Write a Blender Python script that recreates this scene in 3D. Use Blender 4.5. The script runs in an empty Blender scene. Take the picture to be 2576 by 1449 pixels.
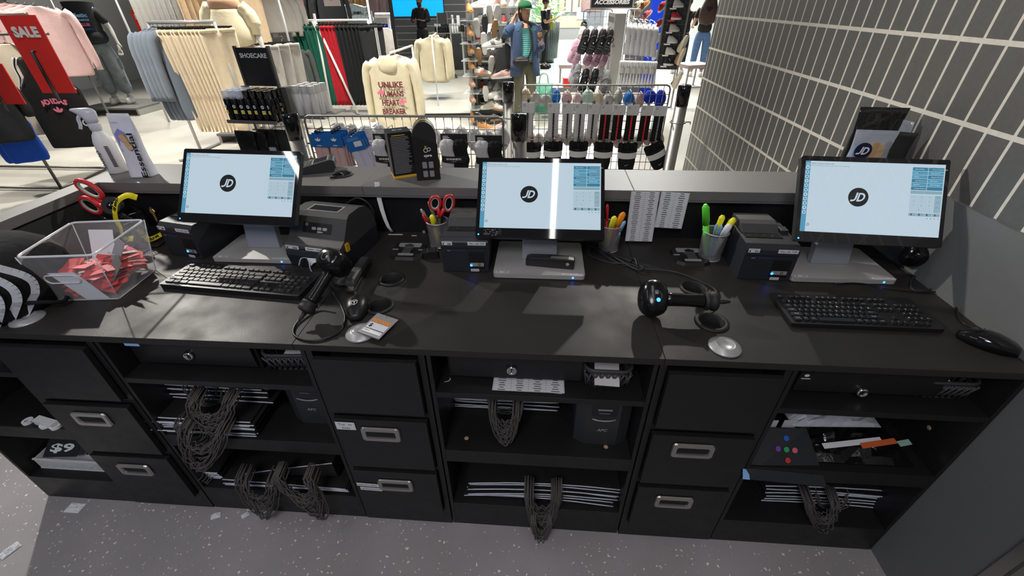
import bpy, bmesh, math, random
from mathutils import Vector, Matrix, Euler
random.seed(7)
PI = math.pi
S = bpy.context.scene
COL = S.collection
# ---------------------------------------------------------------- camera
CAMX, CAMY, CAMZ, FPX = 0.0, -0.818, 1.673, 1072.4
YAW, PITCH, ROLL = math.radians(4.353), math.radians(34.051), math.radians(-0.712)
fwd = Vector((-math.sin(YAW)*math.cos(PITCH), math.cos(YAW)*math.cos(PITCH), -math.sin(PITCH)))
rt0 = Vector((math.cos(YAW), math.sin(YAW), 0)); up0 = rt0.cross(fwd)
RT = rt0*math.cos(ROLL) + up0*math.sin(ROLL)
UP = -rt0*math.sin(ROLL) + up0*math.cos(ROLL)
cam = bpy.data.cameras.new('camera'); camo = bpy.data.objects.new('camera', cam); COL.objects.link(camo)
cam.sensor_width = 36; cam.lens = FPX/2576*36; cam.clip_start = 0.02; cam.clip_end = 200
m = Matrix((RT, UP, -fwd)).transposed().to_4x4(); m.translation = (CAMX, CAMY, CAMZ); camo.matrix_world = m
S.camera = camo
# ---------------------------------------------------------------- view, world
S.view_settings.view_transform = 'Standard'; S.view_settings.look = 'None'
S.view_settings.exposure = 0.0; S.view_settings.gamma = 1.0; S.view_settings.use_curve_mapping = False
w = bpy.data.worlds.new('world'); S.world = w; w.use_nodes = True
bg = w.node_tree.nodes['Background']; bg.inputs[0].default_value = (0.93, 0.96, 1.0, 1); bg.inputs[1].default_value = 0.10
# ---------------------------------------------------------------- lights
def lamp(name, kind, loc, target, energy, color=(1, .96, .88), size=0.1, sy=None, spot=None, blend=.3):
    l = bpy.data.lights.new(name, kind); l.energy = energy; l.color = color
    if kind == 'AREA':
        l.shape = 'RECTANGLE' if sy else 'SQUARE'; l.size = size
        if sy: l.size_y = sy
    elif kind == 'SPOT':
        l.spot_size = math.radians(spot or 60); l.spot_blend = blend; l.shadow_soft_size = size
    else: l.shadow_soft_size = size
    o = bpy.data.objects.new(name, l); COL.objects.link(o); o.location = loc
    o.rotation_euler = (Vector(target)-Vector(loc)).to_track_quat('-Z', 'Y').to_euler()
    o.visible_camera = True
    return o
lamp('ceiling_spotlight', 'SPOT', (1.36, 4.42, 3.40), (.1, .3, .9), 325, size=.045, spot=50, blend=.4)
lamp('ceiling_spotlight', 'SPOT', (-3.9, 2.6, 3.3), (-.9, .4, .9), 520, size=.05, spot=58, blend=.5)
lamp('ceiling_spotlight', 'SPOT', (-1.2, 3.9, 3.4), (1.3, 1.9, 1.4), 60, size=.06, spot=50, blend=.6)
for (x, y, e, ty) in ((-6.2, 3.4, 520, .5), (-4.2, 3.0, 420, .8), (-2.2, 3.2, 380, .6), (-.2, 3.2, 330, .6), (-5.6, 5.6, 520, 0), (-3.2, 5.8, 480, 0), (-.8, 5.6, 420, 0), (1.4, 5.4, 420, .2), (-7.4, 7.8, 560, 0), (-4.6, 8.0, 520, 0), (-1.6, 7.0, 520, .3), (1.2, 8.2, 480, 0), (3.6, 9.6, 520, 0), (-4.5, 10.5, 520, 0), (-.8, 10.2, 520, 0), (3.4, 12.0, 480, 0)):
    lamp('ceiling_downlight', 'SPOT', (x, y, 3.6), (x, y+ty, 0), e*1.3, (1, .96, .87), .12, spot=86, blend=.8)
lamp('mall_light', 'AREA', (1.5, 17, 4.5), (1.5, 17, 0), 4000, (.95, 1, .98), 6)
lamp('staff_area_light', 'AREA', (-.5, -2.2, 3.2), (-.5, -1.0, 0), 38, (.98, .94, 1), .8)
for x, y0, y1 in ((.10, .15, -1.6), (-2.27, .3, -1.4)):        # ceiling tubes above the staff side, mirrored in the screens
    me = bpy.data.meshes.new('ceiling_tube'); h = .022; me.from_pydata([(x-h, y1, 3.0), (x+h, y1, 3.0), (x+h, y0, 3.0), (x-h, y0, 3.0), (x-h, y1, 3.03), (x+h, y1, 3.03), (x+h, y0, 3.03), (x-h, y0, 3.03)], [], [(0, 3, 2, 1), (4, 5, 6, 7), (0, 1, 5, 4), (1, 2, 6, 5), (2, 3, 7, 6), (3, 0, 4, 7)])
    tm = bpy.data.materials.new('tube_glow'); tm.use_nodes = True; tm.node_tree.nodes['Principled BSDF'].inputs['Emission Color'].default_value = (1, .97, .95, 1); tm.node_tree.nodes['Principled BSDF'].inputs['Emission Strength'].default_value = 26; me.materials.append(tm)
    o = bpy.data.objects.new('ceiling_tube', me); COL.objects.link(o); o['label'] = 'bright ceiling tube '+('mirrored in the middle till screen' if x > 0 else 'mirrored in the left till screen'); o['category'] = 'light'
# ---------------------------------------------------------------- pixel -> point on a real plane of the place
def ray(px, py): return RT*((px-1288)/FPX) - UP*((py-724.5)/FPX) + fwd
CAM = Vector((CAMX, CAMY, CAMZ))
def Zp(px, py, z): d = ray(px, py); return CAM + d*((z-CAMZ)/d.z)
def Yp(px, py, y): d = ray(px, py); return CAM + d*((y-CAMY)/d.y)
def Xp(px, py, x): d = ray(px, py); return CAM + d*((x-CAMX)/d.x)
# ---------------------------------------------------------------- materials
MATS = {}
def mat(name, col, rough=.5, metal=0, emit=None, es=1, noise=0, nscale=8, bump=0, bscale=40, trans=0, alpha=1, ior=1.45, spec=.5, rvar=0, coat=0, sheen=0):
    if name in MATS: return MATS[name]
    m = bpy.data.materials.new(name); m.use_nodes = True; nt = m.node_tree; b = nt.nodes['Principled BSDF']
    c = tuple(col) + (1,) if len(col) == 3 else col
    b.inputs['Base Color'].default_value = c; b.inputs['Roughness'].default_value = rough; b.inputs['Metallic'].default_value = metal
    b.inputs['IOR'].default_value = ior; b.inputs['Transmission Weight'].default_value = trans; b.inputs['Alpha'].default_value = alpha
    b.inputs['Specular IOR Level'].default_value = spec
    if coat: b.inputs['Coat Weight'].default_value = coat; b.inputs['Coat Roughness'].default_value = .05
    if sheen: b.inputs['Sheen Weight'].default_value = sheen
    if emit: b.inputs['Emission Color'].default_value = tuple(emit)+(1,); b.inputs['Emission Strength'].default_value = es
    if noise or bump or rvar:
        tc = nt.nodes.new('ShaderNodeTexCoord')
    if noise or rvar:
        n = nt.nodes.new('ShaderNodeTexNoise'); n.inputs['Scale'].default_value = nscale; n.inputs['Detail'].default_value = 6
        nt.links.new(tc.outputs['Object'], n.inputs['Vector'])
    if noise:
        mx = nt.nodes.new('ShaderNodeMix'); mx.data_type = 'RGBA'
        mx.inputs[6].default_value = tuple(max(0, x*(1-noise)) for x in c[:3])+(1,); mx.inputs[7].default_value = tuple(min(1, x*(1+noise)) for x in c[:3])+(1,)
        nt.links.new(n.outputs['Fac'], mx.inputs[0]); nt.links.new(mx.outputs[2], b.inputs['Base Color'])
    if rvar:
        mr = nt.nodes.new('ShaderNodeMapRange'); mr.inputs[1].default_value = .3; mr.inputs[2].default_value = .7
        mr.inputs[3].default_value = max(.02, rough-rvar); mr.inputs[4].default_value = rough+rvar
        nt.links.new(n.outputs['Fac'], mr.inputs[0]); nt.links.new(mr.outputs[0], b.inputs['Roughness'])
    if bump:
        n2 = nt.nodes.new('ShaderNodeTexNoise'); n2.inputs['Scale'].default_value = bscale; n2.inputs['Detail'].default_value = 4
        nt.links.new(tc.outputs['Object'], n2.inputs['Vector'])
        bp = nt.nodes.new('ShaderNodeBump'); bp.inputs['Strength'].default_value = bump; bp.inputs['Distance'].default_value = .01
        nt.links.new(n2.outputs['Fac'], bp.inputs['Height']); nt.links.new(bp.outputs[0], b.inputs['Normal'])
    MATS[name] = m; return m
def fab(name, col, noise=.12): return mat('fabric_'+name, col, .9, noise=noise, nscale=14, bump=.25, bscale=60, sheen=.15 if max(col) > .1 else 0, spec=.3)
M = dict(
 worktop=mat('black_worktop_laminate', (.026, .024, .022), .48, rvar=.08, nscale=9, spec=.32, bump=.05, bscale=300),
 cab=mat('black_cabinet_laminate', (.012, .012, .0125), .42, rvar=.06, nscale=20),
 cabin=mat('black_cabinet_inside', (.008, .008, .009), .6),
 ledge=mat('grey_ledge_laminate', (.155, .15, .145), .5, noise=.08, nscale=30, bump=.03, bscale=300),
 ledgef=mat('grey_ledge_edge', (.13, .13, .14), .5),
 backp=mat('black_back_panel', (.010, .010, .012), .4, rvar=.08),
 wing=mat('charcoal_wing_panel', (.03, .033, .033), .55),
 steel=mat('brushed_steel', (.36, .35, .33), .38, .85, noise=.1, nscale=30),
 dsteel=mat('dark_steel', (.14, .135, .13), .4, .7),
 chrome=mat('chrome', (.75, .75, .75), .12, 1),
 nickel=mat('satin_nickel', (.5, .48, .46), .3, .9),
 silver=mat('silver_plastic', (.42, .42, .42), .35, .35),
 basegrey=mat('grey_monitor_base', (.46, .455, .44), .4, .25, noise=.05),
 neck=mat('grey_monitor_neck', (.33, .34, .38), .4, .2),
 blkp=mat('black_plastic', (.012, .012, .013), .38),
 blkg=mat('black_gloss', (.006, .006, .007), .08, coat=.3),
 blkr=mat('black_rubber', (.015, .015, .015), .6),
 blks=mat('black_scanner_plastic', (.006, .006, .007), .2),
 blkm=mat('black_matte', (.010, .010, .010), .8),
 gryp=mat('charcoal_plastic', (.055, .055, .055), .5, noise=.1, nscale=120),
 dgry=mat('dark_grey_plastic', (.03, .032, .035), .45),
 prn=mat('printer_charcoal', (.022, .024, .03), .42),
 white=mat('white_plastic', (.75, .75, .74), .4),
 paper=mat('white_paper', (.72, .73, .76), .8),
 papers=mat('receipt_paper', (.62, .60, .60), .8, noise=.08, nscale=30),
 card=mat('grey_card', (.28, .28, .29), .6),
 ink=mat('black_ink', (.012, .012, .012), .6),
 inkg=mat('grey_ink', (.25, .25, .26), .6),
 wink=mat('white_ink', (.85, .85, .85), .6),
 redp=mat('red_plastic', (.62, .025, .03), .4),
 redd=mat('red_sale_card', (.78, .035, .03), .45),
 redt=mat('red_ticket', (.70, .05, .05), .55, noise=.25, nscale=40),
 orange=mat('orange_ink', (.95, .30, .01), .5),
 yel=mat('yellow_plastic', (.85, .80, .02), .4),
 gold=mat('gold_yellow', (.75, .42, .02), .45),
 brass=mat('brass_key', (.62, .38, .13), .35, .8),
 lany=mat('yellow_lanyard', (.80, .70, .01), .7, bump=.2, bscale=200),
 mint=mat('mint_grip', (.30, .50, .42), .5),
 green=mat('green_plastic', (.12, .72, .04), .4),
 ltblue=mat('light_blue_plastic', (.25, .48, .80), .4),
 sblue=mat('blue_card', (.01, .13, .42), .5),
 clear=mat('clear_acrylic', (.97, .97, 1.0), .03, alpha=.16, spec=.8),
 clearrim=mat('clear_acrylic_rim', (.8, .82, .85), .08, alpha=.6, spec=.9),
 smoke=mat('clear_bag_film', (.75, .80, .9), .12, alpha=.45, bump=.5, bscale=25, spec=.9),
 foil=mat('black_foil', (.008, .008, .008), .12, bump=.9, bscale=14, coat=.5),
 led=mat('blue_led', (0, .05, .8), .3, emit=(.01, .10, 1), es=14),
 ledg=mat('led_tube_glow', (1, 1, 1), .5, emit=(1, .97, .95), es=22),
 mirror=mat('mirror_glass', (.9, .92, .92), .01, 1),
 skin=mat('skin_tan', (.50, .27, .17), .55, noise=.08, nscale=30),
 skinb=mat('skin_brown', (.36, .18, .11), .55),
 hairg=mat('hair_dark', (.02, .014, .01), .6, bump=.6, bscale=90),
 hairb=mat('hair_brown', (.045, .022, .014), .55, noise=.4, nscale=40, bump=.8, bscale=60),
 wood=mat('light_wood', (.55, .36, .18), .5, noise=.2, nscale=20),
 cork=mat('beige_plug', (.45, .30, .20), .6),
)
# ---------------------------------------------------------------- mesh builder
def mk(o, x, y):                                   # frame: origin, x direction, y direction
    x = Vector(x).normalized(); y = Vector(y); z = x.cross(y).normalized(); y = z.cross(x)
    m = Matrix((x, y, z)).transposed().to_4x4(); m.translation = Vector(o); return m
def T(x=0, y=0, z=0): return Matrix.Translation((x, y, z))
def Rz(a): return Matrix.Rotation(a, 4, 'Z')
def Rx(a): return Matrix.Rotation(a, 4, 'X')
def Ry(a): return Matrix.Rotation(a, 4, 'Y')
TXT = {}
def text_geo(s, bold, shear):
    k = (s, bold, shear)
    if k not in TXT:
        c = bpy.data.curves.new('t', 'FONT'); c.body = s; c.size = 1; c.offset = bold; c.shear = shear; c.resolution_u = 2; c.align_x = 'LEFT'
        o = bpy.data.objects.new('t', c); COL.objects.link(o); bpy.context.view_layer.update()
        me = bpy.data.meshes.new_from_object(o.evaluated_get(bpy.context.evaluated_depsgraph_get()))
        vs = [v.co.copy() for v in me.vertices]; fs = [tuple(p.vertices) for p in me.polygons]
        bpy.data.objects.remove(o); bpy.data.curves.remove(c); bpy.data.meshes.remove(me)
        xs = [v.x for v in vs] or [0]; x0, x1 = min(xs), max(xs)
        TXT[k] = ([((v.x-(x0+x1)/2), v.y-.35) for v in vs], fs, (x1-x0) or 1)
    return TXT[k]
class MB:
    def __init__(s): s.v = []; s.f = []; s.mi = []; s.sm = []; s.mats = []; s.M = Matrix.Identity(4)
    def mid(s, m):
        m = M[m] if isinstance(m, str) else m
        if m not in s.mats: s.mats.append(m)
        return s.mats.index(m)
    def add(s, vs, fs, m, smooth=False, X=None):
        X = s.M @ X if X is not None else s.M
        n = len(s.v); s.v += [X @ Vector(v) for v in vs]; k = s.mid(m)
        for f in fs: s.f.append(tuple(i+n for i in f)); s.mi.append(k); s.sm.append(smooth)
        return s
    def box(s, a, b, m, X=None):                     # by two corners
        x0, y0, z0 = a; x1, y1, z1 = b
        vs = [(x0, y0, z0), (x1, y0, z0), (x1, y1, z0), (x0, y1, z0), (x0, y0, z1), (x1, y0, z1), (x1, y1, z1), (x0, y1, z1)]
        return s.add(vs, [(0, 3, 2, 1), (4, 5, 6, 7), (0, 1, 5, 4), (1, 2, 6, 5), (2, 3, 7, 6), (3, 0, 4, 7)], m, False, X)
    def cbox(s, c, d, m, X=None):
        return s.box([c[i]-d[i]/2 for i in range(3)], [c[i]+d[i]/2 for i in range(3)], m, X)
    def prism(s, poly, z0, z1, m, X=None, top=None, smooth=False):
        n = len(poly); vs = [(x, y, z0) for x, y in poly]+[(x, y, z1) for x, y in (top or poly)]
        fs = [(i, (i+1) % n, n+(i+1) % n, n+i) for i in range(n)]
        s.add(vs, fs, m, smooth, X); return s.add(vs, [tuple(range(n))[::-1], tuple(range(n, 2*n))], m, False, X)
    def poly(s, pts, m, X=None):
        pts = [tuple(p) if len(p) == 3 else (p[0], p[1], 0) for p in pts]
        return s.add(pts, [tuple(range(len(pts)))], m, False, X)
    def loft(s, rings, m, cap=True, smooth=True, X=None, closed=True):
        k = len(rings[0]); vs = [p for r in rings for p in r]; fs = []
        for i in range(len(rings)-1):
            for j in range(k if closed else k-1):
                a = i*k+j; b = i*k+(j+1) % k; fs.append((a, b, b+k, a+k))
        if cap: fs += [tuple(range(k))[::-1], tuple(range((len(rings)-1)*k, len(rings)*k))]
        return s.add(vs, fs, m, smooth, X)
    def tube(s, pts, r, m, seg=8, X=None, closed=False):
        pts = [Vector(p) for p in pts]; rs = r if isinstance(r, (list, tuple)) else [r]*len(pts); rings = []; pn = None
        n = len(pts)
        for i, p in enumerate(pts):
            if closed: d = pts[(i+1) % n]-pts[i-1]
            else: d = pts[min(i+1, n-1)]-pts[max(i-1, 0)]
            d = d.normalized() if d.length > 1e-9 else Vector((0, 0, 1))
            if pn is None:
                a = Vector((0, 0, 1)) if abs(d.z) < .9 else Vector((1, 0, 0)); pn = a.cross(d).normalized()
            pn = (pn-d*pn.dot(d)); pn = pn.normalized() if pn.length > 1e-6 else d.orthogonal().normalized()
            bn = d.cross(pn); rings.append([p+(pn*math.cos(t)+bn*math.sin(t))*rs[i] for t in [2*PI*j/seg for j in range(seg)]])
        if closed: rings.append(rings[0])
        return s.loft(rings, m, not closed, True, X)
    def lathe(s, prof, m, seg=24, X=None, cap=True, smooth=True):
        return s.loft([[(r*math.cos(2*PI*j/seg), r*math.sin(2*PI*j/seg), z) for j in range(seg)] for r, z in prof], m, cap, smooth, X)
    def cyl(s, c, r, h, m, seg=20, X=None):
        s.lathe([(r, 0), (r, h)], m, seg, (X or Matrix.Identity(4)) @ T(*c), True, True); return s
    def ring(s, ri, ro, z0, z1, m, seg=28, X=None):
        return s.loft([[(r*math.cos(2*PI*j/seg), r*math.sin(2*PI*j/seg), z) for j in range(seg)] for r, z in ((ri, z0), (ri, z1), (ro, z1), (ro, z0), (ri, z0))], m, False, False, X)
    def disc(s, r, m, X=None, seg=24, ry=None):
        return s.poly([(r*math.cos(2*PI*j/seg), (ry or r)*math.sin(2*PI*j/seg), 0) for j in range(seg)], m, X)
    def rect(s, x0, y0, x1, y1, m, X=None, z=0): return s.poly([(x0, y0, z), (x1, y0, z), (x1, y1, z), (x0, y1, z)], m, X)
    def ball(s, c, r, m, X=None, seg=14, n=8):
        r = r if isinstance(r, (list, tuple)) else (r, r, r)
        return s.loft([[(c[0]+r[0]*math.sin(a)*math.cos(t), c[1]+r[1]*math.sin(a)*math.sin(t), c[2]-r[2]*math.cos(a)) for t in [2*PI*j/seg for j in range(seg)]]
            for a in [max(.02, min(PI-.02, PI*i/n)) for i in range(n+1)]], m, True, True, X)
    def text(s, t, X, h, m, w=None, bold=0.0, shear=0, z=.0006):
        vs, fs, tw = text_geo(t, bold, shear); k = h/.7; kx = (w/tw) if w else k
        return s.add([(x*kx, y*k, z) for x, y in vs], fs, m, False, X)
    def build(s, name, parent=None, bevel=0, seg=2, loc=None, sub=0):
        me = bpy.data.meshes.new(name); me.from_pydata([tuple(v) for v in s.v], [], s.f)
        for m in s.mats: me.materials.append(m)
        me.polygons.foreach_set('material_index', s.mi); me.polygons.foreach_set('use_smooth', s.sm); me.update()
        o = bpy.data.objects.new(name, me); COL.objects.link(o)
        if parent: o.parent = parent
        if loc: o.location = loc
        if bevel:
            b = o.modifiers.new('bevel', 'BEVEL'); b.width = bevel; b.segments = seg; b.limit_method = 'ANGLE'; b.angle_limit = math.radians(40)
        if sub:
            b = o.modifiers.new('sub', 'SUBSURF'); b.levels = sub; b.render_levels = sub
        return o
def rr(w, h, r, n=4, cx=0, cy=0):                   # rounded rectangle outline
    out = []
    for (sx, sy, a0) in ((1, 1, 0), (-1, 1, 90), (-1, -1, 180), (1, -1, 270)):
        for i in range(n+1):
            a = math.radians(a0+90*i/n); out.append((cx+sx*(w/2-r)+r*math.cos(a), cy+sy*(h/2-r)+r*math.sin(a)))
    return out
def sell(a, b, n, cz=0, e=1.0, cx=0, cy=0):         # superellipse ring in xy at height cz
    out = []
    for j in range(n):
        t = 2*PI*j/n; c, q = math.cos(t), math.sin(t)
        out.append((cx+a*math.copysign(abs(c)**e, c), cy+b*math.copysign(abs(q)**e, q), cz))
    return out
def thing(name, label, cat, loc=(0, 0, 0), rz=0, group=None):
    o = bpy.data.objects.new(name, None); COL.objects.link(o); o.location = loc; o.rotation_euler = (0, 0, rz); o.empty_display_size = .02
    o['label'] = label; o['category'] = cat
    if group: o['group'] = group
    return o
def tag(o, label, cat, group=None, kind=None):
    o['label'] = label; o['category'] = cat
    if group: o['group'] = group
    if kind: o['kind'] = kind
    return o
def struct(o): o['kind'] = 'structure'; return o
def part(mb, name, parent, bevel=0, label=None, **k):
    o = mb.build(name, parent, bevel, **k)
    if label: o['label'] = label
    return o
ORD = ['', 'second', 'third', 'fourth', 'fifth', 'sixth', 'seventh', 'eighth', 'ninth', 'tenth', 'eleventh', 'twelfth', 'thirteenth', 'fourteenth']
def ordl(i, n, first='leftmost', last='rightmost', side='from the left'): return first if i == 0 else (last if i == n-1 else ORD[i]+' '+side)
def kids(o): return [c for c in bpy.data.objects if c.parent == o]
def dup(root, loc=None, rz=None, label=None, group=None, rot=None, scale=None, tree=None):
    r = root.copy(); COL.objects.link(r)
    if loc is not None: r.location = loc
    if rz is not None: r.rotation_euler = (0, 0, rz)
    if rot is not None: r.rotation_euler = rot
    if scale is not None: r.scale = (scale,)*3 if not isinstance(scale, (tuple, list)) else scale
    if label: r['label'] = label
    if group: r['group'] = group
    for ch in (tree if tree is not None else kids(root)):
        c = ch.copy(); COL.objects.link(c); c.parent = r
        for g in kids(ch):
            d = g.copy(); COL.objects.link(d); d.parent = c
    return r
def arc(c, r, a0, a1, n, z=0): return [(c[0]+r*math.cos(math.radians(a0+(a1-a0)*i/n)), c[1]+r*math.sin(math.radians(a0+(a1-a0)*i/n)), z) for i in range(n+1)]
def spline(pts, n=8):                               # Catmull-Rom through points
    P = [Vector(p) for p in pts]; P = [P[0]*2-P[1]]+P+[P[-1]*2-P[-2]]; out = []
    for i in range(1, len(P)-2):
        for k in range(n):
            t = k/n; a, b, c, d = P[i-1], P[i], P[i+1], P[i+2]
            out.append(.5*((2*b)+(c-a)*t+(2*a-5*b+4*c-d)*t*t+(3*b-a-3*c+d)*t*t*t))
    return out+[P[-2]]
# a round badge with the slanted two-letter shop mark, drawn as outlines
def jd(mb, X, r, disc='ink', letters='wink', ringm=None, z=.0008):
    if ringm: mb.disc(r*1.06, ringm, X @ T(0, 0, z*.5), 36)
    if disc: mb.disc(r, disc, X @ T(0, 0, z), 36)
    q = Matrix.Scale(r, 4); sh = Matrix(((1, .28, 0, 0), (0, 1, 0, 0), (0, 0, 1, 0), (0, 0, 0, 1)))
    A = X @ T(0, 0, z*2) @ q @ sh
    jo = [(-.13, .48)]+[(x, y) for x, y, _ in arc((-.47, -.12), .34, 0, -90, 6)]+[(-.62, -.46), (-.62, -.28)]+[(x, y) for x, y, _ in arc((-.48, -.11), .17, -90, 0, 6)]+[(-.31, .48)]
    k = len(jo)
    # J as a strip of quads
    outer = [(-.13, .48), (-.13, -.12)]+[(x, y) for x, y, _ in arc((-.47, -.12), .34, 0, -90, 6)][1:]+[(-.66, -.46)]
    inner = [(-.31, .48), (-.31, -.12)]+[(x, y) for x, y, _ in arc((-.47, -.12), .16, 0, -90, 6)][1:]+[(-.66, -.28)]
    for i in range(len(outer)-1): mb.poly([outer[i], outer[i+1], inner[i+1], inner[i]][::-1], letters, A)
    od = [(-.06, -.46), (.22, -.46)]+[(x, y) for x, y, _ in arc((.2, 0), .46, -85, 85, 8)]+[(.22, .46), (-.06, .46)]
    idd = [(.10, -.29), (.22, -.29)]+[(x, y) for x, y, _ in arc((.2, 0), .29, -85, 85, 8)]+[(.22, .29), (.10, .29)]
    for i in range(len(od)): j = (i+1) % len(od); mb.poly([od[i], od[j], idd[j], idd[i]], letters, A)
def trefoil(mb, X, r, m, bgm):
    for a in (-46, 0, 46):
        mb.poly([(r*.21*math.cos(t), r*.50*math.sin(t)+r*.55, 0) for t in [2*PI*i/16 for i in range(16)]], m, X @ Rz(math.radians(a)) @ T(0, 0, .0008+abs(a)*1e-5))
    for i in range(3): mb.rect(-r*.8, -r*(.02+.18*i), r*.8, -r*(-.05+.18*i), bgm, X, .0016)
def swoosh(mb, X, w, m):
    top = [(-.5, .0), (-.42, -.12), (-.30, -.14), (-.1, -.08), (.5, .2)]; bot = [(-.5, .0), (-.49, -.22), (-.36, -.28), (-.1, -.18), (.5, .2)]
    for i in range(4):
        q = [top[i], top[i+1], bot[i+1], bot[i]] if i not in (0, 3) else ([top[0], top[1], bot[1]] if i == 0 else [top[3], top[4], bot[3]])
        mb.poly([(x*w, y*w, .0008) for x, y in q], m, X)
def sticker(mb, X, w, h, m='paper', txt=None, bars=False, tm='ink', bold=.01):
    mb.rect(-w/2, -h/2, w/2, h/2, m, X, .0006)
    if bars:
        mb.rect(-w*.42, -h*.35, -w*.30, h*.05, tm, X, .0012)
        for i in range(7): mb.rect(w*(.05+.05*i), -h*.35, w*(.05+.05*i+.03), h*.05, tm, X, .0012)
        for i in range(6): mb.rect(w*(-.42+.14*i), h*.22, w*(-.42+.14*i+.1), h*.34, 'inkg', X, .0012)
    if txt: mb.text(txt, X, h*.45, tm, w=w*.86, bold=bold, z=.0012)
# ================================================================ SETTING
def node_mat(name):
    m = bpy.data.materials.new(name); m.use_nodes = True; nt = m.node_tree
    return m, nt, nt.nodes['Principled BSDF'], nt.nodes.new('ShaderNodeTexCoord')
# speckled rubber floor behind the counter
fm, nt, b, tc = node_mat('speckled_rubber_floor'); N = nt.nodes.new; L = nt.links.new
def chips(scale, lo, sc=1):
    v = N('ShaderNodeTexVoronoi'); v.inputs['Scale'].default_value = scale; v.inputs['Randomness'].default_value = 1
    mp = N('ShaderNodeMapping'); mp.inputs['Scale'].default_value = (1, 1, 1); L(tc.outputs['Object'], mp.inputs[0])
    nz = N('ShaderNodeTexNoise'); nz.inputs['Scale'].default_value = scale*1.3; L(tc.outputs['Object'], nz.inputs[0])
    ad = N('ShaderNodeMix'); ad.data_type = 'VECTOR'; ad.inputs[0].default_value = .02*sc; L(mp.outputs[0], ad.inputs[4]); L(nz.outputs['Color'], ad.inputs[5]); L(ad.outputs[1], v.inputs[0])
    sx = N('ShaderNodeSeparateColor'); L(v.outputs['Color'], sx.inputs[0])
    mr = N('ShaderNodeMapRange'); mr.inputs[1].default_value = 0; mr.inputs[2].default_value = 1; mr.inputs[3].default_value = -.05; mr.inputs[4].default_value = lo; L(sx.outputs[0], mr.inputs[0])
    lt = N('ShaderNodeMath'); lt.operation = 'LESS_THAN'; L(v.outputs['Distance'], lt.inputs[0]); L(mr.outputs[0], lt.inputs[1]); return lt.outputs[0]
c1 = chips(62, .26); c2 = chips(120, .16)
mx = N('ShaderNodeMix'); mx.data_type = 'RGBA'; mx.inputs[6].default_value = (.33, .31, .315, 1); mx.inputs[7].default_value = (.85, .80, .72, 1); L(c1, mx.inputs[0])
mx2 = N('ShaderNodeMix'); mx2.data_type = 'RGBA'; mx2.inputs[7].default_value = (.10, .10, .11, 1); L(mx.outputs[2], mx2.inputs[6]); L(c2, mx2.inputs[0])
nz = N('ShaderNodeTexNoise'); nz.inputs['Scale'].default_value = 2.2; nz.inputs['Detail'].default_value = 5; L(tc.outputs['Object'], nz.inputs[0])
mr = N('ShaderNodeMapRange'); mr.inputs[1].default_value = .3; mr.inputs[2].default_value = .7; mr.inputs[3].default_value = .8; mr.inputs[4].default_value = 1.1; L(nz.outputs[0], mr.inputs[0])
vm = N('ShaderNodeVectorMath'); vm.operation = 'SCALE'; L(mx2.outputs[2], vm.inputs[0]); L(mr.outputs[0], vm.inputs[3]); L(vm.outputs[0], b.inputs['Base Color'])
b.inputs['Roughness'].default_value = .55; M['rubber_floor'] = fm
M['shopfloor'] = mat('shop_concrete_floor', (.40, .385, .345), .32, noise=.16, nscale=3.2, bump=.03, bscale=120)
M['darkmat'] = mat('grey_threshold_mat', (.16, .18, .18), .7, noise=.1)
# pale mall floor tiles
fm2, nt, b, tc = node_mat('mall_floor_tiles'); N = nt.nodes.new; L = nt.links.new
br = N('ShaderNodeTexBrick'); br.offset = 0; br.inputs['Scale'].default_value = 1; br.inputs['Brick Width'].default_value = .8; br.inputs['Row Height'].default_value = .8; br.inputs['Mortar Size'].default_value = .008
br.inputs['Color1'].default_value = (.62, .68, .62, 1); br.inputs['Color2'].default_value = (.56, .63, .58, 1); br.inputs['Mortar'].default_value = (.35, .4, .38, 1)
L(tc.outputs['Object'], br.inputs[0]); L(br.outputs[0], b.inputs['Base Color']); b.inputs['Roughness'].default_value = .3; M['mallfloor'] = fm2
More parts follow.
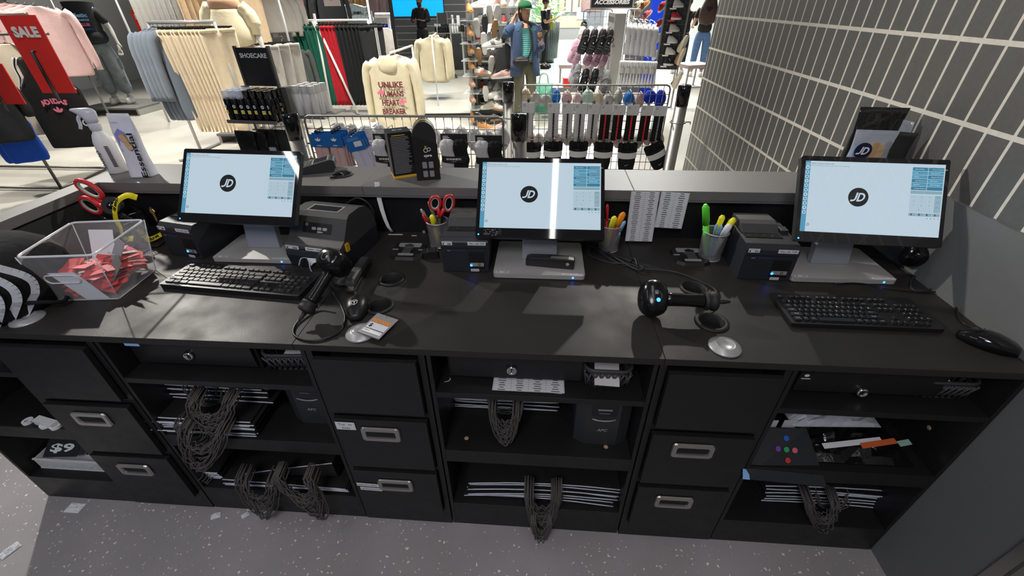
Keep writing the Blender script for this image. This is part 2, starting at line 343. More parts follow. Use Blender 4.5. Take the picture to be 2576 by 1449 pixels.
# stacked grey wall tiles with pale grout: rows .2085 high, columns .082 wide
def tiles(name, tile, grout):
    fm, nt, b, tc = node_mat(name); N = nt.nodes.new; L = nt.links.new
    sp = N('ShaderNodeSeparateXYZ'); L(tc.outputs['Object'], sp.inputs[0])
    def line(out, off, per, half):
        a = N('ShaderNodeMath'); a.operation = 'ADD'; a.inputs[1].default_value = -off+100*per; L(out, a.inputs[0])
        q = N('ShaderNodeMath'); q.operation = 'PINGPONG'; q.inputs[1].default_value = per/2; L(a.outputs[0], q.inputs[0])
        l = N('ShaderNodeMath'); l.operation = 'LESS_THAN'; l.inputs[1].default_value = half; L(q.outputs[0], l.inputs[0]); return l.outputs[0]
    h = line(sp.outputs[2], .937, .2083, .0068); v = line(sp.outputs[1], 1.417, .082, .0046)
    mxx = N('ShaderNodeMath'); mxx.operation = 'MAXIMUM'; L(h, mxx.inputs[0]); L(v, mxx.inputs[1])
    nz = N('ShaderNodeTexNoise'); nz.inputs['Scale'].default_value = 70; nz.inputs['Detail'].default_value = 3; L(tc.outputs['Object'], nz.inputs[0])
    nm = N('ShaderNodeMapRange'); nm.inputs[3].default_value = .85; nm.inputs[4].default_value = 1.15; L(nz.outputs[0], nm.inputs[0])
    mx = N('ShaderNodeMix'); mx.data_type = 'RGBA'; mx.inputs[6].default_value = tile+(1,); mx.inputs[7].default_value = grout+(1,); L(mxx.outputs[0], mx.inputs[0])
    vm = N('ShaderNodeVectorMath'); vm.operation = 'SCALE'; L(mx.outputs[2], vm.inputs[0]); L(nm.outputs[0], vm.inputs[3]); L(vm.outputs[0], b.inputs['Base Color'])
    inv = N('ShaderNodeMath'); inv.operation = 'SUBTRACT'; inv.inputs[0].default_value = 1; L(mxx.outputs[0], inv.inputs[1])
    bp = N('ShaderNodeBump'); bp.inputs['Strength'].default_value = .5; bp.inputs['Distance'].default_value = .003; L(inv.outputs[0], bp.inputs['Height']); L(bp.outputs[0], b.inputs['Normal'])
    rm = N('ShaderNodeMapRange'); rm.inputs[3].default_value = .42; rm.inputs[4].default_value = .85; L(mxx.outputs[0], rm.inputs[0]); L(rm.outputs[0], b.inputs['Roughness']); return fm
M['tile'] = tiles('grey_stacked_tiles', (.105, .104, .10), (.72, .68, .60))
M['panel'] = mat('grey_wall_panel', (.15, .155, .155), .5, noise=.06, nscale=40)
M['farwall'] = mat('dark_shop_wall', (.10, .10, .11), .6)
M['litwall'] = mat('pale_shop_wall', (.55, .54, .52), .6)
WX = 1.247
struct(MB().box((-3.4, -3.2, -.05), (WX, .9, 0), 'rubber_floor').build('floor'))
struct(MB().box((-11, .9, -.05), (WX, 12.6, 0), 'shopfloor').box((WX, 3.0, -.05), (12, 12.6, 0), 'shopfloor').box((-11, -3.2, -.05), (-3.4, .9, 0), 'shopfloor').build('floor'))
struct(MB().box((-11, 12.6, -.05), (14, 14.0, 0), 'darkmat').build('floor'))
struct(MB().box((-12, 14.0, -.05), (18, 26, 0), 'mallfloor').build('floor'))
struct(MB().box((WX, .0, 1.16), (WX+.12, 3.02, 3.4), 'tile').box((WX, .94, 0), (WX+.12, 3.02, 1.16), 'tile').build('wall_right'))
struct(MB().box((WX-.012, -2.6, 0), (WX+.12, .94, 1.16), 'panel').build('trim_1'))       # grey wainscot board beside the counter
struct(MB().box((WX, -2.6, 1.16), (WX+.12, 0, 3.4), 'tile').build('wall_right'))
struct(MB().box((WX-.020, -.232, 0), (WX-.012, -.204, 1.1), 'nickel').box((WX-.020, -.262, 0), (WX-.012, -.240, 1.1), 'nickel').build('trim_2'))
struct(MB().box((-11, -3.3, 0), (WX+.12, -3.2, 3.4), 'tile').build('wall_back'))
struct(MB().box((-11.1, -3.2, 0), (-11, 14, 3.4), 'litwall').build('wall_left'))
struct(MB().box((-11, 13.2, 0), (-1.9, 13.3, 3.4), 'litwall').build('wall_far'))
struct(MB().box((5.6, 12.6, 0), (5.9, 16, 3.6), 'farwall').build('wall_far'))
# ---------------------------------------------------------------- worktop, three boards with drilled cable holes
HOLES = [(-.494, .352), (-.485, .202), (.496, .353), (.498, .179)]
def drilled(mb, name, holes, r, zc):
    o = mb.build(name)
    cut = MB()
    for x, y in holes: cut.cyl((x, y, zc-.2), r, .4, 'blkp', 40)
    co = cut.build('c'); bo = o.modifiers.new('b', 'BOOLEAN'); bo.object = co; bo.solver = 'EXACT'
    dg = bpy.context.evaluated_depsgraph_get(); bpy.context.view_layer.update(); dg = bpy.context.evaluated_depsgraph_get()
    me = bpy.data.meshes.new_from_object(o.evaluated_get(dg)); o.modifiers.clear(); old = o.data; o.data = me
    for p in me.polygons: p.use_smooth = False
    bpy.data.objects.remove(co); return o
def bev(o, w):
    b = o.modifiers.new('bevel', 'BEVEL'); b.width = w; b.segments = 2; b.limit_method = 'ANGLE'; b.angle_limit = math.radians(60); return o
ZT = .900
lb = ['black laminate worktop board at the left under the clear bin and keyboard', 'black laminate worktop board in the middle under the central till', 'black laminate worktop board at the right running up to the grey wall panel']
for i, (x0, x1) in enumerate(((-1.99, -.6685), (-.6675, .3315), (.3325, WX-.013))):
    hs = [h for h in HOLES if x0 < h[0] < x1]
    mb = MB().box((x0, -.004+.02, ZT-.022), (x1, .705, ZT), 'worktop')
    o = drilled(mb, 'worktop', hs, .036, ZT) if hs else mb.build('worktop')
    tag(bev(o, .0012), lb[i], 'worktop', 'worktop boards')
struct(MB().box((-1.80, .705, 0), (WX-.013, .729, 1.058), 'backp').build('trim_3'))                     # upright back panel
struct(MB().box((-1.80, .02, ZT+.001), (-1.731, .704, 1.058), 'wing').build('trim_4'))                         # side panel of the left wing
# ledge on top: front and left wing caps
for i, (x0, x1) in enumerate(((-1.80, -.6735), (-.6725, .3315), (.3325, WX-.001))):
    mb = MB().box((x0, .675, 1.066), (x1, .905, 1.10), 'ledge')
    o = drilled(mb, 'ledge_top', [(-.80, .80)], .035, 1.1) if i == 0 else mb.build('ledge_top')
    tag(bev(o, .0015), ['raised grey counter ledge board at the left with the card terminal on it', 'raised grey counter ledge board in the middle under the shoe care boxes', 'raised grey counter ledge board at the right reaching the tiled wall'][i], 'counter ledge', 'raised ledge boards')
tag(bev(MB().box((-1.805, .01, 1.066), (-1.729, .6745, 1.10), 'ledge').build('ledge_top'), .0015), 'narrow grey ledge cap along the left wing of the counter', 'counter ledge', 'raised ledge boards')
struct(MB().box((-1.729, .676, 1.058), (WX-.013, .70, 1.066), 'ledgef').build('trim_5'))
struct(MB().box((-1.80, .86, 0), (WX-.001, .88, 1.066), 'wing').build('trim_6'))                         # customer side of the counter
def grommet(x, y, z, lab, ro=.044, tilt=False, full=True):
    t = thing('cable_grommet', lab, 'grommet', (x, y, z), 0, 'cable grommets')
    part(MB().loft([[(r*math.cos(2*PI*j/36), r*math.sin(2*PI*j/36), h) for j in range(36)] for r, h in ((.034, -.03), (.034, .003), (.0365, .0055), (ro-.001, .004), (ro, 0), (.034, -.001))], 'blkr', False, True), 'rim', t, loc=None); part(MB().lathe([(.034, -.03), (.033, -.045), (.0001, -.045)], 'blkm', 32), 'hole_shade_cup', t)  # matte black cup added to stand in for the shade inside the hole
    return t
grommet(*HOLES[0], ZT, 'round black cable hole beside the label printer, nearest the stapler'); grommet(*HOLES[1], ZT, 'round black cable hole half covered by the wired mouse')
grommet(*HOLES[2], ZT, 'round cable hole behind the fallen barcode scanner handle with a cable across')
grommet(*HOLES[3], ZT, 'open round cable hole in front of the right silver detacher, rim standing proud', .048)
grommet(-.80, .80, 1.10, 'round cable hole in the raised ledge behind the card terminal')
def detacher(px, py, lab, r=.042):
    p = Zp(px, py, ZT); t = thing('tag_detacher', lab, 'tag detacher', p, 0, 'round tag detachers')
    part(MB().lathe([(r, 0), (r, .002), (r*.95, .005), (r*.6, .0115), (r*.56, .0125), (r*.50, .010), (r*.3, .006), (.0001, .005)], 'silver', 40), 'dish', t)
detacher(1823, 873, 'round silver security tag detacher in the right worktop near the front edge')
detacher(70, 803, 'round silver security tag detacher at the left beside the striped black bag')
detacher(908, 838, 'round silver security tag detacher half hidden under the reduced price ticket')
# ---------------------------------------------------------------- drawer cabinets
CZ = ZT-.024
def cabinet(x0, lab, stickers=()):
    t = thing('drawer_cabinet', lab, 'drawer cabinet', (x0, 0.02, 0), 0, 'three-drawer cabinets'); W = .335; D = .62
    mb = MB()
    for (a, c) in (((0, 0, 0), (.018, D, CZ)), ((W-.018, 0, 0), (W, D, CZ)), ((.018, D-.015, 0), (W-.018, D, CZ)), ((.018, 0, .615), (W-.018, D-.015, .635)), ((.018, 0, .345), (W-.018, D-.015, .364)), ((.018, 0, 0), (W-.018, D-.015, .098)), ((.018, .03, CZ-.018), (W-.018, D-.015, CZ))): mb.box(a, c, 'cab')
    part(mb, 'carcass', t, .0008)
    for i, (z0, z1) in enumerate(((.642, .858), (.368, .611), (.102, .341))):
        d = part(MB().box((.022, -.018, z0), (W-.022, .0, z1), 'cab').box((.03, 0, z0+.02), (W-.03, .5, z1-.05), 'cabin'), 'drawer', t, .0012)
        if i:
            h = MB(); cx, cz = W/2+(-.02 if x0 > 0 else -.005), z1-.06+(-.01 if i == 2 else 0)
            X = Matrix.Translation((cx, -.019, cz)) @ Rx(PI/2)
            o = rr(.124, .062, .012); n = rr(.092, .030, .006); k = len(o)
            vs = [(x, y, .001) for x, y in o]+[(x*.97, y*.95, .006) for x, y in o]+[(x*1.03, y*1.06, .006) for x, y in n]+[(x, y, -.001) for x, y in n]
            h.add(vs, [(a*k+j, a*k+(j+1) % k, (a+1)*k+(j+1) % k, (a+1)*k+j) for a in range(3) for j in range(k)], 'nickel', False, X)
            h.poly([(x, y, .0004) for x, y in n], 'blkm', X); hh = part(h, 'handle', d); hh['label'] = 'brushed steel recessed pull'
    return t
cabA = cabinet(-1.607, 'black three-drawer cabinet at the far left beside the shelf with the white mesh tray')
cabB = cabinet(-.641, 'black three-drawer cabinet with white paper labels stuck to its two lower drawers')
cabC = cabinet(.325, 'black three-drawer cabinet right of centre, without any labels on its drawers')
for ch in kids(cabB):
    if ch.name.startswith('drawer'):
        z = max(v.co.z for v in ch.data.vertices)
        if abs(z-.611) < .01:
            mb = MB(); X = Matrix.Translation((.055, -.0195, .583)) @ Rx(PI/2)
            sticker(mb, X, .062, .036); mb.text('Tray   on', X @ T(0, .008, 0), .008, 'ink', z=.0014); mb.text('Socks', X @ T(0, -.008, 0), .008, 'ink', z=.0014); part(mb, 'label', ch)
        elif abs(z-.341) < .01:
            for (cx, cz, tx) in ((.06, .262, 'NIKE PRO MENS'), (.068, .238, 'NIKE REGULAR CREW SOCKS')):
                mb = MB(); X = Matrix.Translation((cx, -.0195, cz)) @ Rx(PI/2) @ Rz(-.04)
                sticker(mb, X, .078, .019); mb.text(tx, X, .006, 'ink', w=.066, z=.0014); part(mb, 'label', ch)
# ---------------------------------------------------------------- open shelf units between the cabinets
def shelf_unit(x0, x1, lab, pins):
    W = x1-x0; D = .60; t = thing('shelf_unit', lab, 'shelf unit', (x0, .022, 0), 0, 'open shelf units')
    mb = MB()
    for (a, c) in (((0, 0, 0), (.012, D, CZ)), ((W-.012, 0, 0), (W, D, CZ)), ((.012, D-.012, 0), (W-.012, D, CZ)), ((.012, 0, 0), (W-.012, D-.012, .14))): mb.box(a, c, 'cab')
    part(mb, 'carcass', t, .0008)
    part(MB().box((.012, 0, .708), (W-.012, D-.012, .728), 'cab'), 'shelf', t, .001)
    part(MB().box((.012, 0, .396), (W-.012, D-.012, .455), 'cab'), 'shelf', t, .001)
    for (x, y, z, ax) in pins:
        X = Matrix.Translation((x, y, z)) @ (Matrix.Identity(4) if ax == 'z' else Ry(PI/2 if x < W/2 else -PI/2))
        part(MB().lathe([(.0075, 0), (.0075, .0012), (.005, .002)], 'cork', 16, X), 'screw_cap', t)
    return t
W0 = .607; CL, CR = .0122, W0-.0122
pc = [(.075, .05, .4552, 'z'), (W0-.07, .045, .4552, 'z')]
shelf_unit(-1.99, -1.61, 'open black shelf unit at the far left with a white mesh tray', [])
s1 = shelf_unit(-1.268, -.645, 'open black shelf unit left of the labelled drawer cabinet, holding stacked bags', [(.0122, .10+.04*i, .62-.02*i, 'x') for i in range(4)])
s3 = shelf_unit(-.302, .321, 'open black shelf unit in the middle under the central till', pc)
s4 = shelf_unit(.664, WX-.014, 'open black shelf unit at the right end against the grey wall panel', [(.45, .06, .4552, 'z')]+[(WX-.014-.664-.0122, .10+.045*i, .56, 'x') for i in range(5)])
def lock(mb, x, y, z):
    X = Matrix.Translation((x, y, z)) @ Rx(PI/2); mb.lathe([(.0155, 0), (.0165, .004), (.014, .010), (.010, .0105), (.0098, .008), (.0001, .008)], 'chrome', 28, X); mb.box((-.0015, -.006, .008), (.0015, .006, .009), 'blkm', X)
for (x0, px, py, lab) in ((-1.22, 484, 886, 'long flat black cash drawer with round lock under the left till'), (-.23, 1288, 921, 'long flat black cash drawer with round lock above the folded price list'), (.73, 2160, 976, 'long flat black cash drawer with round lock at the right end')):
    y0 = .085; p = Yp(px, py, y0); W = .42
    t = thing('cash_drawer', lab, 'cash drawer', (p.x, y0, .735), 0, 'till cash drawers')
    part(MB().box((-W/2+.02, 0, .0), (W/2, .42, .105), 'blkp'), 'housing', t, .002)
    d = part(MB().box((-W/2+.028, -.012, .012), (W/2-.008, -.0005, .098), 'blkp'), 'drawer', t, .002)
    mb = MB(); lock(mb, 0, -.012, p.z-.735); l = part(mb, 'lock', d); l['label'] = 'round chrome key lock'
    if px > 2000:
        mb = MB(); X = mk((-.165, -.0125, .07), (1, 0, 0), (0, 0, 1)); sticker(mb, X, .03, .03, 'ink'); mb.disc(.007, 'wink', X @ T(0, .004, .001), 12, .005); mb.rect(-.012, -.009, .012, -.006, 'wink', X, .0014); part(mb, 'sticker', d)
# ================================================================ TILLS
def em(name, c, s=.80): return mat('screen_'+name, (.01, .01, .01), .03, emit=c, es=s, spec=.5)
SC = dict(bg=em('pale', (.60, .75, .86)), side=em('side_blue', (.10, .36, .55)), btn=em('button_blue', (.045, .24, .38)), btn2=em('button_mid', (.10, .36, .54)), gry=em('grey_row', (.28, .46, .55)),
 key=em('keypad', (.50, .66, .76)), key2=em('keypad_grey', (.33, .50, .60)), dk=em('dark', (.02, .02, .022), .5), wt=em('white', (.78, .9, 1)), txt=em('text', (.10, .13, .16), .6))
M['bezel'] = mat('black_glass_bezel', (.008, .008, .009), .035, coat=.2)
def till(label, loc, rz, w, h, tilt, basew, y0, y1, bx, stxt, small=None):
    t = thing('till_monitor', label, 'till screen', (bx, y0, ZT), 0, None)
    d = y1-y0
    part(MB().prism(rr(basew, d, .012, 3, 0, d/2), .003, .018, 'basegrey').prism(rr(basew-.012, d-.012, .01, 3, 0, d/2), 0, .003, 'blkp'), 'base', t, .002)
    mb = MB(); X = mk((-basew/2+.032, .012, .0182), (1, 0, 0), (0, 1, 0)); sticker(mb, X, .042, .011, bars=True); part(mb, 'sticker', t)
    mb = MB(); X = mk((basew/2-.042, .008, .0182), (1, 0, 0), (0, 1, 0)); sticker(mb, X, .066, .010, txt=stxt); part(mb, 'sticker', t)
    part(MB().disc(.0035, 'led', mk((basew/2-.04, -.0005, .010), (1, 0, 0), (0, 0, 1)), 12), 'power_light', t, label='small glowing blue light')
    # neck: slanting slab from the rear of the panel down to the base
    c = Vector(loc)-Vector((bx, y0, ZT)); u = Vector((-math.sin(rz)*math.sin(tilt), math.cos(rz)*math.sin(tilt), math.cos(tilt))); r = Vector((math.cos(rz), math.sin(rz), 0)); n = r.cross(u)
    X = mk(c, r, u)                                   # panel frame: x right, y up the glass, z toward the clerk
    X.translation = c
    part(MB().loft([[Vector((sx*.062, yy, zz)) for sx, yy, zz in ((-1, d*.43, .018), (1, d*.43, .018), (1, d*.56, .018), (-1, d*.56, .018))],
        [Vector((sx*.058, yy, zz)) for sx, yy, zz in ((-1, d*.50, .10), (1, d*.50, .10), (1, d*.66, .10), (-1, d*.66, .10))],
        [X @ Vector((-.055, h*.40, -.020)), X @ Vector((.055, h*.40, -.020)), X @ Vector((.055, h*.62, -.03)), X @ Vector((-.055, h*.62, -.03))]], 'neck', True, False), 'neck', t, .003)
    p = part(MB().prism(rr(w, h, .006, 3, 0, h/2), -.020, -.001, 'dgry', X).prism(rr(w, h, .006, 3, 0, h/2), -.001, 0, 'bezel', X), 'screen_housing', t, .0008)
    s = MB(); aw, ah = w*.942, h*.825; s.M = X @ T(-aw/2, h*.118, .0004)
    def R(a, b, c2, d2, m, z=.0002): s.rect(a*aw, b*ah, c2*aw, d2*ah, SC[m], None, z)
    R(0, 0, 1, 1, 'bg', 0); R(0, 0, .037, 1, 'side')
    for i in range(3): R(.006, .965-.018*i, .032, .970-.018*i, 'wt', .0004)
    for i in range(11):
        q = T(.018*aw, (.905-.0632*i)*ah, .0004); s.disc(.0053, SC['wt'], q, 16); s.disc(.0036 if i % 3 else .003, SC['side'], q @ T(0, 0, .0002), 12)
    s.text('What would you like to do?', T(.125*aw, .965*ah, .0002), .0044, SC['txt'], w=.165*aw); s.text('Select an option from the menu or press ESC to exit immediately', T(.18*aw, .935*ah, .0002), .0026, SC['txt'], w=.28*aw)
    B = [('End of Sale', 'Create Customer Acc'), ('Order', 'Open Drawer'), ('Refund', 'Reprint Receipt'), ('Cash Management', 'Gift Card'), ('Reports', 'Gift Receipt'), ('Change Password', '')]
    for i in range(6):
        for j in range(2):
            v1 = .953-i*.0525; R(.773+.111*j, v1-.048, .773+.111*j+.108, v1, 'btn' if (i == 0 or i == 5 or (i+j) % 3 == 0) else 'btn2')
            if B[i][j]: s.text(B[i][j], T((.773+.111*j+.008)*aw+.0019*len(B[i][j])*.75, (v1-.024)*ah, .0003), .0032, SC['wt'], w=.0029*len(B[i][j])*.75)
    R(.773, .590, .992, .633, 'gry'); R(.773, .335, .942, .572, 'key'); R(.945, .335, .992, .572, 'key2')
    for k, c1 in enumerate('123456789'): s.text(c1, T((.80+.055*(k % 3))*aw, (.545-.057*(k//3))*ah, .0003), .0035, SC['txt'])
    for k, c1 in enumerate(('Clear', 'Total', 'Enter')): s.text(c1, T(.968*aw, (.55-.07*k)*ah, .0003), .0028, SC['txt'])
    s.text('.      0', T(.83*aw, .372*ah, .0003), .0035, SC['txt'])
    for k in range(4): R(.773+.0553*k, .283, .773+.0553*k+.053, .325, 'gry'); R(.787+.0553*k, .290, .797+.0553*k, .318, 'txt', .0004); s.disc(.0013, SC['txt'], T((.905+.026*k)*aw, .255*ah, .0004), 10)
    s.ring(.0028, .004, 0, .0002, SC['txt'], 14, T(.055*aw, .10*ah, .0002))
    jd(s, T(.405*aw, .512*ah, .0002), .0735*aw, SC['dk'], SC['bg'], None, .0003)
    o = part(s, 'display', t, label='lit display with a round black letter badge')
    part(MB().disc(.0026, 'led', X @ T(-w*.475, h*.035, .0005), 12), 'power_light', t, label='small glowing blue light')
    if small:
        mb = MB()
        for _ in range(90):
            a = random.uniform(-w*.44, -w*.30); b2 = random.uniform(.006, .026); q = random.uniform(.0006, .002); mb.rect(a, b2, a+q*random.uniform(.5, 2), b2+q*random.uniform(.5, 1.5), 'inkg', X, .0006+random.random()*.0003)
        part(mb, 'sticker_residue', t, label='scraped white glue marks on the bezel')
    return t
till('touch till screen on grey stand at the left, above the left keyboard', (-1.011, .404, 1.069), -.049, .42, .248, .645, .30, .43, .62, -1.025, '0024-TILL-03')
till('touch till screen on grey stand in the middle, glue marks under its lower left corner', (-.004, .395, 1.044), 0, .41, .2715, .755, .305, .378, .61, -.0015, '0024-TILL-04', True)
till('touch till screen on grey stand at the right, close to the tiled wall', (.990, .401, 1.046), -.07, .41, .261, .558, .325, .405, .62, .982, '0024-TILL-05')
# ---------------------------------------------------------------- receipt printers
def receipt_printer(loc, rz, lab, tx, h=.130, w=.156, cover=True):
    t = thing('receipt_printer', lab, 'receipt printer', loc, rz, None); d = .205
    mb = MB(); X = Matrix(((0, 0, 1, -w/2), (1, 0, 0, 0), (0, 1, 0, 0), (0, 0, 0, 1)))
    mb.prism([(0, 0), (d, 0), (d, h-.004), (d-.05, h), (.015, h-.002), (0, h-.016), (-.002, h*.72), (0, h*.70)], 0, w, 'prn', X); b = part(mb, 'body', t, .003)
    mb = MB(); mb.box((-w/2+.012, .055, h-.0015), (w/2-.035, .085, h+.001), 'blkm'); mb.box((-w/2+.016, .058, h+.001), (w/2-.039, .082, h+.0016), 'blkg'); part(mb, 'paper_slot', t)
    if cover:
        mb = MB(); mb.loft([[(sx*(w/2-.024)-.012, .088+.11*s, h+.028*math.sin(min(1, s*2.2)*PI/2)*(1-.25*s)) for sx in (-1, -.5, 0, .5, 1)]+[(sx*(w/2-.024)-.012, .088+.11*s, h-.002) for sx in (1, .5, 0, -.5, -1)] for s in (0, .12, .25, .45, .7, 1)], 'gryp', True, False); part(mb, 'lid', t, .002)
        part(MB().box((w/2-.030, .09, h-.001), (w/2-.006, .125, h+.010), 'dgry').box((w/2-.030, .135, h-.001), (w/2-.006, .165, h+.006), 'dgry'), 'release_lever', t, .001)
    mb = MB(); F = mk((0, -.0028, 0), (1, 0, 0), (0, 0, 1)); F.translation = Vector((0, -.0028, 0))
    mb.rect(w*.08, .012, w*.42, h*.60, 'blkp', F, -.002); mb.rect(w*.10, .024, w*.40, .038, 'silver', F, -.0005); mb.ring(.003, .0045, 0, .0004, 'ink', 16, F @ T(w*.30, .031, 0))
    part(mb, 'front_window', t)
    part(MB().disc(.0042, 'led', F @ T(w*.125, .028, .0005), 14), 'power_light', t, label='glowing blue light')
    for (sx, sy, sw, sh, kw) in ((-w*.36, h*.86, .034, .014, dict(bars=True)), (w*.27, h*.86, .060, .013, dict(txt=tx)), (w*.2, .010, .028, .010, dict(txt='24V DC'))):
        mb = MB(); sticker(mb, F @ T(sx, sy, .0004), sw, sh, **kw); part(mb, 'sticker', t)
    mb = MB(); mb.text('star', F @ T(-w*.33, h*.66, .001), .006, 'inkg', bold=.02); mb.text('TSP100 futurePRNT', F @ T(-w*.12, h*.66, .001), .0038, 'sblue'); part(mb, 'lettering', t, label='dim grey maker lettering')
    return t
receipt_printer((-1.295, .462, ZT), -.20, 'black receipt printer under the left till screen with yellow lanyard beside it', 'TILL-03-TSP', .132, .150)
receipt_printer((-.2505, .413, ZT), .015, 'black receipt printer left of the middle till screen, scissors shadow on its lid', 'TILL-04-TSP')
receipt_printer((.733, .413, ZT), -.03, 'black receipt printer left of the right till screen, lid clearly visible', 'TILL-05-TSP', .128, .163)
# ---------------------------------------------------------------- label printer
t = thing('label_printer', 'bulky black label printer with sloping lid and orange side tab', 'label printer', (-.770, .408, ZT), -.17)
W = .215; X = Matrix(((0, 0, 1, -W/2), (1, 0, 0, 0), (0, 1, 0, 0), (0, 0, 0, 1)))
part(MB().prism([(0, 0), (.225, 0), (.235, .07), (-.004, .07), (-.010, .05)], 0, W, 'prn', X), 'lower_case', t, .005)
part(MB().prism([(-.006, .071), (.236, .071), (.225, .13), (.19, .165), (.150, .176), (.085, .176), (.070, .165), (.028, .104), (-.004, .088)], 0, W, 'gryp', X), 'lid', t, .006)
F = mk((0, .049, .1345), (1, 0, 0), (0, .042, .061)); up = Vector((0, .042, .061)).normalized(); F = mk((0, .049, .1345), (1, 0, 0), up)
mb = MB(); mb.rect(-.055, -.020, .055, .016, 'blkp', F, .0012)
for i in range(3): mb.poly([(x-.022+.021*i+.01, y-.004, .002) for x, y in rr(.017, .010, .0035)], 'silver', F)
mb.ring(.003, .0055, .0015, .002, 'silver', 16, F @ T(-.042, .008, 0)); mb.text('ZEBRA', F @ T(.012, -.015, .001), .0052, 'wink', bold=.01); part(mb, 'control_panel', t, label='black button panel with three silver keys')
mb = MB(); mb.rect(-.062, .092, .062, .142, 'silver', None, .1768); mb.rect(-.055, .098, .055, .136, 'blkg', None, .1772); part(mb, 'lid_window', t, label='dark window in a grey frame')
F2 = mk((0, -.0068, .0797), (1, 0, 0), (0, .002, .017)); mb = MB(); sticker(mb, F2 @ T(-.077, .0, 0), .052, .013, m='papers', bars=True); part(mb, 'sticker', t); mb = MB(); sticker(mb, F2 @ T(.018, 0, 0), .086, .013, txt='00001-ZEBRA'); part(mb, 'sticker', t)
F3 = mk((0, -.0085, .050), (1, 0, 0), (0, -.004, .02)); mb = MB(); mb.poly([(.062, .010, .002), (.070, .014, .002), (.078, .004, .002), (.070, .002, .002), (.074, -.006, .002), (.066, -.002, .002)], 'wink', F3); mb.poly([(-.03, -.004, .003), (.03, .0, .003), (.028, -.006, .006), (.0, -.016, .012), (-.02, -.034, .012)], 'paper', F3); part(mb, 'paper_strip', t, label='torn white label backing')
part(MB().prism(rr(.020, .030, .004), 0, .004, 'gold', mk((W/2+.0005, .035, .079), (0, 1, 0), (0, 0, 1))), 'latch', t, .001, label='orange release tab')
# ---------------------------------------------------------------- keyboards with single keys
def keyboard(loc, rz, w, d, lab, lift, front, legends, rows_m='gryp', tilt=0):
    t = thing('keyboard', lab, 'keyboard', loc, rz, None); t.rotation_euler = (tilt, 0, rz)
    part(MB().prism(rr(w, d, .006, 3, 0, d/2), .002, front, 'blkp').box((-w/2+.02, d-.03, 0), (w/2-.02, d-.012, .003), 'blkr').box((-w/2+.02, .01, 0), (w/2-.02, .02, .003), 'blkr'), 'case', t, .003)
    u = (w-.022)/22.9; v = (d-.022)/6.3; meshes = {}
    rows = [[('Esc', 0, 1), *[('F%d' % (i+1), 2+i+.5*(i//4), 1) for i in range(12)], ('Prt', 15.4, 1), ('Scr', 16.4, 1), ('Pau', 17.4, 1)],
     [('`', 0, 1), *[(c, 1+i, 1) for i, c in enumerate('1234567890-=')], ('Back', 13, 2), ('Ins', 15.4, 1), ('Hm', 16.4, 1), ('PU', 17.4, 1), *[(c, 18.8+i, 1) for i, c in enumerate(('Num', '/', '*', '-'))]],
     [('Tab', 0, 1.5), *[(c, 1.5+i, 1) for i, c in enumerate('QWERTYUIOP[]')], ('|', 13.5, 1.5), ('Del', 15.4, 1), ('End', 16.4, 1), ('PD', 17.4, 1), *[(c, 18.8+i, 1) for i, c in enumerate('789+')]],
     [('Caps', 0, 1.75), *[(c, 1.75+i, 1) for i, c in enumerate("ASDFGHJKL;'")], ('Enter', 12.75, 2.25), *[(c, 18.8+i, 1) for i, c in enumerate('456')]],
     [('Shift', 0, 2.25), *[(c, 2.25+i, 1) for i, c in enumerate('ZXCVBNM,./')], ('Shift', 12.25, 2.75), ('^', 16.4, 1), *[(c, 18.8+i, 1) for i, c in enumerate('123')], ('Ent', 21.8, 1)],
     [('Ctrl', 0, 1.5), ('Win', 1.5, 1.1), ('Alt', 2.6, 1.4), ('', 4, 6), ('Alt', 10, 1.3), ('Fn', 11.3, 1.1), ('Mnu', 12.4, 1.1), ('Ctrl', 13.5, 1.5), ('<', 15.4, 1), ('v', 16.4, 1), ('>', 17.4, 1), ('0', 18.8, 2), ('.', 20.8, 1)]]
    n = 0; rest = MB()
    for r, row in enumerate(rows):
        yc = d-.013-v*(r+.5)-(.0 if r == 0 else v*.3*.9)
        for (c, x, ww) in row:
            kw = u*ww-.0022; kh = (v if r else v*.8)-.0022; cx = -w/2+.011+u*(x+ww/2); mb = MB() if n < 100 else rest; n += 1
            X = T(cx, yc, front-.001)
            mb.prism(rr(kw, kh, .0018, 1), 0, .0062, rows_m, X, rr(kw-.0028, kh-.003, .0018, 1))
            if c and legends: mb.text(c, X @ T(-kw*.12 if len(c) < 3 else 0, .0008, .0063), .0042 if len(c) < 2 else .0028, 'wink', w=min(kw*.7, .0022*len(c)+.001), z=.0003)
            elif c: mb.rect(-.0035, .001, .001, .0035, 'inkg', X, .0066)
            if mb is not rest: part(mb, 'key', t)
    if rest.v: o = part(rest, 'key', t); o['kind'] = 'stuff'
    return t
M['keym'] = mat('dark_grey_keycaps', (.028, .026, .025), .4)
keyboard((-.990, .236, ZT), -.088, .495, .142, 'black full size keyboard with grey keycaps in front of the left till screen', 0, .018, False, 'keym')
keyboard((.913, .166, ZT), -.012, .405, .150, 'black full size keyboard with bright white letters at the right, by the grey wall', 0, .014, True, 'blkp')
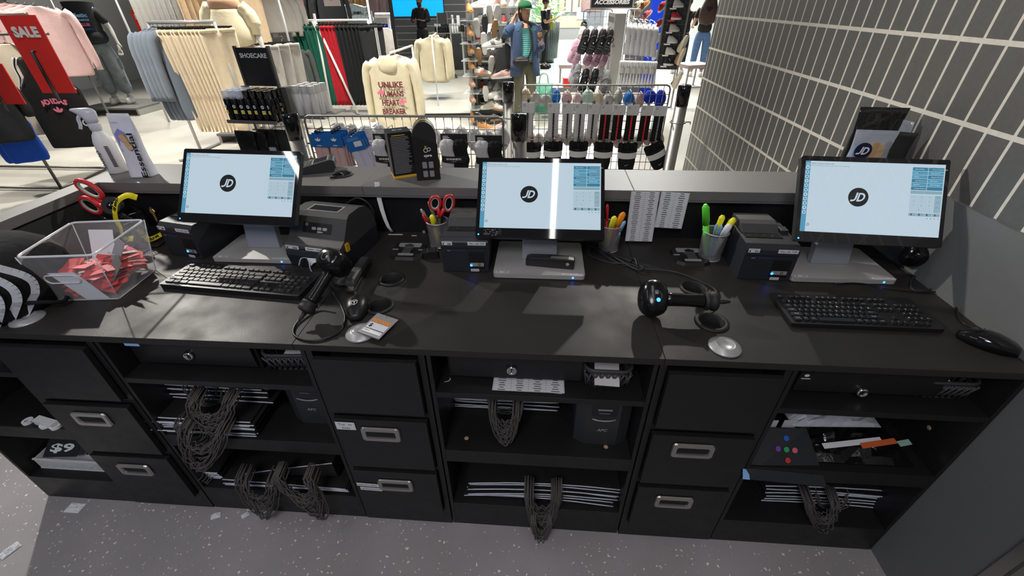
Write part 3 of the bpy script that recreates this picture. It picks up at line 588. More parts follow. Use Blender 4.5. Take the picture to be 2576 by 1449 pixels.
# ---------------------------------------------------------------- mice
def mouse(loc, rz, lab, badge):
    t = thing('computer_mouse', lab, 'mouse', loc, rz); L = .118
    def ring(s, k=1): a = .034*math.sin(PI*min(.97, max(.05, s)))**.38; hgt = .038*math.sin(PI*(.12+.80*s))**.7; return [(k*a*math.copysign(abs(math.cos(q))**.8, math.cos(q)), L*(s-.5), max(0.001, hgt*(.5-.5*math.cos(q-PI/2+PI)) if False else .002+hgt*max(0, math.sin(q))**.6)) for q in [2*PI*j/20 for j in range(20)]]
    part(MB().loft([ring(s) for s in (0, .05, .12, .25, .4, .55, .7, .82, .92, .98, 1)], 'blkp' if badge else 'blkg'), 'shell', t)
    part(MB().lathe([(.009, -.004), (.0105, 0), (.009, .004)], 'blkr', 16, T(0, L*.27, .034) @ Ry(PI/2)), 'scroll_wheel', t)
    part(MB().box((-.0006, L*.05, .036), (.0006, L*.34, .0385), 'blkm'), 'button_seam', t)
    if badge:
        mb = MB(); X = mk((0, -.018, .0405), (1, 0, 0), (0, 1, .12)); P = [(-.009, .009), (0, .013), (.009, .009), (.008, -.004), (0, -.012), (-.008, -.004)]
        mb.poly([(x, y, .001) for x, y in P], 'wink', X); mb.poly([(x*.84, y*.84, .0016) for x, y in P], 'blkp', X); mb.rect(-.006, .003, .006, .0055, 'wink', X, .002); mb.rect(-.0013, -.007, .0013, .004, 'wink', X, .002); part(mb, 'badge', t, label='white shield badge')
    return t
mouse(Zp(900, 780, ZT), .28, 'black mouse with a white shield badge next to the reduced price ticket', True)
mouse(Zp(2478, 868, ZT), .9, 'plain glossy black mouse at the right edge of the worktop under the wall panel', False)
# ---------------------------------------------------------------- barcode scanners
def scanner(mtx, lab, led=True, stand=False):
    t = thing('barcode_scanner', lab, 'barcode scanner', mtx.translation)
    t.rotation_euler = mtx.to_euler(); t.scale = (1.1, 1.14, 1.1) if led else (1, 1, 1)
    # local: handle along +x, head at origin looking to -y (face up = z)
    hd = [sell(a, b, 20, 0, .8) for a, b in ((.024, .030), (.033, .040), (.036, .045), (.036, .046), (.030, .040), (.018, .026))]
    zz = (-.030, -.022, -.005, .025, .042, .050)
    part(MB().loft([[(x, y, z) for x, y, _ in r] for r, z in zip(hd, zz)], 'blks'), 'head', t)
    part(MB().loft([[(x, .020*math.cos(q)*k, .006+.019*math.sin(q)*k) for q in [2*PI*j/14 for j in range(14)]] for x, k in ((.02, 1), (.05, .86), (.09, .82), (.125, .9), (.130, .9))], 'blks'), 'handle', t)
    part(MB().loft([[(x, .020*math.cos(q)*k, .006+.019*math.sin(q)*k) for q in [2*PI*j/14 for j in range(14)]] for x, k in ((.131, 1.0), (.135, 1.22), (.139, 1.22), (.143, 1.05), (.150, 1.25), (.160, 1.25), (.164, 1.0), (.166, .5))], 'blkr'), 'collar', t)
    part(MB().loft([[(x, .006*math.cos(q)*k, .006+.006*math.sin(q)*k) for q in [2*PI*j/10 for j in range(10)]] for x, k in ((.164, 1.2), (.172, 1.0), (.174, 1.2), (.178, .9), (.182, 1.1), (.188, .7), (.196, .5))], 'blkr'), 'strain_relief', t)
    mb = MB(); X = T(0, 0, .0505); mb.ring(.011, .013, 0, .0005, 'gryp', 20, X); mb.rect(-.004, .004, .004, .014, 'inkg', X); part(mb, 'button', t)
    if led: part(MB().ball((.004, -.010, .050), (.005, .005, .0025), 'led'), 'scan_light', t, label='bright blue glowing light')
    return t
p = Zp(1640, 752, ZT+.052)
scanner(mk(p, (1, -.02, .0), (.1, .55, .55)), 'black barcode scanner lying in the open middle of the worktop, blue light on head')
p = Zp(846, 664, ZT+.125)
scanner(mk(p, (-.30, -.62, -.46), (.9, -.45, 0)), 'black barcode scanner standing in a dark cradle in front of the label printer', False)
p = Zp(2302, 640, ZT+.062)
scanner(mk(p, (.80, -.52, -.28), (.3, .7, .5)), 'black barcode scanner lying against the wall under the right till screen', False)
part_t = thing('scanner_stand', 'dark weighted cradle foot under the upright barcode scanner', 'scanner stand', Zp(868, 705, ZT))
part(MB().lathe([(.042, 0), (.042, .006), (.036, .012), (.016, .02), (.012, .04), (.011, .09), (.018, .105)], 'blkp', 28), 'foot', part_t)
# ---------------------------------------------------------------- cables
def cable(pts, r, lab, m='blkp', n=8, closed=False):
    o = MB().tube(spline(pts, n), r, m, 8).build('cable'); return tag(o, lab, 'cable')
def zc(x, y, h=.004): return Zp(x, y, ZT+h)
cable([Zp(812, 745, ZT+.035), zc(790, 770, .012), zc(745, 815), zc(742, 845), zc(790, 857), zc(850, 838), zc(868, 800), zc(855, 765), zc(835, 735, .02), zc(822, 715, .01)], .0030, 'black cable looping on the worktop from the upright scanner handle')
cable([zc(738, 662), zc(755, 668), zc(775, 690), zc(790, 705), zc(793, 725), zc(800, 740)], .0024, 'thin grey cable running past the end of the left keyboard', 'dgry')
cable([zc(752, 668, .03), zc(758, 650, .05), zc(775, 652, .04), zc(782, 680, .01), zc(800, 700), zc(812, 705)], .0022, 'thin cable arching in front of the label printer', 'silver')
cable([Zp(1782, 752, ZT+.036), zc(1795, 760, .02), zc(1803, 745), zc(1798, 728), zc(1770, 712, .006), zc(1700, 685, .006), zc(1640, 678, .006), zc(1590, 672, .006), zc(1540, 655, .008), zc(1500, 628, .01), zc(1478, 618, .012)], .0028, 'black coiled-end scanner cable crossing the middle worktop', 'dgry', 10)
cb = [zc(1475, 640), zc(1500, 612, .012), zc(1540, 640, .008), zc(1580, 655, .01), zc(1610, 668, .012), zc(1618, 676, .012), zc(1600, 678, .014), zc(1560, 655, .014), zc(1520, 632, .012), zc(1485, 620, .01), zc(1480, 640, .008), zc(1530, 660, .01), zc(1580, 664, .012), zc(1608, 672, .014)]
cable(cb, .0028, 'tangled bundle of black cable right of the middle till stand', 'dgry', 8)
cable([zc(1585, 660, .012), zc(1592, 650, .02), zc(1600, 655, .02), zc(1603, 668, .012)], .004, 'black cable tie knot around the tangled cable bundle')
cable([zc(2190, 642), zc(2230, 650), zc(2290, 690), zc(2350, 715), zc(2400, 742), zc(2500, 748, .008), zc(2545, 775, .02), zc(2540, 805, .015), zc(2480, 828), zc(2440, 822), zc(2412, 800), zc(2405, 765), zc(2400, 742)], .0028, 'black cable looping along the grey wall panel to the right mouse')
cable([zc(2255, 700), zc(2275, 690), zc(2300, 690), zc(2290, 712), zc(2300, 730), zc(2340, 728), zc(2350, 705), zc(2330, 700)], .0026, 'short curled cable between the right keyboard and scanner', 'dgry')
cable([zc(2100, 714), zc(2150, 712), zc(2200, 718), zc(2245, 728), zc(2330, 735), zc(2400, 730)], .0022, 'keyboard cable behind the right keyboard')
cable([Yp(870, 512, .69), Yp(900, 498, .66), Yp(930, 515, .66), Yp(942, 545, .68), Yp(935, 570, .70)], .0028, 'grey cable arching out behind the label printer against the back panel', 'gryp')
cable([zc(380, 620), zc(400, 618), zc(425, 600), zc(450, 590, .01)], .004, 'black cable running to the left receipt printer')
# ---------------------------------------------------------------- staplers
def stapler(mtx, lab, L=.16, chromeb=False):
    t = thing('stapler', lab, 'stapler', mtx.translation); t.rotation_euler = mtx.to_euler(); k = L/.16
    part(MB().prism(rr(.034, L, .01), 0, .008, 'blkp').box((-.012, -L*.47, .008), (.012, L*.47, .011), 'dsteel'), 'base', t, .001)
    X = mk((0, -L*.46, .030), (1, 0, 0), (0, 1, -.06 if not chromeb else -.09))
    part(MB().box((-.010, 0, -.006), (.010, L*.92, .002), 'steel', X), 'magazine', t)
    part(MB().loft([[(sx*.016, y, z) for sx, z in ((-1, -.001), (-.9, hh*.7), (-.5, hh), (.5, hh), (.9, hh*.7), (1, -.001))] for y, hh in ((-.004, .012), (.012, .020), (L*.5, .022), (L*.85, .020), (L*.94, .010))], 'gryp' if not chromeb else 'dgry', True, False, X), 'arm', t, .002)
    return t
p = Zp(905, 700, ZT); stapler(mk(p, (1, .07, 0), (-.07, 1, 0)), 'grey black stapler standing right of the upright barcode scanner', .19)
t = thing('stapler', 'black stapler lying on its side on the grey base of the middle till screen', 'stapler', Zp(1385, 667, ZT+.019), math.radians(-7))
part(MB().loft([[(x, -.018, 0), (x, .018, 0), (x, .014, hh), (x, -.016, hh)] for x, hh in ((-.084, .026), (-.07, .032), (0, .036), (.06, .036), (.080, .034))], 'blkp', True, False), 'arm', t, .003)
part(MB().loft([[(x, .016, 0), (x, .026, 0), (x, .026, hh*.8), (x, .016, hh)] for x, hh in ((-.08, .026), (0, .030), (.078, .030))], 'gryp', True, False), 'base', t, .002)
part(MB().disc(.006, 'silver', mk((.058, -.0186, .020), (1, 0, 0), (0, .05, 1)), 12), 'badge', t)
# ---------------------------------------------------------------- detacher mounts, adapter
def mount(px, py, lab):
    t = thing('detacher_plate', lab, 'tag detacher', Zp(px, py, ZT))
    o = [(-.045, .062), (.045, .062), (.062, .045), (.066, .0), (.06, -.045), (.035, -.062), (-.035, -.062), (-.06, -.045), (-.066, 0), (-.062, .045)]
    part(MB().prism(o, 0, .010, 'blkp', None, [(x*.9, y*.9) for x, y in o]), 'plate', t, .003)
    mb = MB(); mb.prism(rr(.085, .026, .006, 3, 0, .034), .010, .013, 'silver').prism(rr(.034, .02, .004, 3, 0, .016), .010, .014, 'silver').box((-.016, -.03, .010), (.016, .03, .016), 'gryp').prism([(-.018, .022), (0, .034), (.018, .022), (.012, .010), (-.012, .010)], .014, .018, 'chrome'); part(mb, 'mechanism', t, .001, label='silver locking mechanism')
    mb = MB(); [mb.prism(rr(.022, .006, .002, 2, s*.048, .0), .0095, .0115, 'silver') for s in (-1, 1)]; mb.prism(rr(.058, .012, .005, 3, 0, -.036), .0095, .012, 'silver'); part(mb, 'trim', t)
mount(1028, 634, 'black security tag remover plate left of the small black adapter'); mount(1735, 648, 'black security tag remover plate between the right pen cup and the cable')
t = thing('plug_adapter', 'small chunky black plastic adapter in front of the red scissors cup', 'adapter', Zp(1085, 645, ZT), .25)
part(MB().prism(rr(.060, .045, .008), 0, .026, 'blkp', None, rr(.056, .041, .008)).box((-.034, -.018, .004), (-.029, .018, .020), 'blkg').box((-.012, -.02, .026), (.02, .012, .030), 'blkp'), 'case', t, .003)
part(MB().box((-.0345, -.014, .007), (-.034, .014, .017), 'inkg'), 'rating_label', t)
# ================================================================ PEN CUPS AND WHAT STANDS IN THEM
M['mesh'] = mat('silver_wire_mesh', (.45, .45, .46), .35, .7)
M['bmesh'] = mat('black_wire_mesh', (.05, .05, .055), .35, .6)
def mesh_wall(mb, f, m, nu, nv, wd=.0012):           # woven wall: f(u, v) -> point, diagonal strips both ways
    for s in (1, -1):
        for i in range(nu):
            pts = [f((i+s*v*nv/nu*.9)/nu*1.0 if False else (i/nu+s*.5*v*nv/nu), v) for v in [k/8 for k in range(9)]]
            for a in range(8):
                p, q = Vector(pts[a]), Vector(pts[a+1]); d = (q-p).normalized(); t = Vector((-p.y, p.x, 0)).normalized()*wd if p.length else Vector((wd, 0, 0))
                mb.add([p-t/2, p+t/2, q+t/2, q-t/2], [(0, 1, 2, 3)], m)
def cup(loc, lab, r=.040, h=.105):
    t = thing('pen_cup', lab, 'pen cup', loc)
    mb = MB(); f = lambda u, v: ((r*.88+r*.12*v)*math.cos(2*PI*u), (r*.88+r*.12*v)*math.sin(2*PI*u), .004+(h-.008)*v)
    mesh_wall(mb, f, 'mesh', 44, 26, .0022); part(mb, 'mesh_wall', t, label='silver wire mesh')
    part(MB().tube([(r*math.cos(2*PI*i/28), r*math.sin(2*PI*i/28), h-.003) for i in range(28)], .0028, 'silver', 8, None, True), 'rim', t)
    part(MB().lathe([(.0001, .001), (r*.9, .001), (r*.9, .006), (.0001, .006)], 'silver', 28), 'bottom', t); return t
def pen(a, b, m, lab, capm=None, r=.0048, grp=None, cat='pen', name='pen', fat=False):
    a, b = Vector(a), Vector(b); t = thing(name, lab, cat, a, 0, grp); d = b-a; L = d.length; X = mk((0, 0, 0), d.orthogonal(), d.cross(d.orthogonal())) if False else (d.to_track_quat('Z', 'Y').to_matrix().to_4x4())
    k = 1.9 if fat else 1
    part(MB().lathe([(r*.5, 0), (r*k, .006), (r*k, L*.62)], m, 12, X), 'barrel', t)
    part(MB().lathe([(r*k*1.12, L*.62), (r*k*1.12, L*.95), (r*k*.6, L)], capm or m, 12, X).box((-.0015, r*k*1.1, L*.66), (.0015, r*k*1.1+.002, L*.93), capm or m, X), 'cap', t); return t
def scissors(a, up, side, lab, s=1.0):                # a: handle root, up: direction of the handles
    t = thing('scissors', lab, 'scissors', a); up = Vector(up).normalized(); X = mk((0, 0, 0), side, up)
    for sg, k in ((-1, .82), (1, 1.0)):
        pts = [(sg*.020*s+.018*s*math.cos(q)*(1 if sg < 0 else .95)+sg*.004*s, .052*s*k+.031*s*k*math.sin(q)+.0, 0) for q in [2*PI*i/20 for i in range(20)]]
        h = part(MB().tube(pts, .0056*s, 'redp', 10, X, True).tube([(sg*.012*s, .030*s, 0), (sg*.005*s, .008*s, 0), (0, -.012*s, 0)], [.0065*s, .007*s, .006*s], 'redp', 10, X), 'handle', t)
        part(MB().tube([(p[0]*.80+sg*.024*s*.20, (p[1]-.052*s*k)*.83+.052*s*k, .0015) for p in pts], .0032*s, 'mint', 8, X, True), 'grip', h, label='mint green inner grip')
        part(MB().add([(-.006*s*sg, -.005*s, sg*.001), (.006*s*sg, -.005*s, sg*.001), (.0015*s*sg, -.095*s, sg*.001), (-.003*s*sg, -.09*s, sg*.001), (-.006*s*sg, -.005*s, sg*.0025), (.006*s*sg, -.005*s, sg*.0025), (.0015*s*sg, -.095*s, sg*.0025), (-.003*s*sg, -.09*s, sg*.0025)], [(0, 3, 2, 1), (4, 5, 6, 7), (0, 1, 5, 4), (1, 2, 6, 5), (2, 3, 7, 6), (3, 0, 4, 7)], 'steel', False, X), 'blade', t)
    return t
c4 = Vector((-.382, .60, ZT)); cup(c4, 'silver wire mesh pen cup with red scissors, left of the middle receipt printer')
scissors(c4+Vector((.014, .0, .125)), (.28, -.02, 1), (1, .15, -.25), 'red handled scissors with mint grips standing in the cup beside the middle printer', 1.0)
pen(c4+Vector((0, -.015, .012)), c4+Vector((-.008, -.032, .138)), 'yel', 'fat yellow highlighter in the cup with the scissors', None, .0048, None, 'highlighter', 'highlighter', True)
pen(c4+Vector((-.008, .005, .012)), c4+Vector((-.052, -.008, .150)), 'blkp', 'black pen leaning left in the cup with the scissors', 'silver')
pen(c4+Vector((-.005, -.005, .012)), c4+Vector((-.045, -.018, .132)), 'redp', 'red pen leaning left in the cup with the scissors')
pen(c4+Vector((.006, .018, .012)), c4+Vector((-.030, .025, .165)), 'white', 'white pen behind the black one in the cup with the scissors', 'silver')
pen(c4+Vector((.012, .015, .012)), c4+Vector((.004, .034, .150)), 'blkp', 'black clicker pen at the back of the cup with the scissors')
c5 = Vector((.252, .60, ZT)); cup(c5, 'silver wire mesh pen cup half hidden behind the middle till screen')
pen(c5+Vector((-.012, -.01, .012)), c5+Vector((.004, -.030, .145)), 'yel', 'fat yellow highlighter in the cup behind the middle till screen', None, .0048, None, 'highlighter', 'highlighter', True)
pen(c5+Vector((0, 0, .012)), c5+Vector((.038, -.005, .150)), 'redp', 'fat red marker with white tip in the cup behind the middle till screen', 'orange', .0048, None, 'marker', 'marker', True)
pen(c5+Vector((-.01, .01, .012)), c5+Vector((-.016, .03, .165)), 'redp', 'bright red pen at the back of the cup behind the middle till screen')
pen(c5+Vector((.01, -.015, .012)), c5+Vector((.042, -.028, .128)), 'ltblue', 'light blue pen in the cup behind the middle till screen')
c6 = Vector((.604, .555, ZT)); cup(c6, 'silver wire mesh pen cup under the taped price lists, with a green marker', .042, .108)
pen(c6+Vector((-.01, 0, .012)), c6+Vector((-.062, -.008, .205)), 'green', 'tall bright green marker leaning left out of the right cup', None, .0052, None, 'marker', 'marker', True)
for i, (dx, dy, dz, m_, l_) in enumerate(((-.018, -.03, .145, 'ltblue', 'pale blue pen at the front of the right cup'), (.0, -.028, .140, 'ltblue', 'blue pen in the middle of the right cup'), (.030, -.02, .140, 'white', 'thick white marker in the right cup'))):
    pen(c6+Vector((dx*.2, dy*.3, .012)), c6+Vector((dx, dy, dz)), m_, l_, None, .0048 if i < 2 else .005, None, 'pen', 'pen', i == 2)
pen(c6+Vector((.01, .01, .012)), c6+Vector((.050, .005, .152)), 'yel', 'yellow highlighter leaning right out of the right cup', None, .0048, None, 'highlighter', 'highlighter', True)
pen(c6+Vector((.0, .015, .012)), c6+Vector((.022, .032, .150)), 'yel', 'yellow highlighter at the back of the right cup', None, .0048, None, 'highlighter', 'highlighter', True)
# ---------------------------------------------------------------- left corner organiser, lanyard, tape, keys
oc = Zp(352, 582, ZT); oc = Vector((-1.60, .58, ZT))
t = thing('desk_organiser', 'square dark wire organiser in the left corner holding scissors and tape', 'organiser', oc, math.radians(-28))
mb = MB()
for s in range(4):
    A = Rz(s*PI/2)
    for i in range(15): mb.box((-.05+.1*i/14-.0008, .0495, 0), (-.05+.1*i/14+.0008, .0505, .115), 'bmesh', A)
    for i in range(5): mb.box((-.05, .049, .115*i/4-.0015), (.05, .051, .115*i/4+.0015), 'bmesh', A)
part(mb, 'wire_cage', t); part(MB().box((-.049, -.049, .001), (.049, .049, .004), 'blkp'), 'bottom', t)
scissors(oc+Vector((-.030, .0, .135)), (-.80, .0, .62), (.62, .0, .80), 'large red handled scissors with mint grips in the left corner organiser', 1.45)
p = oc+Vector((.0, -.01, .150)); t = thing('tape_dispenser', 'black tape reel with shiny hub on top of the left corner organiser', 'tape dispenser', p)
t.rotation_euler = (math.radians(62), 0, math.radians(15))
part(MB().ring(.012, .032, -.011, .011, 'blkr', 32), 'reel', t); part(MB().lathe([(.014, -.012), (.014, .012), (.006, .016), (.0001, .016)], 'blkg', 24).ball((0, 0, .016), .004, 'chrome'), 'hub', t)
def ribbon(pts, wv, lab, txts, wd=.02):
    P = spline(pts, 10); wv = Vector(wv).normalized(); mb = MB()
    for i in range(len(P)-1):
        a, b2 = P[i], P[i+1]; wv = (b2-a).cross(Vector((.1, -.75, .65))).normalized(); wv = -wv if i and wv.dot(w0) < 0 else wv; w0 = wv; mb.add([a-wv*wd/2, a+wv*wd/2, b2+wv*wd/2, b2-wv*wd/2], [(0, 1, 2, 3)], 'lany', True)
    for (k, tx, L, flip) in txts:
        a = P[int(k*(len(P)-1))]; b2 = P[min(len(P)-1, int(k*(len(P)-1))+4)]; d = (b2-a).normalized(); y = d.cross(Vector((.1, -.75, .65))).normalized()*-1
        X = mk(a, d, y)
        if X.col[2].xyz.dot(CAM-a) < 0: X = mk(a, d, -y)
        mb.text(tx, X, .0105, 'ink', w=L, bold=.03, z=.0025)
    o = mb.build('lanyard'); so = o.modifiers.new('s', 'SOLIDIFY'); so.thickness = .001; so.offset = 0
    return tag(o, lab, 'lanyard')
q = oc
ribbon([Yp(345, 497, .54), Yp(318, 492, .53), Yp(293, 510, .52), Yp(290, 545, .515), Yp(303, 575, .52), Yp(310, 600, .53), Yp(335, 600, .53)], (.85, -.1, .28), 'yellow lanyard with black lettering hanging over the left corner organiser', [(.36, 'TEAM JD', .062, False)], .021)
ribbon([Zp(345, 575, ZT+.03), Zp(370, 600, ZT+.012), Zp(385, 600, ZT+.016), Zp(415, 585, ZT+.022), Zp(440, 580, ZT+.02)], (.25, -.8, .5), 'yellow lanyard with black lettering lying beside the left receipt printer', [(.50, 'TEAM', .040, False)], .021)
t = thing('key', 'brass key hanging on a ring at the left corner organiser', 'key', Yp(385, 535, .54)); X = Matrix.Identity(4) @ mk((0, 0, 0), (1, -.1, .1), (-.35, .1, .9))
part(MB().prism([(-.010, .004), (-.006, .014), (.006, .014), (.011, .004), (.005, -.004), (.004, -.030), (.0, -.036), (-.004, -.030), (-.004, -.004)], 0, .002, 'brass', X), 'blade', t); part(MB().tube([(.004*math.cos(a), .016+.006*math.sin(a), .001) for a in [2*PI*i/12 for i in range(12)]], .0008, 'chrome', 6, X, True), 'key_ring', t)
t = thing('marker', 'chunky black marker lying in the left corner behind the hanging key', 'marker', Zp(410, 565, ZT+.02)); part(MB().tube([(-.05, .03, .0), (.02, -.03, .0)], .011, 'blkp', 14), 'barrel', t); part(MB().tube([(.02, -.03, .0), (.04, -.048, 0)], .012, 'blkg', 14), 'cap', t)
# ---------------------------------------------------------------- clear bin of tickets
B0 = [Zp(135, 757, ZT), Zp(300, 752, ZT), Zp(392, 680, ZT), Zp(235, 683, ZT)]
zr = ZT+.172; B1 = [Zp(38, 648, zr), Zp(235, 642, zr), Zp(362, 553, zr), Zp(180, 560, zr)]
t = thing('storage_bin', 'clear acrylic bin with looped handle, full of red tickets and papers', 'bin', (0, 0, 0))
o4 = Vector(B0[0])*.5+Vector(B0[2])*.5; t.location = o4; b0 = [Vector(p)-o4+Vector((0, 0, .001)) for p in B0]; b1 = [Vector(p)-o4 for p in B1]
mb = MB()
for i in range(4): mb.add([b0[i], b0[(i+1) % 4], b1[(i+1) % 4], b1[i]], [(0, 1, 2, 3)], 'clear')
mb.add(b0, [(0, 3, 2, 1)], 'clear'); part(mb, 'wall', t)
mb = MB(); ring4 = []
for i in range(4):
    a, b_, c_ = b1[i-1], b1[i], b1[(i+1) % 4]
    for k in range(5): s = k/4; ring4.append(((b_+(a-b_).normalized()*.022)*(1-s)+b_*s)*(1-s)+(b_*(1-s)+(b_+(c_-b_).normalized()*.022)*s)*s)
mb.tube(ring4, .0035, 'clearrim', 8, None, True); part(mb, 'rim', t)
mb = MB()
for i in range(4): mb.tube([b0[i], b1[i]], .0018, 'clearrim', 6)
for i in range(4): mb.tube([b0[i], b0[(i+1) % 4]], .0018, 'clearrim', 6)
part(mb, 'edge', t)
FX = mk(b0[0]*.5+b0[1]*.5, b0[1]-b0[0], (b1[0]+b1[1]-b0[0]-b0[1])); FXn = FX.col[2].xyz
FX = mk(b0[0]*.5+b0[1]*.5, b0[1]-b0[0], (b1[0]+b1[1]-b0[0]-b0[1]))
part(MB().tube([(x-.01, y+.088, .003) for x, y in rr(.10, .030, .0148, 6)], .0022, 'clearrim', 8, FX, True), 'handle', t)
mb = MB(); mb.poly([(.004, .004), (.078, .004), (.040, .112), (-.040, .112)], 'paper', FX @ T(0, 0, .0015)); part(mb, 'label', t, label='blank white paper label')
for k in range(60):
    u, v = random.uniform(.16, .86), random.uniform(.26, .86); h = random.uniform(.006, .085)
    base = (b0[0]*(1-u)+b0[1]*u)*(1-v)+(b0[3]*(1-u)+b0[2]*u)*v; top = (b1[0]*(1-u)+b1[1]*u)*(1-v)+(b1[3]*(1-u)+b1[2]*u)*v; c = base+(top-base)*(h/.172)+Vector((0, 0, .004))
    mb = MB(); X = Rz(random.uniform(-.9, .9)) @ Rx(random.uniform(-.35, .35)) @ Ry(random.uniform(-.2, .2)); mb.box((-.024, -.034, -.0006), (.024, .034, .0006), 'redt' if k % 6 else 'paper', X)
    if k % 3 == 0: mb.text('SALE', X @ T(0, .018, .0008), .010, 'wink', w=.034, bold=.03)
    o = mb.build('price_ticket'); o.location = o4+c; tag(o, 'small red sale ticket or white ticket back loose inside the clear bin', 'ticket', 'sale tickets in the clear bin')
for (u, v, h, sz, rx, ry, rz, m_, l_) in ((.52, .86, .115, (.075, .10), 1.15, .1, .12, 'paper', 'large lilac-white paper standing at the back of the clear bin'), (.80, .62, .09, (.05, .12), 1.0, .5, -.5, 'card', 'grey card standing at the right end of the clear bin'),
        (.88, .35, .07, (.06, .085), .9, .6, -.7, 'ledge', 'dull grey folded card leaning on the right wall of the clear bin'), (.35, .90, .10, (.02, .10), 1.0, .2, .3, 'redt', 'narrow red strip standing at the back left of the clear bin')):
    base = (b0[0]*(1-u)+b0[1]*u)*(1-v)+(b0[3]*(1-u)+b0[2]*u)*v; c = base+Vector((0, 0, h)); mb = MB(); mb.box((-sz[0]/2, -sz[1]/2, -.0008), (sz[0]/2, sz[1]/2, .0008), m_, Rz(rz) @ Ry(ry*.4) @ Rx(rx))
    o = mb.build('paper_sheet'); o.location = o4+c; tag(o, l_, 'paper')
# ---------------------------------------------------------------- black bag with three white stripes at the left edge
t = thing('backpack', 'black fabric bag with curved white stripes at the left edge of the counter', 'bag', (-1.655, .165, ZT+.001))
M['blackfab'] = fab('black', (.011, .011, .012)); M['whitestripe'] = mat('white_stripe_tape', (.62, .64, .70), .6, bump=.3, bscale=60)
def bagr(z, k=1): return [(.155*k*math.copysign(abs(math.cos(q))**.75, math.cos(q)), .165*k*math.copysign(abs(math.sin(q))**.75, math.sin(q)), z) for q in [2*PI*j/28 for j in range(28)]]
bag = MB().loft([bagr(0, .85), bagr(.01, .95), bagr(.06, 1.03), bagr(.12, 1.0), bagr(.16, .90), bagr(.19, .70), bagr(.208, .42), bagr(.212, .1)], 'blackfab'); part(bag, 'body', t)
for i in range(4):
    rr_ = .176+.001*i; P = []
    for s in range(17):
        a = -100+ 0*s; f = s/16; z = .195-.19*f; ang = math.radians(-28-14*i+22*math.sin(f*PI)) ; k = (.85+.15*min(1, (z)/.06)) if z < .06 else (1.03-.16*max(0, (z-.10)/.09)**1.5)
        q = ang; P.append((Vector((.160*k*math.copysign(abs(math.cos(q))**.75, math.cos(q)), .170*k*math.copysign(abs(math.sin(q))**.75, math.sin(q)), z))))
    mb = MB(); W_ = .0100
    for s in range(16):
        a, b_ = P[s], P[s+1]; d = (b_-a).normalized(); n = Vector((a.x, a.y, 0)).normalized(); sd = d.cross(n).normalized()*W_; mb.add([a-sd+n*.004, a+sd+n*.004, b_+sd+n*.004, b_-sd+n*.004], [(0, 1, 2, 3)], 'whitestripe', True)
    part(mb, 'stripe', t, label='white stripe')
part(MB().tube(spline([(.11, -.08, .05), (.19, -.06, .045), (.20, -.02, .02), (.16, .03, .012), (.13, .04, .01)], 8), .006, 'blackfab', 10), 'strap', t)
# ---------------------------------------------------------------- price ticket
p = Zp(951, 820, ZT+.0145); t = thing('price_ticket', 'grey card with orange heading and white price field lying over the left detacher', 'ticket', p, math.radians(-16)); t.rotation_euler = (0, math.radians(4), math.radians(-18))
mb = MB(); mb.box((-.036, -.047, -.0004), (.036, .047, .0004), 'card'); mb.rect(-.030, -.033, .030, .008, 'paper', None, .0006); mb.rect(-.030, -.020, .030, -.0175, 'ink', None, .0009); mb.rect(-.036, -.047, .036, -.0445, 'ink', None, .0006)
mb.text('REDUCED', T(0, .018, .0004), .0115, 'orange', w=.060, bold=.05); mb.text('$', T(-.020, -.004, .0006), .014, 'ink', bold=.02); mb.text('SIZES  $', T(-.018, -.026, .0006), .0035, 'ink', w=.018, bold=.01); mb.disc(.0016, 'ink', T(0, .040, .0006), 10)
part(mb, 'card', t)
# ---------------------------------------------------------------- papers fixed under the ledge
def sheet(o, w, h, lab, rows, cols, name='price_list', cat='paper', X=None, skewb=0):
    mb = MB(); X = X or Matrix.Identity(4); mb.box((-w/2, -h, -.0003), (w/2, 0, .0003), 'paper', X)
    rnd = random.Random(int(w*1e5)+rows)
    for i in range(rows): mb.rect(-w/2+.002, -h+h*(i+.04)/rows, w/2-.002, -h+h*(i+.04)/rows+.0007, 'inkg', X, .0006)
    for j in range(cols+1): x = -w/2+.002+(w-.0047)*j/cols; mb.rect(x, -h, x+.0007, 0, 'inkg', X, .0006)
    for i in range(rows):
        for j in range(cols): k = rnd.uniform(.2, .42); x = -w/2+w*(j+.5)/cols; y = -h+h*(i+.5)/rows; mb.rect(x-w/cols*k*.6, y-h/rows*.14, x+w/cols*k*.6, y+h/rows*.14, 'ink', X, .0006)
    ob = mb.build(name); ob.matrix_world = o; return tag(ob, lab, cat)
a = Yp(1585, 481, .669); b_ = Yp(1660, 483, .669); c_ = Yp(1572, 606, .655)
sheet(mk(Yp(1624, 482, .672), (1, 0, 0), (0, .12, 1)), .100, .190, 'long printed name list taped under the ledge, left of its pair', 26, 2)
sheet(mk(Yp(1700, 484, .672), (1, 0, -.04), (0, .10, 1)), .100, .135, 'shorter printed name list taped under the ledge, right of its pair', 17, 2)
mb = MB(); mb.loft([[Yp(948+dx*1.6+sx*(7-3*s2)*1, 458+125*s2, .672+.012*math.sin(s2*6)+.01*sx*.3) for sx in (-1, -.3, .4, 1)] for s2, dx in ((0, 0), (.15, 2), (.35, 4), (.55, 8), (.75, 13), (.9, 18), (1, 24))], 'paper', False, True, None, False)
o = mb.build('paper_strip'); so = o.modifiers.new('s', 'SOLIDIFY'); so.thickness = .0006; tag(o, 'crumpled white paper strip hanging down the back panel behind the ledge gap', 'paper')
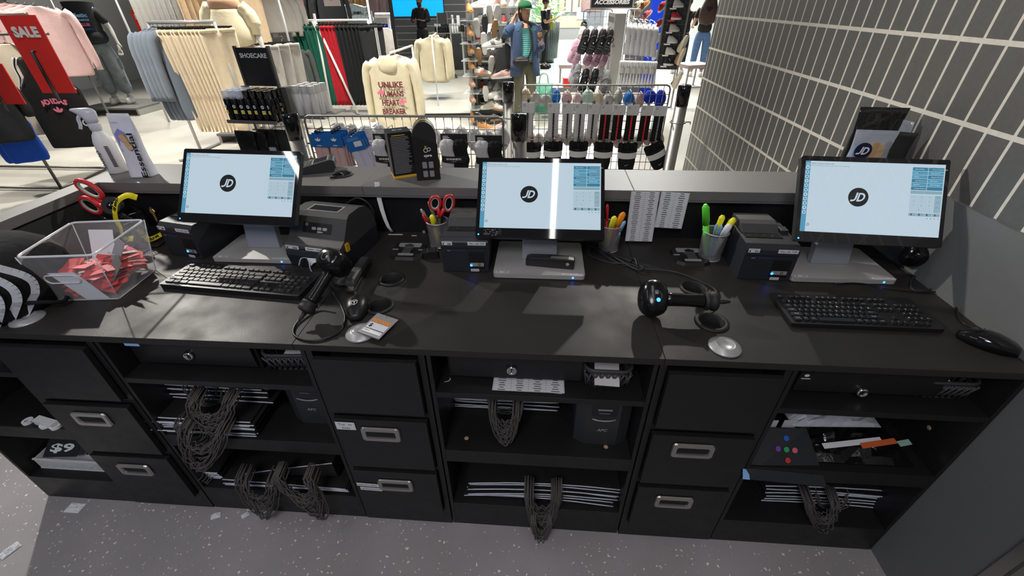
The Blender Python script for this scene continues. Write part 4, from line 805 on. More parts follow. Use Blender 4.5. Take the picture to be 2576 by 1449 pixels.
for (px, py, w_, h_, r_, l_) in ((995, 590, .058, .008, .02, 'torn white tape strip at the foot of the back panel, the longer one'), (1042, 593, .02, .006, 0, 'tiny torn white tape scrap right of the longer strip')):
    o = MB().box((-w_/2, -h_/2, 0), (w_/2, h_/2, .0008), 'papers').build('tape_scrap'); o.location = Zp(px, py, ZT+.0002); o.rotation_euler = (0, 0, r_); tag(o, l_, 'tape')
t = thing('cable_clip', 'tiny black and white clip fixed low on the back panel left of the scissors cup', 'clip', Yp(1068, 582, .700)); part(MB().box((-.010, -.005, -.010), (.010, .004, .010), 'blkp').box((-.007, -.0055, -.006), (.004, -.005, .006), 'inkg'), 'body', t)
# ================================================================ THINGS ON THE LEDGE
ZL = 1.10
p = Zp(300, 432, ZL); t = thing('spray_bottle', 'white trigger spray bottle on the left end of the ledge', 'spray bottle', p, .35)
M['lilacw'] = mat('white_glossy_plastic', (.62, .62, .70), .25)
part(MB().lathe([(.030, 0), (.034, .004), (.034, .10), (.032, .125), (.024, .150), (.017, .160), (.016, .165)], 'white', 32), 'bottle', t)
mb = MB(); 
for i in range(14): mb.box((.010, -.0345-.0, .03+.006*i), (.024, -.0335, .032+.006*i+.001), 'ink')
part(mb, 'barcode_label', t); mb = MB()
mb.text('cleaner', mk((-.016, -.0352, .06), (0, 0, -1), (1, -.0, 0)), .011, 'ink', w=.075, bold=.02); part(mb, 'printed_label', t)
part(MB().lathe([(.016, .165), (.019, .170), (.020, .190), (.017, .20)], 'lilacw', 24).loft([[(x, y, z) for x, y, z in ring_] for ring_ in [[(cx+a*math.cos(q), b2*math.sin(q), cz+a*.5*math.sin(q)*0+(-.9*a*math.cos(q)*0)) for q in [2*PI*j/16 for j in range(16)]] for cx, cz, a, b2 in ((0, .195, .020, .020), (0, .215, .024, .018), (-.006, .232, .034, .016), (-.016, .243, .038, .014), (-.020, .248, .030, .010))]], 'lilacw'), 'spray_head', t)
part(MB().tube(spline([(-.024, 0, .228), (-.040, 0, .212), (-.044, 0, .190), (-.050, 0, .175)], 6), [.006]*19, 'lilacw', 8), 'trigger', t)
part(MB().tube([(-.022-.010*math.cos(a), 0, .195+.010*math.sin(a)) for a in [2*PI*i/14 for i in range(14)]], .0024, 'white', 6, None, True), 'trigger_guard', t)
def pouch(loc, rz, w, h, d, lab, body, tilt=0, name='stand_up_pouch', neckz=.93):
    t = thing(name, lab, 'pouch', loc, rz); t.rotation_euler = (tilt, 0, rz); rings = []
    for s in (0, .02, .12, .3, .5, .7, .85, neckz, 1):
        th = d*(1-s**1.6)+.003; rings.append([(x*(1-.04*math.sin(s*PI)), y+.004*math.sin(9*s+3*x/w), h*s) for x, y, _ in sell(w/2, th/2, 24, 0, .55)])
    part(MB().loft(rings, body), 'pouch_film', t); return t
M['whitefilm'] = mat('white_pouch_film', (.72, .72, .80), .22, bump=.35, bscale=18)
t = pouch(Zp(365, 442, ZL), .10, .088, .235, .05, 'tall white pouch printed with large black word, next to the spray bottle', 'whitefilm', -.06)
mb = MB(); X = mk((.028, -.0275, .085), (0, .06, 1), (-1, .0, 0)); mb.text('Essential', X, .022, 'ink', w=.165, bold=.02, z=.001); part(mb, 'lettering', t); mb = MB(); mb.text('CREP PRO', mk((-.020, -.010, .205), (1, 0, 0), (0, 0, 1)), .004, 'ink'); part(mb, 'lettering', t)
M['window'] = mat('lilac_window', (.30, .27, .62), .2); M['brush'] = mat('tan_brush', (.62, .42, .22), .6, bump=.5, bscale=80)
mb = MB(); mb.poly([(-.026, .10), (-.006, .105), (.010, .125), (.006, .17), (-.012, .185), (-.032, .165)], 'window', mk((0, -.0245, 0), (1, 0, 0), (0, .05, 1))); part(mb, 'product_window', t, label='lilac product window')
part(MB().prism(rr(.020, .060, .005, 3), 0, .006, 'brush', mk((.006, -.022, .135), (1, 0, 0), (0, .05, 1)) @ Rz(.35)), 'brush_print', t, label='tan brush seen through the window')
# card terminal
p = Zp(792, 430, ZL); t = thing('card_terminal', 'dark grey payment terminal lying on the ledge behind the left till screen', 'card terminal', p, -1.25); t.rotation_euler = (0, 0, -1.22)
X = Matrix(((0, 0, 1, -.04), (1, 0, 0, 0), (0, 1, 0, 0), (0, 0, 0, 1)))
part(MB().prism([(-.085, .004), (-.075, 0), (.075, 0), (.088, .018), (.085, .046), (.070, .050), (-.08, .020)], 0, .080, 'dgry', X), 'body', t, .005)
F = mk((0, 0, .0362), (1, 0, 0), (0, .15, .030)); mb = MB(); mb.rect(-.034, .0, .034, .065, 'silver', F, .0008); mb.rect(-.030, .005, .030, .060, 'blkg', F, .0014); part(mb, 'display', t)
mb = MB()
for i in range(4):
    for j in range(3): mb.prism(rr(.016, .009, .003, 2, -.022+.022*j, -.012-.013*i), 0, .002, 'gryp', F)
part(mb, 'keypad', t)
cable([Zp(835, 440, ZL+.01), Zp(850, 435, ZL+.015), Zp(862, 440, ZL+.004), Zp(855, 444, ZL+.003), Zp(830, 447, ZL+.006)], .004, 'black cable of the card terminal curling into the ledge hole')
# shoe care box and case
p = Zp(1010, 447, ZL); t = thing('product_box', 'black carton with yellow base edge and small print, left of the black shoe care case', 'box', p+Vector((0, .035, 0)), math.radians(38))
t.rotation_euler = (0, 0, math.radians(27)); w_, d_, h_ = .088, .075, .172
part(MB().box((-w_/2, -d_/2, .010), (w_/2, d_/2, h_), 'blkp').box((-w_/2, -d_/2, 0), (w_/2, d_/2, .010), 'gold'), 'carton', t, .001)
XS = mk((-w_/2, 0, 0), (0, -1, 0), (0, 0, 1)); XF = mk((0, -d_/2, 0), (1, 0, 0), (0, 0, 1)); XR = mk((w_/2, 0, 0), (0, 1, 0), (0, 0, 1))
mb = MB(); rnd = random.Random(3)
for i in range(24): mb.rect(-.036, .020+.0058*i, -.036+rnd.uniform(.055, .072), .0225+.0058*i, 'inkg', XF, .0008)
mb.rect(-.03, .160, .02, .163, 'gold', XF, .0008); part(mb, 'small_print', t)
mb = MB(); mb.ring(.009, .0105, 0, .0005, 'inkg', 20, XR @ T(-.005, .145, .0004)); mb.rect(-.008, .030, .010, .050, 'paper', XR, .0008); [mb.prism(rr(.013, .026, .004, 2, -.012+.019*(k % 2), .085+.032*(k//2)), 0, .0004, 'inkg', XR) for k in range(4)]; part(mb, 'pictograms', t)
mb = MB(); mb.text('C', mk((-.012, 0, h_), (1, 0, 0), (0, 1, 0)), .016, 'ltblue', bold=.05); mb.text('X', mk((.010, 0, h_), (1, 0, 0), (0, 1, 0)), .016, 'silver', bold=.05); part(mb, 'top_logo', t)
p = Zp(1075, 452, ZL); t = thing('shoe_care_case', 'rounded black case with yellow zip in a printed sleeve on the middle ledge', 'case', p+Vector((0, .03, 0)), math.radians(12)); t.rotation_euler = (0, 0, math.radians(14))
w_, d_, h_ = .086, .070, .215; XX = mk((0, d_/2, 0), (1, 0, 0), (0, 0, 1))
po = [(-w_/2, 0), (w_/2, 0)]+[(w_/2*math.cos(a)*1.0, h_-.055+.055*math.sin(a)) for a in [PI*i/12 for i in range(13)]]
part(MB().prism(po, -.0, d_, 'blkr', mk((0, d_/2, 0), (1, 0, 0), (0, 0, 1))), 'case', t, .006)
po2 = [(x*1.03, z) for x, z in ((-w_/2, 0), (w_/2, 0), (w_/2, .135), (-w_/2, .168))]
part(MB().prism(po2, -.001, d_+.001, 'blkp', mk((0, d_/2, 0), (1, 0, 0), (0, 0, 1))), 'sleeve', t, .001)
zp = [(w_/2*1.0*math.cos(a)+.0005, d_/2-.035, h_-.055+.056*math.sin(a)) for a in [PI*(-.2+i*.9/12) for i in range(13)]]
part(MB().loft([[Vector(q)+Vector((0, s, 0)) for s in (-.006, .006)] for q in zp], 'gold', False, True, None, False), 'zip', t, label='yellow zip')
XF = mk((0, -d_/2-.001, 0), (1, 0, 0), (0, 0, 1)); mb = MB(); mb.text('cure', XF @ T(.006, .095, 0), .009, 'wink', w=.030, bold=.04); mb.ring(.006, .008, 0, .0005, 'wink', 20, XF @ T(.000, .114, .001)); mb.ring(.005, .007, 0, .0005, 'wink', 20, XF @ T(.012, .117, .001)); mb.poly([(-.004, .125, .001), (0, .132, .001), (.002, .127, .001), (.006, .131, .001), (.004, .124, .001)], 'gold', XF)
part(mb, 'logo', t); mb = MB(); [mb.prism(rr(.017, .024, .002, 2, -.010+.024*(k % 2), .025+.034*(k//2)), 0, .0004, 'inkg', XF) for k in range(4)]; mb.rect(-.003, .088, .0, .086, 'wink', XF, .001); part(mb, 'pictograms', t)
XL = mk((-w_/2*1.03, 0, 0), (0, -1, 0), (0, 0, 1)); mb = MB(); rnd = random.Random(5)
for i in range(18): mb.rect(-.030, .048+.006*i, -.030+rnd.uniform(.04, .058), .0505+.006*i, 'inkg', XL, .0008)
part(mb, 'small_print', t); mb = MB(); sticker(mb, XL @ T(0, .026, .0004), .052, .036); part(mb, 'barcode_label', t)
part(MB().box((w_/2*1.03, -.02, .038), (w_/2*1.03+.003, .004, .072), 'gold'), 'yellow_tab', t, .001, label='yellow side tab')
# pouches at the right behind the till
P5 = Vector((1.115, .725, ZL))
pouch(P5+Vector((.025, .06, 0)), -.06, .150, .262, .05, 'tall shiny black foil pouch standing behind the right till screen', 'foil')
t = pouch(P5+Vector((-.015, -.01, 0)), -.05, .130, .205, .03, 'clear zip pouch with round blue badge and tan brush behind the right till screen', 'smoke')
mb = MB(); jd(mb, mk((-.030, -.0165, .142), (1, -.05, 0), (0, .12, 1)), .026, mat('navy_badge', (.01, .015, .06), .4), 'wink'); part(mb, 'badge', t, label='dark blue round letter badge')
mb = MB(); jd(mb, mk((-.048, -.0205, .100), (1, -.05, 0), (0, .1, 1)), .009, 'wink', 'ink'); part(mb, 'small_badge', t, label='small white round badge')
part(MB().box((-.004, -.016, .02), (.014, -.006, .168), 'wood').box((.014, -.016, .02), (.034, -.006, .160), 'brush'), 'brush', t, label='tan bristled brush')
part(MB().box((-.052, -.003, .02), (-.040, .004, .15), 'ltblue'), 'blue_card', t)
t = pouch(P5+Vector((.070, -.002, 0)), -.3, .075, .20, .035, 'dull black wrapped pouch leaning right of the clear brush pouch', 'blkr', .05)
t = pouch(P5+Vector((.102, .06, 0)), -1.2, .085, .225, .03, 'clear and black pouch with yellow stripes nearest the tiled wall', 'smoke', .04)
mb = MB(); [mb.box((-.03, -.008, .03+.022*i), (.03, .008, .042+.022*i), 'yel' if i % 2 == 0 else 'blkp') for i in range(4)]; part(mb, 'striped_card', t, label='black card with yellow stripes')
# ================================================================ UNDER THE WORKTOP
M['bagblk'] = mat('black_paper_bag', (.014, .013, .013), .5, bump=.1, bscale=30)
M['cord'] = mat('dark_bag_cord', (.085, .077, .072), .75)
M['bedge'] = mat('white_bag_edge', (.60, .63, .72), .6)
def bag_stack(px0, px1, n, zs, y0, lab, grp, dz=.0085, depth=.30, drop=(.04, .10), cx=None, cw=.055, jit=.012, curl=0, grow=0, white=lambda i: True):
    a = Yp(px0[0], px0[1], y0); b = Yp(px1[0], px1[1], y0); W = b.x-a.x; X0 = (a.x+b.x)/2
    c0 = cx if cx is not None else 0
    for i in range(n):
        z = zs+.003+dz*i; o = thing('paper_bag', lab+', '+ordl(i, n, 'lowest', 'topmost', 'from the bottom'), 'paper bag', (X0+random.uniform(-jit, jit), y0+grow*i+random.uniform(-.004, .01), z), random.uniform(-.02, .02), grp)
        part(MB().loft([[(-W/2, y, 0), (-W/4, y, .0+curl*.4), (0, y, curl), (W/4, y, curl*.4), (W/2, y, 0), (W/2, y, .0045), (W/4, y, .0048+curl*.4), (0, y, .005+curl), (-W/4, y, .0048+curl*.4), (-W/2, y, .0045)] for y in (0, depth)], 'bagblk', True, False), 'folded_body', o)
        if white(i):
            mb = MB(); rnd = random.Random(i*7+n); P = [(-W/2+W*k/12, -.0012, .0024+curl*math.sin(PI*k/12)+rnd.uniform(-.001, .001)) for k in range(13)]; mb.tube(P, .0021, 'bedge', 6); part(mb, 'turned_edge', o, label='white turned edge')
        dr = random.uniform(*drop); xs = c0+random.uniform(-.012, .012); P = []; wv = cw*random.uniform(.8, 1.1); dr = min(dr, max(.012, (z-.02)))
        for k in range(13):
            s = k/12; x = xs+wv*math.cos(PI*(1-s))*(1 if s not in (0, 1) else 1); P.append((x, -.004-.018*math.sin(PI*s)-.003*random.random()-.0012*i, .004-dr*math.sin(PI*s)**.8))
        P = [(P[0][0]+.003, .03, .006)]+P+[(P[-1][0]-.003, .03, .006)]
        part(MB().tube(spline(P, 2), .0019, 'cord', 6), 'cord_handle', o, label='dark twisted cord loop')
bag_stack((395, 1108), (655, 1112), 9, .455, .03, 'black paper bag in the front stack, middle left shelf', 'bags in the lower left stack', drop=(.05, .12), cx=-.02)
bag_stack((428, 1028), (695, 1035), 8, .536, .115, 'black paper bag in the rear upper stack, middle left shelf', 'bags in the rear left stack', dz=.0105, drop=(.02, .05), cx=-.01)
bag_stack((525, 1246), (582, 1247), 6, .14, .05, 'black paper bag with short white edge, bottom left shelf', 'short-edged bags at the bottom left', dz=.0095, drop=(.005, .008), cx=0, cw=.01, depth=.25)
bag_stack((590, 1252), (885, 1256), 4, .14, .035, 'long folded black paper bag on the bottom left shelf', 'bags on the bottom left shelf', dz=.0085, drop=(.03, .06), cx=-.08, cw=.085)
bag_stack((1145, 1062), (1398, 1068), 8, .455, .20, 'folded black paper bag on the middle shelf beside the battery unit', 'bags on the middle shelf', dz=.0105, drop=(.03, .09), cx=0, cw=.05)
bag_stack((1182, 1290), (1545, 1285), 7, .14, .05, 'folded black paper bag on the bottom shelf of the middle unit', 'bags on the bottom middle shelf', dz=.013, drop=(.09, .17), cx=.01, cw=.055, curl=.018)
bag_stack((1880, 1320), (2210, 1310), 7, .14, .10, 'folded black paper bag on the bottom shelf at the right end', 'bags on the bottom right shelf', dz=.014, drop=(.02, .05), cx=0, cw=.06, curl=.008)
o = thing('paper_bag', 'black paper bag standing half open with one rising white edge on the bottom left shelf', 'paper bag', (-.93, .06, .185))
part(MB().add([(-.17, 0, 0), (.20, 0, .10), (.20, .25, .10), (-.17, .25, 0), (-.17, 0, -.004), (.20, 0, .02), (.20, .25, .02), (-.17, .25, -.004)], [(0, 1, 2, 3), (7, 6, 5, 4), (0, 4, 5, 1), (1, 5, 6, 2), (2, 6, 7, 3), (3, 7, 4, 0)], 'bagblk'), 'folded_body', o)
part(MB().tube([(-.17, -.001, .0), (0, -.001, .05), (.20, -.001, .102)], .002, 'bedge', 6), 'turned_edge', o, label='white turned edge')
part(MB().tube(spline([(-.02, -.003, .045), (0, -.02, .0), (.05, -.03, -.06), (.10, -.02, -.03), (.12, -.003, .07)], 6), .0019, 'cord', 6), 'cord_handle', o)
# bundles of cord handles gathered and drooping over the shelf edges
for (px0, px1, py0, py1, Y, lab, tl) in ((1228, 1312, 1022, 1106, .07, 'thick U-shaped bundle of dark bag cords hanging before the middle shelf', 0), (1318, 1412, 1238, 1330, -.005, 'thick U-shaped bundle of dark bag cords hanging over the plinth of the middle unit', 0), (1335, 1390, 1300, 1346, -.03, 'small lower knot of dark bag cords below the thick middle bundle', 0),
        (478, 590, 1005, 1075, .03, 'upper drooping bundle of dark bag cords on the left shelf', .35), (455, 572, 1075, 1170, -.01, 'lower drooping bundle of dark bag cords hanging below the left shelf', .45), (600, 700, 1205, 1285, -.01, 'tangled bundle of dark cords over the bottom left shelf, left one', .2), (690, 790, 1200, 1290, -.02, 'loose bundle of dark cords over the bottom left shelf, right one', -.2), (2018, 2112, 1255, 1325, .05, 'drooping bundle of dark bag cords on the bottom right shelf', -.35)):
    A, B_ = Yp(px0, py0, Y), Yp(px1, py0, Y); D_ = Yp((px0+px1)/2, py1, Y); W_ = (B_.x-A.x)/2; H_ = A.z-D_.z; mb = MB(); rnd = random.Random(px0)
    for k in range(30):
        w_ = W_*rnd.uniform(.5, 1.0); h_ = H_*rnd.uniform(.35, 1.0); ph = rnd.uniform(-.3, .3); off = rnd.uniform(-.02, .0); zo = rnd.uniform(-.1, .1)*H_
        P = [(w_*math.cos(PI*(1+j/14))+ph*W_*.15-tl*h_*math.sin(PI*j/14), off+.006*math.sin(3*j+k)-.01*math.sin(PI*j/14), zo+h_*math.sin(PI*(1+j/14))) for j in range(15)]
        mb.tube([(P[0][0], .04, zo+.012)]+P+[(P[-1][0], .04, zo+.012)], .0023, 'cord', 5)
    o = mb.build('cord_bundle'); o.location = (A.x+W_, Y, A.z); tag(o, lab, 'cord bundle', None, 'stuff')
# battery backup units
def ups(x, y, z, lab):
    t = thing('battery_unit', lab, 'battery backup', (x, y, z), 0, None); W, D, H = .175, .30, .215
    part(MB().prism([(-W/2, .02), (-.05, 0), (.05, 0), (W/2, .02), (W/2, D), (-W/2, D)], 0, H, 'dgry'), 'case', t, .004)
    X = mk((0, -.0008, .0), (1, 0, 0), (0, 0, 1)); part(MB().prism(rr(.078, .06, .01, 3, 0, .17), 0, .002, 'blkg', X).rect(-.022, .168, .022, .176, 'inkg', X, .003).rect(-.018, .155, .016, .158, 'inkg', X, .003), 'control_panel', t)
    part(MB().tube([(-.036, .128, .002), (-.018, .124, .004), (0, .1225, .004), (.018, .124, .004), (.036, .128, .002)], .0022, 'silver', 6, X), 'trim', t)
    mb = MB(); mb.text('APC', X @ T(0, .075, .0006), .0115, 'silver', bold=.03, shear=.25); part(mb, 'lettering', t)
    return t
ups(.215, .075, .456, 'black battery backup tower with grey lettering right of the middle bag stack'); ups(-.755, .10, .456, 'black battery backup tower at the right end of the left shelf unit')
# woven baskets
def basket(loc, rz, lab, w=.20, d=.20, h=.065):
    t = thing('woven_basket', lab, 'basket', loc, rz, None); mb = MB()
    for (o_, dr, nn, L) in (((-w/2, -d/2), (1, 0), (0, -1), w), ((-w/2, d/2), (1, 0), (0, 1), w), ((-w/2, -d/2), (0, 1), (-1, 0), d), ((w/2, -d/2), (0, 1), (1, 0), d)):
        k = int(L/.018)
        for i in range(k):
            for sg in (1, -1):
                a = (i+.5)/k; p = [Vector((o_[0]*(.86+.14*zz/h)+dr[0]*L*(a+sg*(.6/k)*(zz/h-.5)*2)*(.86+.14*zz/h), o_[1]*(.86+.14*zz/h)+dr[1]*L*(a+sg*(.6/k)*(zz/h-.5)*2)*(.86+.14*zz/h), zz+.0005)) for zz in (.004, h*.8)]; mb.tube(p, .0035, 'gryp', 4)
    part(mb, 'woven_side', t)
    part(MB().tube([(x, y, h) for x, y in rr(w, d, .03, 5)], .005, 'gryp', 8, None, True).tube([(x*.93, y*.93, h*.78) for x, y in rr(w, d, .03, 5)], .003, 'gryp', 8, None, True), 'rim', t)
    part(MB().prism(rr(w*.86, d*.86, .03, 5), 0, .004, 'gryp'), 'bottom', t); return t
basket((.205, .145, .729), 0, 'black woven plastic basket with a receipt in it under the middle worktop', .135, .17, .075)
basket((-.755, .16, .729), .05, 'black woven plastic basket with papers at the right end of the top left shelf', .16, .17, .07)
basket((1.135, .16, .729), 0, 'black woven plastic basket with white paper at the far right top shelf', .15, .17, .07)
o = MB().box((-.035, -.09, 0), (.035, .05, .001), 'papers').build('receipt'); o.location = (.205, .125, .802); o.rotation_euler = (.45, 0, -.05); tag(o, 'pale printed receipt lying in the middle basket', 'receipt')
mb = MB(); mb.poly([(-.03, -.05), (.05, -.02), (.03, .06), (-.02, .05)], 'paper'); o = mb.build('paper_sheet'); o.location = (-.74, .13, .80); o.rotation_euler = (.5, .1, 0); tag(o, 'folded white paper in the basket on the top left shelf', 'paper'); bv = o.modifiers.new('s', 'SOLIDIFY'); bv.thickness = .002
mb = MB(); mb.poly([(-.04, -.03), (.04, -.03), (.0, .06)], 'paper'); o = mb.build('paper_sheet'); o.location = (1.11, .12, .80); o.rotation_euler = (.7, 0, 0); tag(o, 'white triangular paper corner in the far right basket', 'paper'); bv = o.modifiers.new('s', 'SOLIDIFY'); bv.thickness = .002
a = Zp(1238, 982, .73); b_ = Zp(1420, 985, .73)
sheet(mk(Vector(((a.x+b_.x)/2, a.y+.062, .731)), (1, .0, 0), (0, 1, 0)), abs(b_.x-a.x), .062, 'printed price list with four columns lying on the middle top shelf, nearest sheet', 7, 4)
o = MB().box((-.08, -.03, 0), (.08, .03, .0008), 'paper').build('price_list'); o.location = ((a.x+b_.x)/2+.02, a.y+.034, .7318-.001); o.rotation_euler = (0, 0, -.06); o.location.z = .7291; tag(o, 'lower blank edged sheet peeking out under the price list', 'paper')
t = thing('metal_hook', 'small bent silver screw hook lying on the middle top shelf', 'hook', Zp(1128, 960, .730)); part(MB().tube([(-.012, -.004, .002), (0, 0, .002), (.006, .004, .006), (.004, .007, .010)], .0014, 'silver', 6), 'hook', t)
# left unit extras
for (px, py, Y, w_, h_, rz_, lab) in ((300, 985, .06, .028, .05, .2, 'white adhesive label hanging inside the left shelf unit, the longer one'), (336, 978, .10, .022, .02, -.3, 'small curled white label inside the left shelf unit near the long one')):
    o = MB().box((-w_/2, -.0008, -h_), (w_/2, .0008, 0), 'paper').build('adhesive_label'); o.location = Yp(px, py-12, Y); o.rotation_euler = (.2, rz_, 0); tag(o, lab, 'label')
o = MB().box((-.022, -.001, -.006), (.022, .001, .006), 'ltblue').build('adhesive_label'); o.location = Yp(331, 866, .018); tag(o, 'small pale blue sticker strip under the worktop edge above the left shelf unit', 'label')
# far left unit: white mesh tray with cards, tapes, magazines
a = Yp(30, 1222, .04)
t = thing('mesh_tray', 'white wire mesh tray with price cards on the bottom shelf at the far left', 'tray', (-1.80, .06, .141)); mb = MB()
for i in range(34): mb.box((-.16+.32*i/33-.0008, -.001, .004), (-.16+.32*i/33+.0008, .001, .055), 'white')
for i in range(7): mb.box((-.16, -.001, .006+.008*i), (.16, .001, .008+.008*i), 'white')
mb.box((-.163, -.003, .055), (.163, .003, .061), 'white').box((-.163, -.002, 0), (.163, .002, .005), 'white'); part(mb, 'front_grille', t)
mb = MB()
for x in (-.16, .16): mb.box((x-.0015, 0, 0), (x+.0015, .22, .058), 'white')
mb.box((-.16, .217, 0), (.16, .22, .058), 'white').box((-.16, 0, 0), (.16, .22, .002), 'white'); part(mb, 'tray_wall', t)
def pcard(loc, rot, w_, h_, tx, lab, m_='ink', tm='wink'):
    mb = MB(); mb.box((-w_/2, -h_/2, -.0008), (w_/2, h_/2, .0008), m_); mb.text(tx, T(0, 0, .001), h_*.42, tm, w=w_*.7, bold=.03); o = mb.build('price_card'); o.location = loc; o.rotation_euler = rot; return tag(o, lab, 'price card')
pcard((-1.88, .11, .208), (.6, .1, .15), .12, .07, '$9', 'black price card with white $9 in the white mesh tray')
pcard((-1.735, .13, .200), (.5, -.05, .05), .11, .06, '$15', 'black card with white figures in the white mesh tray, right of the $9 card')
pcard((-1.68, .09, .204), (.3, .1, -.3), .045, .025, '', 'small red card at the right end of the white mesh tray', 'redd')
for (px, py, lab) in ((60, 1090, 'white roll of tape on the middle shelf at the far left, left one'), (105, 1100, 'white roll of tape on the middle shelf at the far left, middle one'), (132, 1103, 'white roll of tape on the middle shelf at the far left, nearest the drawers')):
    o = MB().ring(.008, .016, 0, .010, 'paper', 20).build('tape_roll'); o.location = Zp(px, py, .456)+Vector((-.03, .045, 0)); tag(o, lab, 'tape roll')
o = MB().box((-.045, -.012, 0), (.045, .012, .022), 'white').build('label_box'); o.location = Zp(108, 1080, .456)+Vector((0, .02, 0)); o.rotation_euler = (0, 0, -.2); tag(o, 'small white box on the middle shelf at the far left', 'box')
mb = MB(); [mb.box((-.07, -.05, .004*i), (.07, .05, .004*i+.003), 'paper' if i % 2 else 'redt') for i in range(4)]; o = mb.build('magazine'); o.location = (-1.80, .12, .7295); tag(o, 'small pile of pink and white leaflets on the top shelf at the far left', 'leaflets')
# right unit: black sleeve with coloured dots, mailer bags, papers
t = thing('document_sleeve', 'black sleeve with five coloured dots standing in the right shelf unit', 'sleeve', (0, 0, 0))
q = [Yp(1868, 1205, .000), Yp(2082, 1226, .000), Yp(2030, 1078, .11), Yp(1905, 1075, .11)]; c = sum(q, Vector())/4; t.location = c; q = [p_-c for p_ in q]; nrm = (q[1]-q[0]).cross(q[3]-q[0]).normalized()
part(MB().add([p_ for p_ in q]+[p_-nrm*.012 for p_ in q], [(0, 1, 2, 3), (7, 6, 5, 4), (0, 4, 5, 1), (1, 5, 6, 2), (2, 6, 7, 3), (3, 7, 4, 0)], mat('soft_black_sleeve', (.020, .022, .026), .55)), 'sleeve', t, .002)
X = mk((q[0]+q[1]+q[2]+q[3])*.25+(q[3]-q[0])*.12, q[1]-q[0], q[3]-q[0])
for (dx, dy, col, nm) in ((0, .034, (.02, .13, .55), 'blue'), (-.026, .0, (.20, .05, .40), 'purple'), (0, 0, (.03, .38, .13), 'green'), (.026, 0, (.65, .12, .20), 'pink'), (.004, -.032, (.60, .03, .03), 'red')):
    part(MB().disc(.0085, mat('dot_'+nm, col, .5), X @ T(dx-.0, dy, .007)), 'printed_dot', t, label=nm+' printed dot')
mb = MB(); mb.poly([(0, 0), (.022, 0), (.020, .016), (.010, .030), (0, .032)], 'ltblue', mk(q[0]+nrm*.001, q[1]-q[0], q[3]-q[0])); part(mb, 'sticky_tab', t, label='light blue sticky tab')
def crumple(name, lab, loc, w_, d_, h_, m_, rz=0, seed=1, cat='bag'):
    rnd = random.Random(seed); n = 12; mb = MB(); g = [[Vector((-w_/2+w_*i/n, -d_/2+d_*j/n, h_*(.25+.75*rnd.random())*(math.sin(PI*min(1, max(0, i/n)))**.4 if 0 < i < n else .1)*(math.sin(PI*j/n)**.4 if 0 < j < n else .1)+.001)) for j in range(n+1)] for i in range(n+1)]
    mb.loft(g, m_, False, False, None, False); bl = [[(v.x, v.y, 0) for v in (r[0], r[-1])] for r in g]; mb.loft(bl, m_, False, False, None, False); o = mb.build(name); o.location = loc; o.rotation_euler = (0, 0, rz); return tag(o, lab, cat)
M['mailer'] = mat('white_poly_mailer', (.55, .57, .62), .3, bump=.4, bscale=20)
crumple('mailer_bag', 'white plastic mailer bag with black underside lying on the right middle shelf', (.97, .20, .52), .28, .12, .05, 'mailer', .05, 3); crumple('mailer_bag', 'flattened black plastic bag under the white mailer on the right middle shelf', (1.0, .18, .456), .36, .26, .055, 'foil', 0, 8)
for i, (m_, lab) in enumerate((('paper', 'long white sheet on the black plastic bag, right middle shelf'), ('redt', 'orange red leaflet sticking out on the right middle shelf'), ('mint', 'green leaflet corner on the right middle shelf beside the orange one'))):
    o = MB().box((-.10+.075*i, -.008, 0), (.08+.004*i, .009, .0012), m_ if i != 1 else mat('orange_red_print', (.65, .13, .04), .4)).build('leaflet'); o.location = (1.0+.035*i, .085-.008*i, .517+.003*i); o.rotation_euler = (.25, -.10, .12+.04*i); tag(o, lab, 'leaflet')
for (px, lab) in ((1950, 'narrow white card behind the black sleeve in the right unit, left one'), (1985, 'wider white card behind the black sleeve in the right unit, right one')):
    o = MB().box((-.02, -.001, 0), (.02 if px > 1960 else .005, .001, .04), 'paper').build('paper_card'); o.location = Yp(px, 1068, .14)+Vector((0, 0, -.02)); tag(o, lab, 'card')
# scraps on the floor
for i, (px, py, s, lab) in enumerate(((195, 1272, .04, 'crumpled white paper scrap on the floor under the left drawers'), (548, 1292, .022, 'small torn paper scrap on the floor below the left shelf unit'), (622, 1290, .018, 'tiny twisted white scrap on the floor right of the torn one'), (33, 1378, .035, 'crumpled white paper scrap on the floor at the lower left corner'))):
    crumple('paper_scrap', lab, Zp(px, py, .0)+Vector((0, -.01, .001)), s*1.6, s, .012, 'paper', .4*i, i+20, 'paper scrap')
# ================================================================ SHOP: GRID SCREENS WITH SOCKS
def gridwall(y, x0, x1, z0, z1, dx, dz, lab):
    t = thing('grid_panel', lab, 'wire grid panel', ((x0+x1)/2, y, z0)); W = x1-x0; H = z1-z0
    part(MB().tube([(px_, 0, pz) for px_, pz in ((-W/2, 0), (-W/2, H-.03), (-W/2+.009, H-.009), (-W/2+.03, H), (W/2-.03, H), (W/2-.009, H-.009), (W/2, H-.03), (W/2, 0))], .0065, 'steel', 8, None, True), 'frame', t)
    mb = MB(); n = round(W/dx)
    for i in range(1, n): mb.tube([(-W/2+W*i/n, 0, 0), (-W/2+W*i/n, 0, H)], .0028, 'steel', 5)
    part(mb, 'vertical_wires', t); mb = MB(); z = H-dz
    while z > .02: mb.tube([(-W/2, 0, z), (W/2, 0, z)], .0028, 'steel', 5); z -= dz
    part(mb, 'cross_wires', t)
    for sx in (-1, 1):
        for zz in (H-.16, H-.75): part(MB().tube([(sx*W/2, 0, zz), (sx*(W/2+.02), 0, zz), (sx*(W/2+.02), .0, zz+.006)], .006, 'steel', 6), 'bracket', t)
    return t
gridwall(1.74, -1.415, -.235, .25, 1.12, .049, .072, 'steel wire grid panel nearest the ledge, carrying blue topped and black banded socks')
gridwall(2.83, -.185, .962, .25, 1.12, .048, .066, 'steel wire grid panel further back, carrying striped crew socks')
